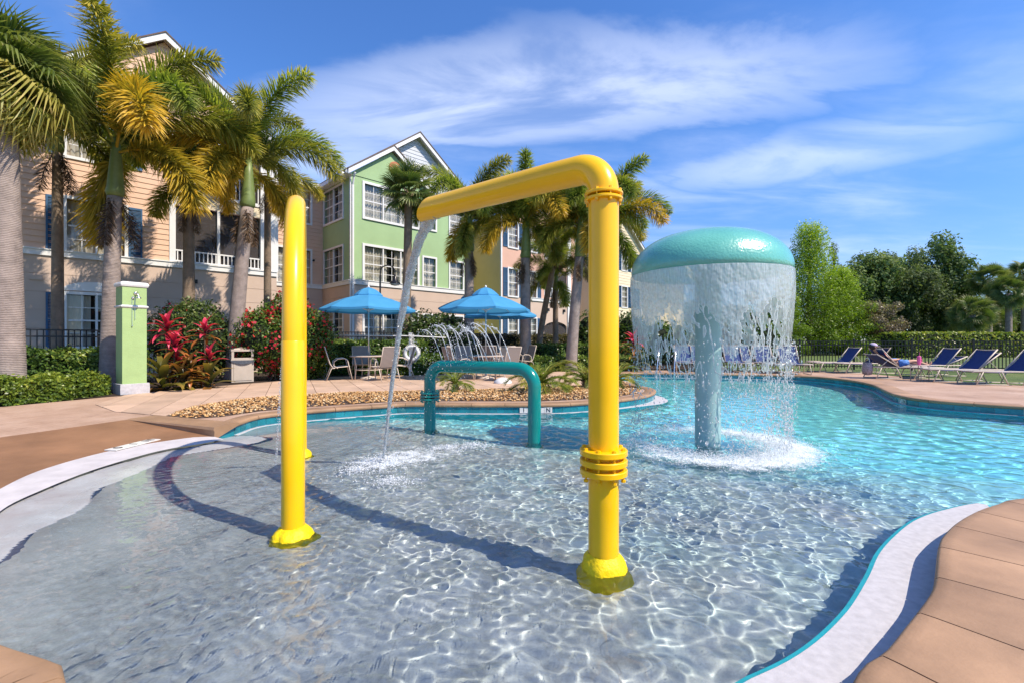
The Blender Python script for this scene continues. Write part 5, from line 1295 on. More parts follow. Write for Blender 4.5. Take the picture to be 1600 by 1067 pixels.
def blob(label, c, rad, n, size, mat, name='shrub', cat='shrub', group=None, seed=0, lobes=13, flowers=None, stems=5, core=True, z0=None, spread=.6, asp=.55, mode='shell', extra=()):
    """bush made of several leafy lobes"""
    r = np.random.RandomState(seed+7); o = thing(name, label, cat, (c[0],c[1],0), 0, group)
    z0 = c[2]-rad[2] if z0 is None else z0
    C = []; 
    for i in range(lobes):
        d = r.normal(size=3); d /= np.linalg.norm(d); k = spread*r.rand()**.5
        C.append((d*k*np.array(rad)+np.array([0,0,c[2]]), np.array(rad)*(.42+.28*r.rand())))
    C += [(np.array(e[0]),np.array(e[1])) for e in extra]
    P = []; Nr = []
    for i,(cc,rr) in enumerate(C):
        m_ = n//len(C); d = r.normal(size=(m_,3)); d /= np.linalg.norm(d,axis=1)[:,None]
        q = cc+d*rr*(1+.10*np.sin(d[:,:1]*9+i)+.10*r.normal(size=(m_,1)))*(1 if mode == 'shell' else (r.rand(m_,1)**.4))
        P.append(q); Nr.append(d)
    P = np.concatenate(P); Nr = np.concatenate(Nr); k = P[:,2] > z0+.01; P = P[k]; Nr = Nr[k]
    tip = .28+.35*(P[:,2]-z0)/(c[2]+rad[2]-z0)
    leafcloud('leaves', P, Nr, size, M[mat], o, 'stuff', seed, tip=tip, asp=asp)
    m = MB()
    for i in range(stems):
        a = i*2.4; e = C[i%len(C)][0]; m.tube([(.12*math.cos(a),.12*math.sin(a),0),(e[0]*.4,e[1]*.4,max(.1,e[2]*.5)),(e[0],e[1],max(.2,e[2]))],[.025,.02,.008],5)
    m.build('stems', M['twig'], o)
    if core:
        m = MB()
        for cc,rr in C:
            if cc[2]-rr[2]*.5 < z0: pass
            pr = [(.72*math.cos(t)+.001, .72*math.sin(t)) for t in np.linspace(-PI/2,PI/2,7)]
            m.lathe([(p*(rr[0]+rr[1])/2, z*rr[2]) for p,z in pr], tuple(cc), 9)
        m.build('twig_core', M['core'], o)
    if flowers:
        fm, fn, fs, cond = flowers; idx = np.arange(len(P)); nz = np.array([mnoise.noise(Vector(p)*2.6+Vector((seed,0,0))) for p in P[:,:3]])
        kk = (nz > cond) & ((P-np.array([0,0,c[2]]))[:,1] < .5*rad[1]); sel = idx[kk]
        if len(sel):
            sel = r.choice(sel, min(fn,len(sel))); leafcloud('blossoms', P[sel]+Nr[sel]*.05, Nr[sel], fs, M[fm], o, 'stuff', seed+1, asp=.85)
    return o
M['bougain'] = leafmat('bougainvillea', ((0,(.42,.015,.04)),(.5,(.62,.02,.06)),(1,(.75,.07,.06))), rnd=.05, trans=.35)
# hedges on the left
e1 = [gp(0,634),gp(60,628.5),gp(120,622.5),gp(168,617)]
e1 = [(-9.95,7.15)]+e1
hedge('low bright clipped hedge bordering the path at the left edge', offset(resample(e1,20),.27), .52, -.02, .42, .062, 17000, 'hedge_bright', seed=1)
hedge('taller clipped hedge behind the low one, left of the shower post', [(-12.6,9.6),(-11.3,10.1),(-9.55,11.45)], .7, 0, .92, .075, 15000, 'hedge_leaf', seed=2)
# hedges behind the terrace
hedge('clipped hedge behind the first table and chairs', [trunk_at(500,15.6),trunk_at(560,16.3),trunk_at(660,17.3)], .8, 0, .98+.15, .08, 12000, 'hedge_leaf', seed=3)
hedge('low clipped hedge right of the life ring', [trunk_at(634,15.7),trunk_at(668,16.2),trunk_at(700,16.5)], .8, 0, .62, .08, 8000, 'hedge_leaf', seed=4)
hedge('low clipped hedge between table terrace and the big yellow post', [trunk_at(832,18.0),trunk_at(880,18.4),trunk_at(990,18.6)], .6, 0, .52, .09, 9000, 'hedge_leaf', seed=5)
hedge('second hedge row right of the tables, behind the low one', [trunk_at(838,19.6),trunk_at(900,20.2),trunk_at(1000,20.4)], .9, 0, 1.0, .09, 9000, 'hedge_leaf', seed=6)
hedge('brownish hedge in front of the pink block', [trunk_at(735,22.5),trunk_at(830,24),trunk_at(940,26)], .9, 0, 1.45, .10, 10000, 'hedge_brown', seed=7)
hedge('bright topped hedge far beyond the right fence', [trunk_at(1395,34),trunk_at(1500,35),trunk_at(1640,36)], 2.0, 0, 1.75, .17, 9000, 'hedge_bright', seed=8)
# bougainvillea and shrubs
c = at(306,500,13.2); blob('dark green bush with a few pink blooms behind the red leafed plants', (c.x,c.y,1.15), (1.35,.8,1.2), 22000, .085, 'bush_dark', seed=1, flowers=('bougain',420,.075,.18), z0=0)
c = at(425,500,13.6); blob('bougainvillea bush covered in red bracts behind the litter bin', (c.x,c.y,1.25), (1.45,.85,1.35), 32000, .08, 'hedge_leaf', seed=2, flowers=('bougain',3200,.085,.05), z0=0, group='bougainvillea bushes')
c = at(478,520,13.6); blob('bougainvillea bush with sparser red bracts right of the slim yellow arch', (c.x-.2,c.y+.3,1.05), (.9,.8,1.15), 17000, .08, 'hedge_leaf', seed=3, flowers=('bougain',420,.08,.12), z0=0, group='bougainvillea bushes')
c = at(690,510,18.5); blob('rounded dark green shrub right of the life ring', (c.x-.1,c.y,1.25), (1.35,.9,.95), 11000, .12, 'bush_dark', seed=4, z0=.1, extra=(((.9,0,.8),(.7,.6,.6)),))
c = at(655,480,18.0); blob('sparse twiggy shrub beside the lamp post', (c.x,c.y,1.6), (.65,.5,1.1), 1500, .11, 'bush_dark', seed=5, core=False, stems=12, z0=.1)
c = at(925,510,22); blob('round dark shrub behind the hedges left of the big yellow post', (c.x,c.y,1.2), (1.2,1,1.1), 8000, .13, 'bush_dark', seed=6, z0=0)
c = at(985,520,21.5); blob('dark green shrub behind the right side of the big yellow post', (c.x,c.y,1.1), (1.2,1,1.5), 8000, .13, 'bush_dark', seed=7, z0=0)
for i,(px,d,s_) in enumerate(((1010,22,1.2),(1045,23,1.3),(1080,24,1.15),(1150,26,1.3),(1185,27,1.2),(1215,28,1.1))):
    c = at(px,530,d); blob(['leafy shrub behind the pool ladder','bushy shrub seen through the left half of the water curtain','green shrub just behind the mushroom stem','shrub right of the mushroom stem beyond the loungers','broad shrub seen through the right half of the water curtain','shrub at the right edge of the water curtain'][i], (c.x,c.y,s_*.8), (1.4,1.0,s_), 5000, .15, 'bush_dark' if i%2 else 'hedge_leaf', seed=20+i, z0=0, group='shrubs behind the far pool side')
# planting bed (dark mulch)
sheet('planting_bed', [[(-12.8,7.9),(-9.0,8.35),(-8.75,9.2),(-8.1,9.8),(-7.2,10.75),(-5.95,12.0),(-5.9,13.6),(-4.6,15.6),(-1.5,17.3),(2.5,18.0),(5.5,18.9),(9.5,19.4),(9.5,24),(0,24),(-9,17),(-13.5,12.2)]], .006, M['mulch'])
# red ti plants
M['ti_pink'] = leafmat('ti_leaf_pink', ((0,(.16,.014,.03)),(.5,(.62,.03,.09)),(1,(.85,.13,.20))), rnd=.15, trans=.3, rough=.3)
M['ti_bronze'] = leafmat('ti_leaf_bronze', ((0,(.05,.045,.015)),(.5,(.24,.11,.03)),(1,(.46,.16,.04))), rnd=.3, trans=.3, rough=.3)
M['ti_olive'] = leafmat('ti_leaf_olive', ((0,(.05,.06,.015)),(.5,(.17,.15,.03)),(1,(.34,.22,.05))), rnd=.25, trans=.3, rough=.3)
def strap(L, W, th0, droop, seed=0):
    n = 9; V=[]; A=[]; p = np.array([0,0,0.]); th = th0
    for i in range(n):
        u = i/(n-1); w_ = W*math.sin(PI*min(1,.12+u*.9))**.8*(1 if i < n-1 else .05)
        up = .22*w_; V += [(p[0]-math.sin(th)*up,w_/2,p[2]+math.cos(th)*up),(p[0],0,p[2]),(p[0]-math.sin(th)*up,-w_/2,p[2]+math.cos(th)*up)]; A += [u,u*.8,u]
        th = th0-droop*u; p = p+np.array([math.cos(th),0,math.sin(th)])*L/(n-1)
    Fq = [(3*i+a,3*i+a+1,3*i+a+4,3*i+a+3) for i in range(n-1) for a in (0,1)]
    return npmesh('leaf', np.array(V), np.array(Fq), True, {'tip': A})
def ti_plant(x, y, label, heads, seed):
    r = random.Random(seed); t = thing('ti_plant', label, 'ti plant', (x,y,0), 0, 'ti plants beside the shower post')
    for (hx,hy,hz,nl,L,mat,mat2) in heads:
        m = MB(); m.tube([(hx*.3,hy*.3,0),(hx*.8,hy*.8,hz*.6),(hx,hy,hz)],[.02,.017,.012],6); m.build('stem', M['twig'], t)
        for i in range(nl):
            f = i/max(1,nl-1); el = R(84)-R(95)*f; me = cached(('ti',i%4), lambda: strap(.46,.085,0,R(50)+R(12)*(i%4),i%4))
            o = link('leaf', me, None, t); o.rotation_mode = 'QUATERNION'; o.rotation_quaternion = (Matrix.Rotation(i*2.399+r.uniform(-.3,.3),3,'Z')@Matrix.Rotation(-el,3,'Y')@Matrix.Rotation(PI*0,3,'X')).to_quaternion()
            o.location = (hx,hy,hz-.30*f*L); L2 = L*1.22; o.scale = (L2*r.uniform(.8,1.15),L2*r.uniform(1.0,1.4),L2); setmat(o, M[mat if f < .62 else mat2])
tp = lambda px,d: trunk_at(px,d)
x,y = tp(268,11.0); ti_plant(x,y,'tall ti plant with hot pink leaf tufts right of the shower post',[(-.12,0,1.50,20,.85,'ti_pink','ti_pink'),(.15,-.1,1.10,18,.75,'ti_pink','ti_bronze'),(.1,.05,.72,16,.8,'ti_pink','ti_bronze')],1)
x,y = tp(320,11.6); ti_plant(x,y,'ti plant with pink tuft on a thin stem beside the litter bin',[(0,0,1.42,18,.8,'ti_pink','ti_bronze'),(.12,0,.78,14,.75,'ti_pink','ti_olive')],2)
x,y = tp(254,10.6); ti_plant(x,y,'broad olive and bronze leafed ti plant at the foot of the tall one',[(0,0,.32,22,1.35,'ti_olive','ti_bronze'),(.3,.2,.35,16,1.0,'ti_bronze','ti_olive')],3)
x,y = tp(328,11.2); ti_plant(x,y,'low ti plant with long olive leaves in front of the litter bin',[(0,0,.25,16,1.25,'ti_olive','ti_bronze'),(-.3,.1,.25,12,.8,'ti_bronze','ti_bronze')],4)
x,y = tp(296,11.0); ti_plant(x,y,'orange bronze ti plant between the two pink tufted ones',[(0,0,.55,20,.85,'ti_bronze','ti_bronze'),(-.1,.1,.25,14,.75,'ti_bronze','ti_olive')],5)
x,y = tp(990,17.6); ti_plant(x,y,'red leafed ti plant behind the right side of the big yellow post',[(0,0,1.2,18,1.1,'ti_pink','ti_bronze'),(.1,.1,.5,18,1.5,'ti_olive','ti_olive')],6)
x,y = tp(935,20.8); ti_plant(x,y,'small red ti plant among the hedges left of the big yellow post',[(0,0,1.25,16,.8,'ti_pink','ti_pink')],7)
# pygmy date palms on the island
def pygmy(x, y, label, n, L, seed, z=0):
    r = random.Random(seed); t = thing('pygmy_date_palm', label, 'small palm', (x,y,z), 0, 'pygmy palms on the gravel island')
    m = MB(); m.tube([(0,0,-.02),(0,0,.1),(0,0,.2)],[.07,.085,.05],9); 
    for k in range(14): a = k*2.4; m.tube([(.05*math.cos(a),.05*math.sin(a),.03+.01*k),(.12*math.cos(a),.12*math.sin(a),.11+.01*k)],[.018,.008],4)
    m.build('trunk', M['trunk_brown'], t)
    for i in range(n):
        f = i/(n-1); me = cached(('py',i%3), lambda: frond_mesh(1.0, R(74)-R(26)*(i%3), R(95), 40+i, n=44, k=3, ll=.26, lw=.007, fwd=.7, plume=.25))
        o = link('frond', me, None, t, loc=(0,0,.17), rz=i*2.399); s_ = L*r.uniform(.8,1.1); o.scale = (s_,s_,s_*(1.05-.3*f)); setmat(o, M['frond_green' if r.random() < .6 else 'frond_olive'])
q = gp(712,612); pygmy(q[0],q[1],'small tufted palm left of the teal arch leg on the gravel',16,.62,1)
q = gp(846,613); pygmy(q[0],q[1],'spreading palm on the gravel right behind the teal arch',20,.95,2)
q = gp(918,608); pygmy(q[0],q[1]+.3,'palm on the gravel just left of the big yellow post',18,.85,3)
q = gp(965,607); pygmy(q[0],q[1]+.2,'palm on the gravel just right of the big yellow post',18,.8,4)
# gravel
def gravel():
    bed = ISL_BED + [gp(*p) for p in ((1000,608),(998,614),(965,619.5),(905,624),(846,626.5),(719,626.5),(640,626.5),(594,628.5),(480,635.5),(407,642),(345,651),(300,654))]
    sheet('gravel_base', [bed], .003, M['joint'])
    r = np.random.RandomState(4); xs = [p[0] for p in bed]; ys = [p[1] for p in bed]; n = 26000
    X = r.uniform(min(xs),max(xs),n); Y = r.uniform(min(ys),max(ys),n); k = inpoly(X,Y,bed); d = distpath(X,Y,bed+[bed[0]]); k &= d > .02; X = X[k]; Y = Y[k]; d = d[k]; n = len(X)
    S = .014+.018*r.rand(n)**1.5; Z = .004+.018*r.rand(n)+np.clip(d,0,.3)*.10
    rot = r.rand(n)*6.28; V = np.zeros((n,6,3)); ax = 1+.5*r.rand(n); 
    base = OCT[None]*np.stack([S*ax,S,S*.62],1)[:,None,:]*(1+.18*r.normal(size=(n,6,3)))
    c_,s_ = np.cos(rot)[:,None],np.sin(rot)[:,None]
    V[:,:,0] = base[:,:,0]*c_-base[:,:,1]*s_+X[:,None]; V[:,:,1] = base[:,:,0]*s_+base[:,:,1]*c_+Y[:,None]; V[:,:,2] = base[:,:,2]+Z[:,None]
    Fq = (OCF[None]+(np.arange(n)*6)[:,None,None]).reshape(-1,3)
    me = npmesh('gravel', V.reshape(-1,3), Fq, False, {'tip': np.repeat(r.rand(n),6)})
    m, nt, b = nmat('tan_gravel'); f = N_(nt,'ShaderNodeAttribute',attribute_name='tip').outputs['Fac']
    nt.links.new(ramp(nt,f,((0,(.18,.075,.02)),(.3,(.40,.20,.065)),(.6,(.56,.32,.115)),(.85,(.66,.44,.21)),(1,(.72,.57,.36)))),b.inputs['Base Color']); b.inputs['Roughness'].default_value=.55
    link('gravel', me, m, None, kind='stuff')
gravel()
# ---- far trees
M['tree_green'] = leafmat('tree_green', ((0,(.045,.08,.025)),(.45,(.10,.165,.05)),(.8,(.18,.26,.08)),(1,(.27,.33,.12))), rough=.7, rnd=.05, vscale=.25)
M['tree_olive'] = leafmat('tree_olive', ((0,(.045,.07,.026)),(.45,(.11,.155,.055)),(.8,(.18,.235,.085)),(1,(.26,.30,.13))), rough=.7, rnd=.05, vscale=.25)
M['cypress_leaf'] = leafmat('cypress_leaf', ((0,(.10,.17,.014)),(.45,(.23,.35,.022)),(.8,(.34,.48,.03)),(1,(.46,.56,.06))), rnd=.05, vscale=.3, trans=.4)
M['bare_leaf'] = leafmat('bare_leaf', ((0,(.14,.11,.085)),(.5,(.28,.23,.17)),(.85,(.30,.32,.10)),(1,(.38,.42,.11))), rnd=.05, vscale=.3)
def tree(name, label, cat, x, y, H, crown, lobes, nleaf, size, mat, seed, rt=.3, group=None, asp=.5, cone=False, th=.25, limbs=10, mode='vol'):
    """trunk, limbs reaching into each leafy lobe, leaves spread through the lobes"""
    r = np.random.RandomState(seed); o = thing(name, label, cat, (x,y,0), 0, group)
    zc, rx, rz_ = crown; C = []
    for i in range(lobes):
        if cone:
            u = (i+.5)/lobes; zz = zc-rz_+2*rz_*u; k = rx*(1-u)**.75*(.5+.5*r.rand())+.15; a = i*2.4; C.append((np.array([math.cos(a)*k*.75,math.sin(a)*k*.75,zz]), np.array([rx*(.30+.25*(1-u)),rx*(.30+.25*(1-u)),rz_*.13+.1])))
        else:
            d = r.normal(size=3); d /= np.linalg.norm(d); k = .35+.6*r.rand()**.7; s_ = .20+.22*r.rand(); C.append((np.array([d[0]*k*rx,d[1]*k*rx,zc+d[2]*k*rz_]), np.array([rx*s_,rx*s_,rz_*s_*.85])))
    w_ = np.array([c[1].prod()**.66 for c in C]); w_ /= w_.sum(); P=[];Nr=[]
    for i,(cc,rr) in enumerate(C):
        m_ = int(nleaf*w_[i]); d = r.normal(size=(m_,3)); d /= np.linalg.norm(d,axis=1)[:,None]
        P.append(cc+d*rr*(r.rand(m_,1)**.33)*(1+.22*np.sin(d[:,:1]*7+i)*np.sin(d[:,1:2]*6))); Nr.append(d)
    P = np.concatenate(P); Nr = np.concatenate(Nr)
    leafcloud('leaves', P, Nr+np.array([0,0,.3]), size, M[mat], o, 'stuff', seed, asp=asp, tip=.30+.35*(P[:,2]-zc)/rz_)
    m = MB(); m.tube([(0,0,-.1),(.05,0,H*.2),(-.05,.05,H*.45),(0,0,H*(.9 if cone else .6))],[rt*1.3,rt,rt*.75,rt*.15],10); m.build('trunk', M['bark'], o, True)
    m = MB()
    for i in range(min(limbs,len(C))):
        cc = C[i][0]; z0 = max(H*th,min(cc[2]*.75,H*.55 if not cone else cc[2]-.2)); m.tube([(0,0,z0),(cc[0]*.45,cc[1]*.45,z0+(cc[2]-z0)*.6),tuple(cc)],[rt*.45,rt*.25,.02],6)
    m.build('limbs', M['bark'], o, True); return o
def T_(px, d): return trunk_at(px, d)
x,y = T_(1262,40); tree('cypress_tree','tall feathery light green cypress just right of the mushroom','tree',x+.2,y,11.3,(6.0,3.5,5.2),44,34000,.20,'cypress_leaf',1,.25,'cypress trees behind the fence',cone=True,asp=.3,limbs=20)
x,y = T_(1312,41); tree('cypress_tree','broad light green cypress right of the tallest one','tree',x,y,7.5,(3.8,3.3,3.7),34,32000,.20,'cypress_leaf',2,.22,'cypress trees behind the fence',cone=True,asp=.3,limbs=16)
x,y = T_(1228,37); tree('cypress_tree','low light green cypress half hidden by the water curtain','tree',x,y,6.2,(3.3,1.7,2.9),20,14000,.19,'cypress_leaf',3,.2,'cypress trees behind the fence',cone=True,asp=.3,limbs=12)
x,y = T_(1303,47); tree('cypress_tree','thin sparse tree top rising behind the light green cypresses','tree',x,y,11.2,(7.4,.95,3.8),20,3200,.20,'tree_olive',4,.14,None,cone=True,asp=.3,limbs=20)
x,y = T_(1362,46); tree('broadleaf_tree','dark rounded broadleaf tree left of the grove beyond the fence','tree',x,y,9.6,(5.6,3.4,3.8),40,26000,.27,'tree_green',5,.3)
x,y = T_(1410,47); tree('broadleaf_tree','olive leafed tree in the middle of the grove beyond the fence','tree',x,y,10.2,(5.8,3.6,4.6),44,26000,.24,'tree_olive',6,.3)
x,y = T_(1452,50); tree('broadleaf_tree','tallest ragged broadleaf tree with branches reaching to the right','tree',x,y,12.2,(7.2,3.9,4.9),40,20000,.34,'tree_green',7,.32)
x,y = T_(1380,40); tree('bare_shrub_tree','thin brownish half bare tree in front of the dark grove','tree',x,y,5.2,(2.7,1.9,2.1),24,9000,.16,'bare_leaf',8,.14)
x,y = T_(1480,52); tree('broadleaf_tree','olive tree between the grove and the cabbage palms','tree',x,y,8.2,(4.6,3.6,3.6),30,16000,.28,'tree_olive',9,.3)
x,y = T_(1560,60); tree('broadleaf_tree','dark tree mass behind the cabbage palms','tree',x,y,7.5,(4.0,5.5,3.3),34,18000,.33,'tree_green',10,.3)
x,y = T_(1640,58); tree('broadleaf_tree','dark tree behind the palms at the right edge','tree',x,y,8.5,(4.6,4.6,3.7),30,14000,.33,'tree_green',11,.3)
x,y = T_(1180,58); tree('broadleaf_tree','far tree hidden mostly by the water curtain','tree',x,y,8.0,(4.4,4.0,3.4),26,9000,.3,'tree_olive',12,.3)
x,y = T_(1090,60); tree('broadleaf_tree','far dark tree behind the mushroom stem','tree',x,y,6.0,(3.4,4.0,2.6),26,8000,.3,'tree_green',13,.3)
# ------------------------------------------------------------------ shower post
M['green_post'] = mott('green_post_stucco', (.33,.46,.19), .08, 3, .75, .8, 40, .006)
sx, sy = -8.41, 9.78; ang = R(55); s_ = .5
c_, n_ = math.cos(ang), math.sin(ang)
T = thing('shower_post', 'square green stucco shower post with white cap and chrome shower head', 'shower post', (sx+s_/2*c_-s_/2*n_, sy+s_/2*n_+s_/2*c_, 0), ang)
def slabz(w, z0, z1, name, mat, bev=.0):
    m = MB(); h = w/2
    if bev:
        prof = [(h-bev,z0),(h-bev*.3,z0+bev*.35),(h,(z0+z1)/2),(h-bev*.3,z1-bev*.35),(h-bev,z1)]
        vs = [(sx_*r,sy_*r,z) for r,z in prof for sx_,sy_ in ((-1,-1),(1,-1),(1,1),(-1,1))]; k = len(prof)
        m.add(vs,[(i*4+j,i*4+(j+1)%4,(i+1)*4+(j+1)%4,(i+1)*4+j) for i in range(k-1) for j in range(4)]+[(3,2,1,0),tuple((k-1)*4+j for j in range(4))])
    else: m.box(-h,h,-h,h,z0,z1)
    return m.build(name, mat, T)
slabz(.52,-.02,.235,'plinth',M['ledge'],.015); slabz(.43,.235,1.87,'shaft',M['green_post']); slabz(.49,1.87,1.945,'moulding',M['white'],.045); slabz(.43,1.945,2.33,'shaft_top',M['green_post']); slabz(.50,2.33,2.45,'cap',M['white'],.05)
m = MB(); m.lathe([(.0005,0),(.04,.0),(.045,.012),(.03,.03),(.0005,.034)],(0,0,0),16,M=Matrix.Translation((.02,-.215,2.20))@Matrix.Rotation(R(90),4,'X')); m.build('shower_flange', M['steel'], T, True)
m = MB(); m.tube([(.02,-.215,2.20),(.02,-.28,2.22),(.02,-.34,2.19),(.02,-.37,2.14)],.012,8); m.build('shower_arm', M['steel'], T, True)
m = MB(); m.lathe([(.012,.05),(.018,.02),(.05,-.005),(.052,-.02),(.0005,-.022)],(.02,-.385,2.10),16); m.build('shower_head', M['steel'], T, True)
m = MB(); m.tube([(-.05,-.225,2.10),(-.05,-.235,1.5)],.004,5); m.tube([(.0,-.225,2.10),(.0,-.235,1.62)],.004,5); m.lathe([(.0005,-.02),(.014,-.01),(.014,.01),(.0005,.02)],(-.05,-.235,1.49),8); m.build('pull_chain', M['steel'], T)
m = MB(); m.lathe([(.0005,0),(.03,0),(.03,.02),(.0005,.03)],(0,0,0),12,M=Matrix.Translation((-.03,-.215,2.1))@Matrix.Rotation(R(90),4,'X')); m.build('valve', M['steel'], T, True)
# ------------------------------------------------------------------ litter bin
M['bin'] = mott('beige_bin', (.45,.39,.32), .07, 5, .6, .3, 60, .003); M['bag'] = mott('grey_bag', (.07,.075,.085), .3, 20, .3, .8, 20, .01)
q = gp(365,598); T = thing('litter_bin', 'beige square litter bin with openings and a grey bag showing', 'litter bin', (q[0]+.05,q[1]+.28,0), R(38))
h = .27; m = MB(); m.box(-h,h,-h,h,.02,.62); m.build('body', M['bin'], T)
for sx_,sy_,r_ in ((0,-1,0),(-1,0,0)):
    m = MB()
    if sy_: m.box(-h+.05,h-.05,-h-.012,-h,.07,.56)
    else: m.box(-h-.012,-h,-h+.05,h-.05,.07,.56)
    m.build('panel', M['bin'], T)
m = MB()
for a_,b_ in ((-h,-h),(h-.06,-h),(h-.06,h-.06),(-h,h-.06)): m.box(a_,a_+.06,b_,b_+.06,.62,.90)
m.box(-h-.01,h+.01,-h-.01,h+.01,.62,.67); m.box(-h-.01,h+.01,-h-.01,h+.01,.88,.93); m.box(-h+.06,h-.06,-h+.005,-h+.025,.66,.70); m.build('hood', M['bin'], T)
m = MB(); m.lathe([(.30,.93),(.28,.95),(.001,.99)],(0,0,0),4,M=Matrix.Rotation(R(45),4,'Z')); m.build('lid', M['bin'], T)
m = MB(); m.box(-h+.03,h-.03,-h+.03,h-.03,.60,.66); m.build('bin_inside', M['black'], T)
m = MB(); v = []
for i in range(13): a = i/12; v += [(-h-.02+a*(2*h+.04),-h-.018-.02*math.sin(a*PI),.63),( -h-.02+a*(2*h+.04),-h-.02-.03*math.sin(a*PI),.60-.085*math.sin(a*PI)**.8)]
m.add(v,[(2*i,2*i+1,2*i+3,2*i+2) for i in range(12)]); m.add([(-h-.018,-h,.63),(-h-.018,h,.63),(-h-.02,h,.57),(-h-.02,-h,.57)],[(0,1,2,3)]); m.build('bag', M['bag'], T)
# ------------------------------------------------------------------ fences
def fence(label, pts, zt, zb=0.0, pitch=.105, bay=2.4, mid=.14, group='black metal pool fences', low=True):
    x0,y0 = pts[0]; T = thing('metal_fence', label, 'fence', (x0,y0,0), 0, group)
    for (ax,ay),(bx_,by_) in zip(pts[:-1],pts[1:]):
        L_ = math.dist((ax,ay),(bx_,by_)); an = math.atan2(by_-ay,bx_-ax); nb = max(1,round(L_/bay)); w_ = L_/nb
        for b in range(nb):
            px_ = ax+(bx_-ax)*b/nb-x0; py_ = ay+(by_-ay)*b/nb-y0
            me = cached(('fp',zt,zb), lambda: MB().box(-.03,.03,-.03,.03,zb,zt+.03).lathe([(.045,0),(.045,.012),(.001,.04)],(0,0,zt+.03),4).mesh('post')); link('post', me, M['black'], T, loc=(px_,py_,0), rz=an)
            for zz in (zt-.03, zt-mid-.05, zb+.14) if low else (zt-.03,zt-mid-.05):
                link('rail', cached(('fr2',round(w_,3),zz), lambda: MB().box(0,w_,-.018,.018,zz-.018,zz+.018).mesh('rail')), M['black'], T, loc=(px_,py_,0), rz=an)
            np_ = int(w_/pitch); me = cached(('fk',zt,zb), lambda: MB().box(-.012,.012,-.012,.012,zb+.06,zt-.03).mesh('picket'))
            for k in range(1,np_):
                if FENCE_N[0] < 290: link('picket', me, M['black'], T, loc=(px_+math.cos(an)*w_*k/np_, py_+math.sin(an)*w_*k/np_, 0), rz=an); FENCE_N[0] += 1
                else: REST.append((px_+math.cos(an)*w_*k/np_, py_+math.sin(an)*w_*k/np_))
    link('post', cached(('fp',zt,zb), None), M['black'], T, loc=(pts[-1][0]-x0,pts[-1][1]-y0,0))
    if REST:
        m = MB()
        for (a,b) in REST: m.box(a-.009,a+.009,b-.009,b+.009,zb+.06,zt-.03)
        m.build('pickets', M['black'], T, kind='stuff'); REST.clear()
    FENCE_N[0] = 0
FENCE_N = [0]; REST = []
fence('black metal fence behind the clipped hedges left of the shower post', [trunk_at(37,10.7),trunk_at(170,11.9),trunk_at(255,12.9)], 1.46)
fence('black metal fence between the terrace hedge and the green block', [trunk_at(470,16.2),trunk_at(600,17.6),trunk_at(760,21.0),trunk_at(800,23.4)], 1.52)
fence('black metal fence running behind the blue loungers on the right', [(6.6,20.6),(12.2,19.3),(19.6,16.9),(24,15.4)], 1.19, bay=1.9)
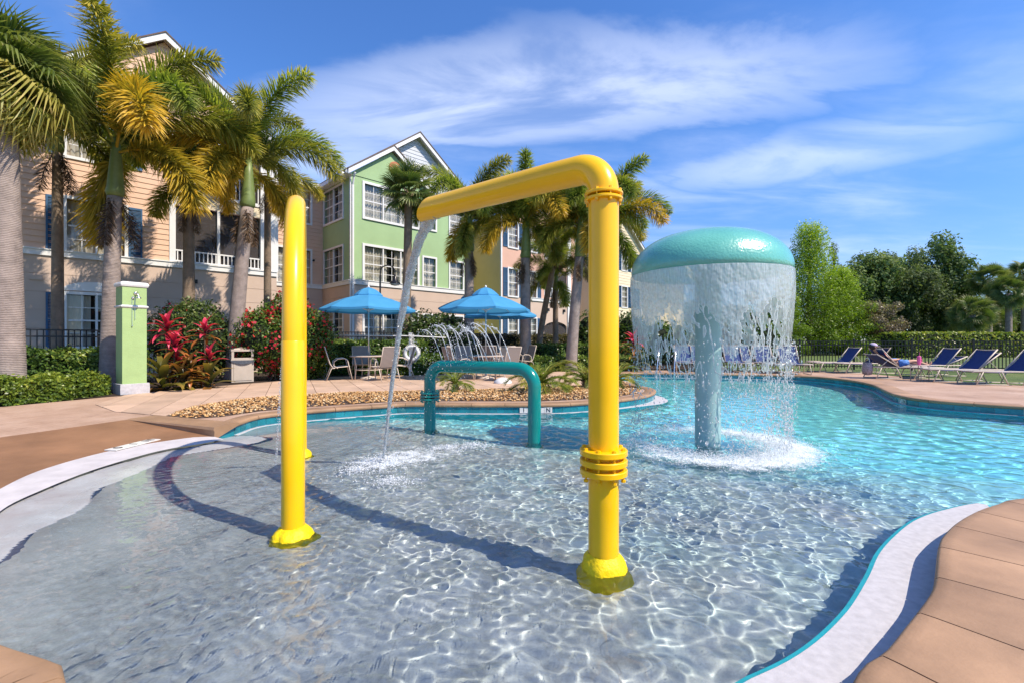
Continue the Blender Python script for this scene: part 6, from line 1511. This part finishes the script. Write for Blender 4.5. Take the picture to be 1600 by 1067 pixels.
# ------------------------------------------------------------------ umbrellas
M['canvas'] = mott('blue_canvas', (.045,.30,.68), .05, 3, .8, .35, 90, .002)
def canvas():
    m, nt, b = nmat('blue_canvas'); c = ramp(nt, noise(nt,2,3), ((.3,(.06,.33,.62)),(.7,(.08,.38,.68))))
    nt.links.new(c,b.inputs['Base Color']); b.inputs['Roughness'].default_value=.85
    t = N_(nt,'ShaderNodeBsdfTranslucent',{'Color':c}); o = N_(nt,'ShaderNodeMixShader',{0:.35,1:b.outputs[0],2:t.outputs[0]}); nt.links.new(o.outputs[0], nt.nodes['Material Output'].inputs[0]); return m
M['canvas'] = canvas(); M['pole'] = metal('pole_metal', (.62,.62,.62), .35)
def umbrella(x, y, label, zr_=2.13, Rr=1.42, rise=.60, rot=0):
    T = thing('patio_umbrella', label, 'umbrella', (x,y,0), rot, 'blue umbrellas over the terrace tables')
    def canopy(r0, r1, z0, z1, sag, vd=.06, name='canopy'):
        m = MB(); ns = 8; nr = 7; sub = 4; vs = []
        for i in range(nr):
            t = i/(nr-1); r = r0+(r1-r0)*t; z = z0+(z1-z0)*t
            for k in range(ns*sub):
                f = (k%sub)/sub; a = 2*PI*k/(ns*sub); a0 = 2*PI*(k//sub)/ns
                rr = r*math.cos(PI/ns)/math.cos((a-a0)-PI/ns); vs.append((rr*math.cos(a),rr*math.sin(a), z-sag*math.sin(PI*f)*t*1.0+.05*math.sin(PI*t)*(1)))
        N_k = ns*sub
        if vd:
            for k in range(N_k): p = vs[(nr-1)*N_k+k]; vs.append((p[0]*.998,p[1]*.998,p[2]-vd))
            nr2 = nr+1
        else: nr2 = nr
        m.add(vs,[(i*N_k+k,i*N_k+(k+1)%N_k,(i+1)*N_k+(k+1)%N_k,(i+1)*N_k+k) for i in range(nr2-1) for k in range(N_k)])
        o = m.build(name, M['canvas'], T); auto(o,12); return o
    canopy(.30,Rr,zr_+rise*.72,zr_,.03); canopy(.02,.42,zr_+rise+.07,zr_+rise*.73,.012,.05,'vent_cap')
    m = MB(); m.tube([(0,0,.05),(0,0,1.3),(0,0,zr_+rise+.04)],.021,10); m.build('pole', M['pole'], T, True)
    m = MB(); m.lathe([(.001,-.03),(.03,-.01),(.035,.02),(.02,.05),(.001,.065)],(0,0,zr_+rise+.08),12); m.build('finial', M['white'], T, True)
    m = MB(); m.lathe([(.26,0),(.26,.05),(.10,.08),(.04,.10),(.03,.35)],(0,0,0.01),24,True); m.build('base', M['taupe_frame'], T, True)
    m = MB(); m.lathe([(.03,-.05),(.045,-.04),(.045,.03),(.03,.05)],(0,0,zr_-.03),12); m.build('runner_hub', M['pole'], T)
    for k in range(8):
        a = 2*PI*k/8; ca,sa = math.cos(a),math.sin(a)
        m = MB(); m.tube([(.04*ca,.04*sa,zr_+rise*.88),(Rr*.99*ca,Rr*.99*sa,zr_-.012)],.009,5); m.build('rib', M['pole'], T)
        m = MB(); m.tube([(.04*ca,.04*sa,zr_-.03),(Rr*.5*ca,Rr*.5*sa,zr_+rise*.36)],.007,5); m.build('strut', M['pole'], T)
def dn(px, py_base=None, d=None): return trunk_at(px,d)
U1 = trunk_at(576,14.0); U2 = trunk_at(759,14.0); U3 = trunk_at(781,17.3); U4 = trunk_at(735,20.2)
umbrella(*U1,'blue umbrella on the left, over the table nearest the life ring',rot=.3)
umbrella(*U2,'large blue umbrella in front of the ochre wall, right of the spout stream',rot=.25)
umbrella(*U3,'blue umbrella partly hidden behind the larger right umbrella',rot=.55,zr_=2.12)
umbrella(*U4,'far blue umbrella of which only the left corner shows behind the large one',rot=.1,zr_=2.62)
# ------------------------------------------------------------------ tables, chairs
def sling_mat(name, c1, c2):
    m, nt, b = nmat(name); tc = N_(nt,'ShaderNodeTexCoord').outputs['Object']
    w_ = N_(nt,'ShaderNodeTexWave',{'Vector':tc,'Scale':8.5,'Distortion':0},bands_direction='X').outputs[1]
    nt.links.new(ramp(nt,w_,((.35,c1),(.6,c2))),b.inputs['Base Color']); b.inputs['Roughness'].default_value=.7; bumpn(nt,b,w_,.3,.004); return m
M['sling'] = sling_mat('striped_sling', (.15,.125,.12), (.33,.28,.25)); M['navy_sling'] = mott('navy_sling', (.022,.05,.17), .1, 5, .75, .3, 200, .002)
M['table_top'] = mott('table_top', (.50,.39,.32), .08, 8, .5)
def table(x, y, label):
    T = thing('patio_table', label, 'table', (x,y,0), 0, 'round terrace tables')
    m = MB(); m.lathe([(.025,.69),(.54,.69),(.56,.70),(.56,.715),(.54,.725),(.025,.725)],(0,0,0),36); auto(m.build('tabletop', M['table_top'], T),40)
    for k in range(4):
        a = PI/4+k*PI/2; ca,sa = math.cos(a),math.sin(a); m = MB(); m.tube([(.46*ca,.46*sa,.69),(.40*ca,.40*sa,.4),(.44*ca,.44*sa,.01)],.016,7); m.build('leg', M['taupe_frame'], T, True)
    m = MB(); m.tube([(.41*math.cos(PI/4+k*PI/8),.41*math.sin(PI/4+k*PI/8),.3) for k in range(17)],.012,6); m.build('stretcher', M['taupe_frame'], T, True)
def chair_proto():
    T = bpy.data.objects.new('patio_chair', None); col.objects.link(T)
    w_ = .27
    def sling(prof, name):
        m = MB(); n = len(prof); v = []
        for (y_,z_) in prof: v += [(-w_,y_,z_),(w_,y_,z_)]
        v += [(a,b+.004,c-.006) for a,b,c in v]; k = 2*n
        m.add(v,[(2*i,2*i+1,2*i+3,2*i+2) for i in range(n-1)]+[(k+2*i,k+2*i+2,k+2*i+3,k+2*i+1) for i in range(n-1)]); return m.build(name, M['sling'], T, True)
    seat = [(-.27,.41),(-.1,.395),(.10,.385),(.20,.39)]; back = [(.22,.40),(.26,.50),(.32,.70),(.40,.97)]
    sling(seat,'seat'); sling(back,'backrest')
    for s_ in (-1,1):
        x_ = s_*(w_+.012)
        m = MB(); m.tube([(x_,-.28,.415),(x_,-.1,.40),(x_,.12,.385),(x_,.20,.40),(x_,.26,.50),(x_,.32,.70),(x_,.405,.985)],.013,7); m.build('side_rail', M['taupe_frame'], T, True)
        xa = s_*(w_+.035)
        m = MB(); m.tube([(xa,-.36,.0),(xa,-.27,.38),(xa,-.22,.60),(xa,-.14,.65),(xa,.05,.635),(xa,.15,.56),(xa,.16,.44),(xa,.05,.36)],.013,7); m.build('arm_and_front_leg', M['taupe_frame'], T, True)
        m = MB(); m.tube([(xa,.12,.37),(xa,.22,.36),(xa,.36,.0)],.013,7); m.build('rear_leg', M['taupe_frame'], T, True)
    m = MB(); m.tube([(-w_,.405,.985),(w_,.405,.985)],.013,7); m.tube([(-w_,-.28,.415),(w_,-.28,.415)],.012,7); m.tube([(-w_-.03,.15,.36),(w_+.03,.15,.36)],.010,6); m.build('cross_bar', M['taupe_frame'], T, True)
    return T
CH = chair_proto(); ch_used = [False]
def chair(x, y, rz, label):
    o = CH if not ch_used[0] else copy_tree(CH); ch_used[0] = True
    o.location = (x,y,.008); o.rotation_euler = (0,0,rz); tag(o, label, 'chair', 'sling chairs around the terrace tables')
# facing: chair front is local -y ; rz turns it
def ring(cx, cy, items):
    for a, rad, lab in items:
        x_ = cx+rad*math.cos(R(a)); y_ = cy+rad*math.sin(R(a)); chair(x_,y_, R(a)-PI/2, lab)
table(U1[0],U1[1],'round table under the left blue umbrella')
ring(U1[0],U1[1],[(205,.86,'sling chair in side view at the left of the first table'),(118,.95,'chair facing the camera behind the left part of the first table'),(318,.86,'chair with its striped back to the pool at the right of the first table'),(20,1.0,'chair behind the spout stream at the right end of the first table')])
table(U2[0],U2[1],'round table under the large right umbrella')
ring(U2[0],U2[1],[(215,.95,'chair seen through the jets left of the second table'),(315,.85,'chair with striped back just above the right end of the teal arch'),(130,.9,'chair behind the jets on the far left of the second table'),(60,.95,'chair behind the second table facing the pool')])
table(U3[0]+.1,U3[1],'round table under the hidden rear umbrella')
ring(U3[0]+.1,U3[1],[(200,.95,'chair on the left side of the rear table'),(250,.95,'chair with its back to the pool at the rear table'),(30,.95,'pale chair right of the rear table'),(110,.95,'chair on the far side of the rear table')])
ring(trunk_at(718,16.2)[0],16.2,[(180,.0,'lone navy-looking chair left of the jets near the shrub')])
# ------------------------------------------------------------------ lamp post
lp = trunk_at(606,16.6)
T = thing('lamp_post', 'black gooseneck lamp post with bell shade behind the left umbrella', 'lamp post', (lp[0]-.28,lp[1],0))
za = 1.15+(533.5-416)/F*16.6
m = MB(); m.lathe([(.10,0),(.10,.08),(.06,.14),(.05,.5),(.035,.6),(.032,za-.35)],(0,0,0),14,True); m.build('post', M['bronze'], T, True)
pts = [(0,0,za-.4)]+[(.27-.27*math.cos(PI*i/10),0,za-.2+.22*math.sin(PI*i/10)) for i in range(11)]+[(.54,0,za-.35)]
m = MB(); m.tube(pts,.022,8); m.build('gooseneck', M['bronze'], T, True)
m = MB(); m.lathe([(.02,.14),(.045,.10),(.04,.05),(.08,.0),(.10,-.10),(.20,-.20),(.21,-.215),(.18,-.22)],(.54,0,za-.43),20); m.build('lamp_shade', M['bronze'], T, True)
M['lens'] = mott('lamp_lens', (.55,.50,.42), .03, 4, .3)
m = MB(); m.lathe([(.17,0),(.15,-.05),(.001,-.08)],(.54,0,za-.65),16,True); m.build('lens', M['lens'], T, True)
# ------------------------------------------------------------------ life ring station
d_l = 15.2; lx0 = trunk_at(508,14.6); lx1 = trunk_at(641.5,15.4)
T = thing('safety_station', 'white posts carrying a long white rescue pole behind the first table', 'safety station', (lx0[0],lx0[1],0))
dx,dy = lx1[0]-lx0[0], lx1[1]-lx0[1]
for a in (0,1): m = MB(); m.box(dx*a-.045,dx*a+.045,dy*a-.045,dy*a+.045,0,1.42); m.box(dx*a-.055,dx*a+.055,dy*a-.055,dy*a+.055,1.42,1.44); m.build('post', M['white'], T)
m = MB(); m.tube([(-.75*dx*.25,-.75*dy*.25-.08,1.35),(dx*1.0,dy-.08,1.33),(dx*1.45,dy*1.45-.08,1.28)],.018,8); m.build('rescue_pole', M['white'], T, True)
for k in (.0,1.0): m = MB(); m.tube([(dx*k,dy*k-.05,1.38),(dx*k,dy*k-.11,1.34),(dx*k,dy*k-.05,1.30)],.008,5); m.build('hook', M['steel'], T)
T = thing('life_ring', 'white life ring hanging from the right white post', 'life ring', (lx1[0]+.06,lx1[1]-.10,.76))
m = MB(); m.tube([(.22*math.cos(2*PI*i/32),0,.22*math.sin(2*PI*i/32)) for i in range(33)],.062,12,False); m.build('ring', M['white'], T, True)
M['rope'] = mott('white_rope', (.7,.68,.65), .1, 40, .9, 1, 90, .004)
m = MB(); m.tube([((.285+.03*math.sin(8*PI*i/48)**2)*math.cos(2*PI*i/48),0,(.285+.03*math.sin(8*PI*i/48)**2)*math.sin(2*PI*i/48)) for i in range(49)],.007,5); m.build('grab_line', M['rope'], T)
for k in range(4):
    a = PI/4+k*PI/2; m = MB(); m.tube([((.22+.066*math.cos(b))*math.cos(a),.066*math.sin(b),(.22+.066*math.cos(b))*math.sin(a)) for b in np.linspace(0,2*PI,13)],.012,4); m.build('band', M['rope'], T)
m = MB(); r = random.Random(3)
for k in range(5): m.tube([(r.uniform(-.06,.06)+.07*math.sin(i*.9+k),-.04+.02*r.random(),.28+.35*i/8) for i in range(9)],.008,4)
m.build('rope_coil', M['rope'], T)
# ------------------------------------------------------------------ loungers on the right
def lounger_proto(mat='navy_sling'):
    T = bpy.data.objects.new('sun_lounger', None); col.objects.link(T); w_ = .30; hz = .36
    def panel(p0, p1, name):
        m = MB(); v = []; n = 8
        for i in range(n+1):
            t = i/n; y_ = p0[0]+(p1[0]-p0[0])*t; z_ = p0[1]+(p1[1]-p0[1])*t-.03*math.sin(PI*t); v += [(-w_,y_,z_),(0,y_,z_-.02),(w_,y_,z_)]
        v += [(a,b,c-.008) for a,b,c in v]; k = 3*(n+1)
        m.add(v,[(3*i+j,3*i+j+1,3*i+j+4,3*i+j+3) for i in range(n) for j in (0,1)]+[(k+3*i+j,k+3*i+j+3,k+3*i+j+4,k+3*i+j+1) for i in range(n) for j in (0,1)]); return m.build(name, M[mat], T, True)
    panel((-.95,hz),(.28,hz),'seat')
    for s_ in (-1,1):
        x_ = s_*(w_+.015); m = MB(); m.tube([(x_,-.97,hz-.03),(x_,-.95,hz),(x_,.92,hz)],.016,7); m.build('side_rail', M['taupe_frame'], T, True)
        for (y_,d) in ((-.72,-.16),(-.30,.16),(.35,-.16),(.75,.16)):
            m = MB(); m.tube([(x_,y_,hz),(x_,y_+d,.015)],.014,6); m.build('leg', M['taupe_frame'], T, True)
        for (a,b) in ((-.88,-.14),(.19,.91)): m = MB(); m.tube([(x_,a,.015),(x_,b,.015)],.014,6); m.build('foot_runner', M['taupe_frame'], T, True)
    for y_ in (-.95,.3,.9): m = MB(); m.tube([(-w_,y_,hz),(w_,y_,hz)],.013,6); m.build('cross_bar', M['taupe_frame'], T, True)
    return T
def lounger(x, y, rz, back, label, mat='navy_sling', bl=.72, group='navy loungers on the far deck'):
    global LP
    o = LP if not lo_used[0] else copy_tree(LP); lo_used[0] = True
    o.location = (x,y,.004); o.rotation_euler = (0,0,rz); tag(o, label, 'sun lounger', group)
    w_ = .30; hz = .36; a = R(back); e = (.28+bl*math.cos(a), hz+bl*math.sin(a))
    m = MB(); v = []; n = 8
    for i in range(n+1):
        t = i/n; y_ = .28+(e[0]-.28)*t; z_ = hz+(e[1]-hz)*t; sg = .035*math.sin(PI*t); y_ += sg*math.sin(a); z_ -= sg*math.cos(a); v += [(-w_,y_,z_),(0,y_+.02*math.sin(a),z_-.02*math.cos(a)),(w_,y_,z_)]
    v += [(p,q+.008*math.sin(a),r_-.008*math.cos(a)) for p,q,r_ in v]; k = 3*(n+1)
    m.add(v,[(3*i+j,3*i+j+1,3*i+j+4,3*i+j+3) for i in range(n) for j in (0,1)]+[(k+3*i+j,k+3*i+j+3,k+3*i+j+4,k+3*i+j+1) for i in range(n) for j in (0,1)]); m.build('backrest', M[mat], o, True)
    for s_ in (-1,1): m = MB(); x_ = s_*(w_+.014); m.tube([(x_,.27,hz),(x_,e[0]+.02*math.cos(a),e[1]+.02*math.sin(a))],.017,7); m.build('back_rail', M['taupe_frame'], o, True)
    m = MB(); m.tube([(-w_,e[0],e[1]),(0,e[0],e[1]-.012),(w_,e[0],e[1])],.014,7); m.build('head_bar', M['taupe_frame'], o, True)
    if back > 25:
        m = MB(); 
        for s_ in (-1,1): m.tube([(s_*w_,.28+.5*bl*math.cos(a),hz+.5*bl*math.sin(a)),(s_*w_,.80,hz)],.009,5)
        m.build('prop', M['taupe_frame'], o, True)
    return o
lo_used = [False]; LP = lounger_proto()
def side_table(x, y, label, h=.42):
    T = thing('side_table', label, 'side table', (x,y,.004), .2, 'small sand coloured side tables')
    m = MB(); m.lathe([(.02,h-.02),(.22,h-.02),(.235,h-.01),(.22,h),(.02,h)],(0,0,0),20); m.build('tabletop', M['table_top'], T, True)
    for k in range(4): a = PI/4+k*PI/2; m = MB(); m.tube([(.17*math.cos(a),.17*math.sin(a),h-.02),(.21*math.cos(a),.21*math.sin(a),h-.06),(.20*math.cos(a),.20*math.sin(a),0)],.011,6); m.build('leg', M['taupe_frame'], T, True)
def lg(px, d): return trunk_at(px,d)
# (px of middle, depth, heading: rz turns local +y (head end))
x,y = lg(1306,17.3); lounger(x,y,R(-88),50,'navy lounger with raised back left of the reclining person')
x,y = lg(1349,16.7); lounger(x,y,R(-90),50,'navy lounger directly behind the reclining person')
x,y = lg(1452,15.4); x2,y2 = x,y; lounger(x,y,R(-92),24,'navy lounger with low back right of the pink cup')
x,y = lg(1497,13.1); lounger(x,y,R(-96),40,'navy lounger between the low one and the right edge')
x,y = lg(1568,12.2); lounger(x,y,R(-98),43,'navy lounger cut by the right edge')
PX,PY = lg(1409,14.2); PR = R(82)
lounger(PX,PY,PR,33,'sand and dark sling lounger with a person reclining on it')
for i,(px,d,a) in enumerate(((1070,17.8,-12),(1092,18.0,8),(1150,17.6,-10),(1172,17.9,6),(1200,17.2,-8),(1238,16.6,-14))):
    x,y = lg(px,d); lounger(x,y,R(a),60,['navy lounger just left of the mushroom stem','navy lounger behind the left edge of the mushroom stem','navy lounger just right of the mushroom stem','navy lounger second right of the mushroom stem','upright navy lounger behind the right of the water curtain','upright navy lounger at the right edge of the water curtain'][i])
x,y = lg(1271,17.2); side_table(x,y,'small side table between the water curtain and the navy loungers')
x,y = lg(1437,13.4); side_table(x,y,'small side table holding the pink cup',.46); STX,STY = x,y
M['pink'+'cup'] = mott('pink_cup', (.80,.13,.36), .05, 5, .3)
T = thing('drinking_cup', 'tall pink tumbler with a straw on the side table', 'cup', (STX-.02,STY,.464))
m = MB(); m.lathe([(.034,0),(.036,.02),(.048,.10),(.050,.22),(.048,.235)],(0,0,0),18,True,True); m.build('cup_body', M['pinkcup'], T, True)
m = MB(); m.lathe([(.052,.232),(.052,.25),(.02,.262),(.001,.264)],(0,0,0),18); m.build('lid', M['pinkcup'], T, True)
m = MB(); m.tube([(.01,0,.25),(.02,0,.38)],.005,6); m.build('straw', M['pinkcup'], T)
m = MB(); m.tube([(.045,0,.06),(.085,0,.08),(.085,0,.17),(.048,0,.19)],.008,6); m.build('handle', M['pinkcup'], T, True)
# ------------------------------------------------------------------ person reclining
M['skin'] = mott('skin', (.55,.29,.19), .05, 6, .5, .05); M['cap'] = mott('lilac_cap', (.50,.42,.56), .05, 10, .8); M['hair'] = mott('dark_hair', (.03,.02,.015), .3, 20, .6)
M['shorts'] = mott('blue_white_shorts', (.10,.25,.60), .5, 14, .8); M['top'] = mott('coral_top', (.55,.12,.10), .1, 10, .8)
P0 = thing('person', 'person in a lilac cap and blue shorts reclining on the lounger with legs stretched out', 'person', (PX,PY,0), PR)
def skin_body():
    # local frame of the lounger: +y towards the head end, x across, hips at y=.2
    J = {'pel':(0,.20,.47,.105),'belly':(0,.36,.54,.105),'chest':(0,.56,.68,.115),'neck0':(0,.70,.80,.055),'neck':(0,.76,.88,.045),'head':(0,.80,.99,.085),
         'sl':(-.16,.62,.74,.055),'el':(-.24,.42,.58,.042),'wl':(-.14,.20,.60,.030),'hl':(-.08,.13,.61,.030),
         'sr':(.16,.62,.74,.055),'er':(.26,.40,.56,.042),'wr':(.22,.12,.56,.030),'hr':(.20,.04,.56,.028),
         'hpl':(-.09,.14,.455,.085),'kl':(-.11,-.27,.56,.058),'al':(-.11,-.66,.43,.036),'fl':(-.12,-.72,.47,.032),'tl':(-.12,-.74,.55,.022),
         'hpr':(.09,.14,.455,.085),'kr':(.10,-.27,.50,.058),'ar':(.08,-.68,.42,.036),'fr':(.08,-.74,.46,.032),'tr':(.09,-.76,.54,.022)}
    Ed = [('pel','belly'),('belly','chest'),('chest','neck0'),('neck0','neck'),('neck','head'),('chest','sl'),('sl','el'),('el','wl'),('wl','hl'),('chest','sr'),('sr','er'),('er','wr'),('wr','hr'),
          ('pel','hpl'),('hpl','kl'),('kl','al'),('al','fl'),('fl','tl'),('pel','hpr'),('hpr','kr'),('kr','ar'),('ar','fr'),('fr','tr')]
    names = list(J); me = bpy.data.meshes.new('body'); me.from_pydata([J[n][:3] for n in names], [(names.index(a),names.index(b)) for a,b in Ed], [])
    o = link('body', me, M['skin'], P0); md = o.modifiers.new('Skin','SKIN'); md.use_smooth_shade = True
    if not me.skin_vertices: bpy.context.view_layer.objects.active = o
    for i,n in enumerate(names): v = me.skin_vertices[0].data[i]; v.radius = (J[n][3],)*2; v.use_root = (n == 'pel')
    s2 = o.modifiers.new('Sub','SUBSURF'); s2.levels = 2; s2.render_levels = 2
    dg = bpy.context.evaluated_depsgraph_get(); me2 = bpy.data.meshes.new_from_object(o.evaluated_get(dg)); o.modifiers.clear(); o.data = me2; me2.shade_smooth()
    if not me2.materials: me2.materials.append(M['skin'])
    return o
skin_body()
def ellip(name, c, r, mat, rot=0, seg=18, z0=-PI/2, par=None):
    m = MB(); pr = [(max(.0005,math.cos(t)), math.sin(t)) for t in np.linspace(z0,PI/2,11)]
    m.lathe([(a,z) for a,z in pr],(0,0,0),seg,M=Matrix.Translation(c)@Matrix.Rotation(rot,4,'X')@Matrix.Diagonal((r[0],r[1],r[2],1))); return m.build(name, M[mat], par or P0, True)
ellip('hair', (0,.83,.995), (.098,.10,.105), 'hair'); ellip('nose', (0,.705,.985), (.014,.022,.02), 'skin')
for s_ in (-1,1): ellip('ear', (s_*.088,.80,.985), (.012,.022,.03), 'skin'); ellip('eye', (s_*.034,.722,1.005), (.012,.008,.008), 'black')
ellip('mouth', (0,.722,.952), (.025,.008,.006), 'top')
ellip('cap', (0,.805,1.02), (.104,.112,.09), 'cap', R(8), z0=-.05)
m = MB(); v = [(0,.80,1.03)]+[(.095*math.cos(t),.72-.10*math.sin(t) if 0<t<PI else .72,1.015-.03*math.sin(t)) for t in np.linspace(0,PI,11)]; m.add(v+[(a,b,c-.008) for a,b,c in v],[tuple(range(12)),tuple(range(12,24))[::-1]]+[(i,i+1,13+i,12+i) for i in range(11)]); m.build('cap_brim', M['cap'], P0)
m = MB(); m.tube([(0,.05,.46),(0,.2,.475),(0,.30,.50)],[.15,.165,.14],14,True,.72); m.build('shorts', M['shorts'], P0, True)
for s_ in (-1,1): m = MB(); m.tube([(s_*.09,.16,.46),(s_*.10,-.02,.50),(s_*.105,-.10,.52)],[.10,.088,.082],12); m.build('shorts_leg', M['shorts'], P0, True)
m = MB(); m.tube([(0,.42,.585),(0,.55,.68),(0,.66,.76)],[.13,.145,.12],16,True,.8); m.build('top', M['top'], P0, True)
for s_ in (-1,1):
    for k in range(4):
        m = MB(); bx0 = (-.08 if s_ < 0 else .20)+(k-1.5)*.016; by = .13 if s_ < 0 else .04; bz = .612 if s_ < 0 else .56
        m.tube([(bx0,by+.01,bz),(bx0,by-.035,bz+.006),(bx0,by-.055-.006*(k in (1,2)),bz-.012)],[.0085,.008,.006],6); m.build('finger', M['skin'], P0, True)
    m = MB(); bx0 = (-.05 if s_ < 0 else .17); m.tube([(bx0-.01*s_,by+.04,bz),(bx0+.0,by+.005,bz-.004)],[.010,.007],6); m.build('thumb', M['skin'], P0, True)
# bag hanging behind the person's lounger
T = thing('beach_bag', 'patterned beach bag hanging from the head of the occupied lounger', 'bag', (PX+.07*0-.98*math.sin(PR)*1.0, PY+.98*math.cos(PR), .30), PR)
M['bagp'] = mott('patterned_bag', (.36,.30,.33), .6, 26, .8)
m = MB(); m.lathe([(.05,-.20),(.17,-.17),(.20,-.02),(.17,.14),(.15,.20)],(0,0,0),18,True,M=Matrix.Diagonal((1,.6,1,1))); m.build('bag_body', M['bagp'], T, True)
m = MB(); m.tube([(-.13,0,.18),(-.08,.0,.33),(.08,0,.33),(.13,0,.18)],.010,6); m.build('strap', M['rope'], T, True)
# ------------------------------------------------------------------ pool ladder rails
T0 = gp(1040,583); 
T = thing('pool_ladder', 'steel grab rails of the pool ladder on the far edge behind the mushroom', 'pool ladder', (T0[0],T0[1],0), R(-28))
for s_ in (-1,1):
    m = MB(); x_ = s_*.30; m.tube([(x_,-.05,-.5),(x_,-.05,.0),(x_,-.05,.10),(x_,.10,.42),(x_,.32,.78),(x_,.44,.86),(x_,.54,.80),(x_,.55,.5),(x_,.55,.0)],.021,9); m.build('grab_rail', M['steel'], T, True)
    for y_ in (.55,): m = MB(); m.lathe([(.05,0),(.05,.012),(.025,.03)],(x_,y_,.012),14,True,True); m.build('escutcheon', M['steel'], T)
for z_ in (-.2,-.45): m = MB(); m.box(-.28,.28,-.10,.0,z_,z_+.03); m.build('step', M['white'], T)
# ------------------------------------------------------------------ depth markers
M['mtile'] = mott('marker_white', (.72,.70,.66), .06, 12, .3); M['mblack'] = mott('marker_black', (.02,.02,.02), .1, 12, .4)
def text(body_, parent, loc, rot, size, ext=.002):
    cu = bpy.data.curves.new('letter','FONT'); cu.body = body_; cu.size = size; cu.extrude = ext; cu.align_x = 'CENTER'; cu.align_y = 'CENTER'
    o = bpy.data.objects.new('letter', cu); col.objects.link(o); dg = bpy.context.evaluated_depsgraph_get(); me = bpy.data.meshes.new_from_object(o.evaluated_get(dg)); bpy.data.objects.remove(o)
    ob = link('letter', me, M['mblack'], parent, loc=loc); ob.rotation_euler = rot
    if not me.materials: me.materials.append(M['mblack'])
    return ob
def marker_wall(path, px, txts, label, h=.098, tw=.15, side=1, zc=-.1):
    best = min(range(len(path)-1), key=lambda i: abs(path[i][0]/path[i][1]-(px-800)/F) if (path[i][1] > 5) else 9)
    a = Vector(path[best]); b_ = Vector(path[best+1]); t = (b_-a).normalized(); nn = Vector((-t.y,t.x))*side
    an = math.atan2(-nn.x*-1, 1) if False else math.atan2(nn.y,nn.x)+PI/2
    p = a+nn*.010; T = thing('depth_marker', label, 'depth marker', (p.x,p.y,zc), an, 'white tile depth markers of the pool')
    n = len(txts)
    for i,tx in enumerate(txts):
        u = (i-(n-1)/2)*tw; m = MB(); m.box(u-tw/2+.002,u+tw/2-.002,-.006,.002,-h/2,h/2); m.build('tile', M['mtile'], T); text(tx, T, (u,-.008,0), (PI/2,0,0), h*1.15)
marker_wall(isl_edge, 836, ['1','0','I','N'], 'white depth marker tiles on the island wall behind the teal arch', side=1)
marker_wall(far_edge, 1411, ['7','I','N'], 'small white depth marker on the far right pool wall', h=.10, tw=.10, side=1, zc=-.105)
i0 = int(Nn*.18); a = Vector(strip_out[int(NS*.22)]); b_ = Vector(strip_out[int(NS*.22)+3]); 
pm = Vector(gp(216,694,-.105)); an = math.atan2(-(b_-a).y, -(b_-a).x)
T = thing('depth_marker', 'white depth marker tiles set flat beside the white entry strip', 'depth marker', (pm.x-.07,pm.y+.02,-.108), an, 'white tile depth markers of the pool')
T.rotation_euler = (R(0),R(0),an)
for i,tx in enumerate(['0','I','N']):
    u = (i-1)*.20; m = MB(); m.box(u-.098,u+.098,-.075,.075,-.004,.006); m.build('tile', M['mtile'], T); text(tx, T, (u,0,.007), (0,0,0), .15)
# ------------------------------------------------------------------ antennas, deck bits
for i,(px,d,pt,pb) in enumerate(((723,26,222,262),(843,30,222,262))):
    pass
# small drain lids on the terrace
for i,(px,py) in enumerate(((316,594),)):
    q = gp(px,py); T = thing('valve_lid', 'round dark valve lid in the paving beside the litter bin', 'lid', (q[0]+.3,q[1],.012)); m = MB(); m.lathe([(.22,-.01),(.22,.004),(.20,.008),(.001,.008)],(0,0,0),24); m.build('lid', M['black'], T)
q = gp(785,601); T = thing('umbrella_weight', 'white dome shaped weight lying under the second table', 'weight', (q[0],q[1]+.5,.012)); m = MB(); m.lathe([(.25,0),(.24,.05),(.15,.12),(.04,.15),(.001,.15)],(0,0,0),24); m.build('dome', M['white'], T, True)
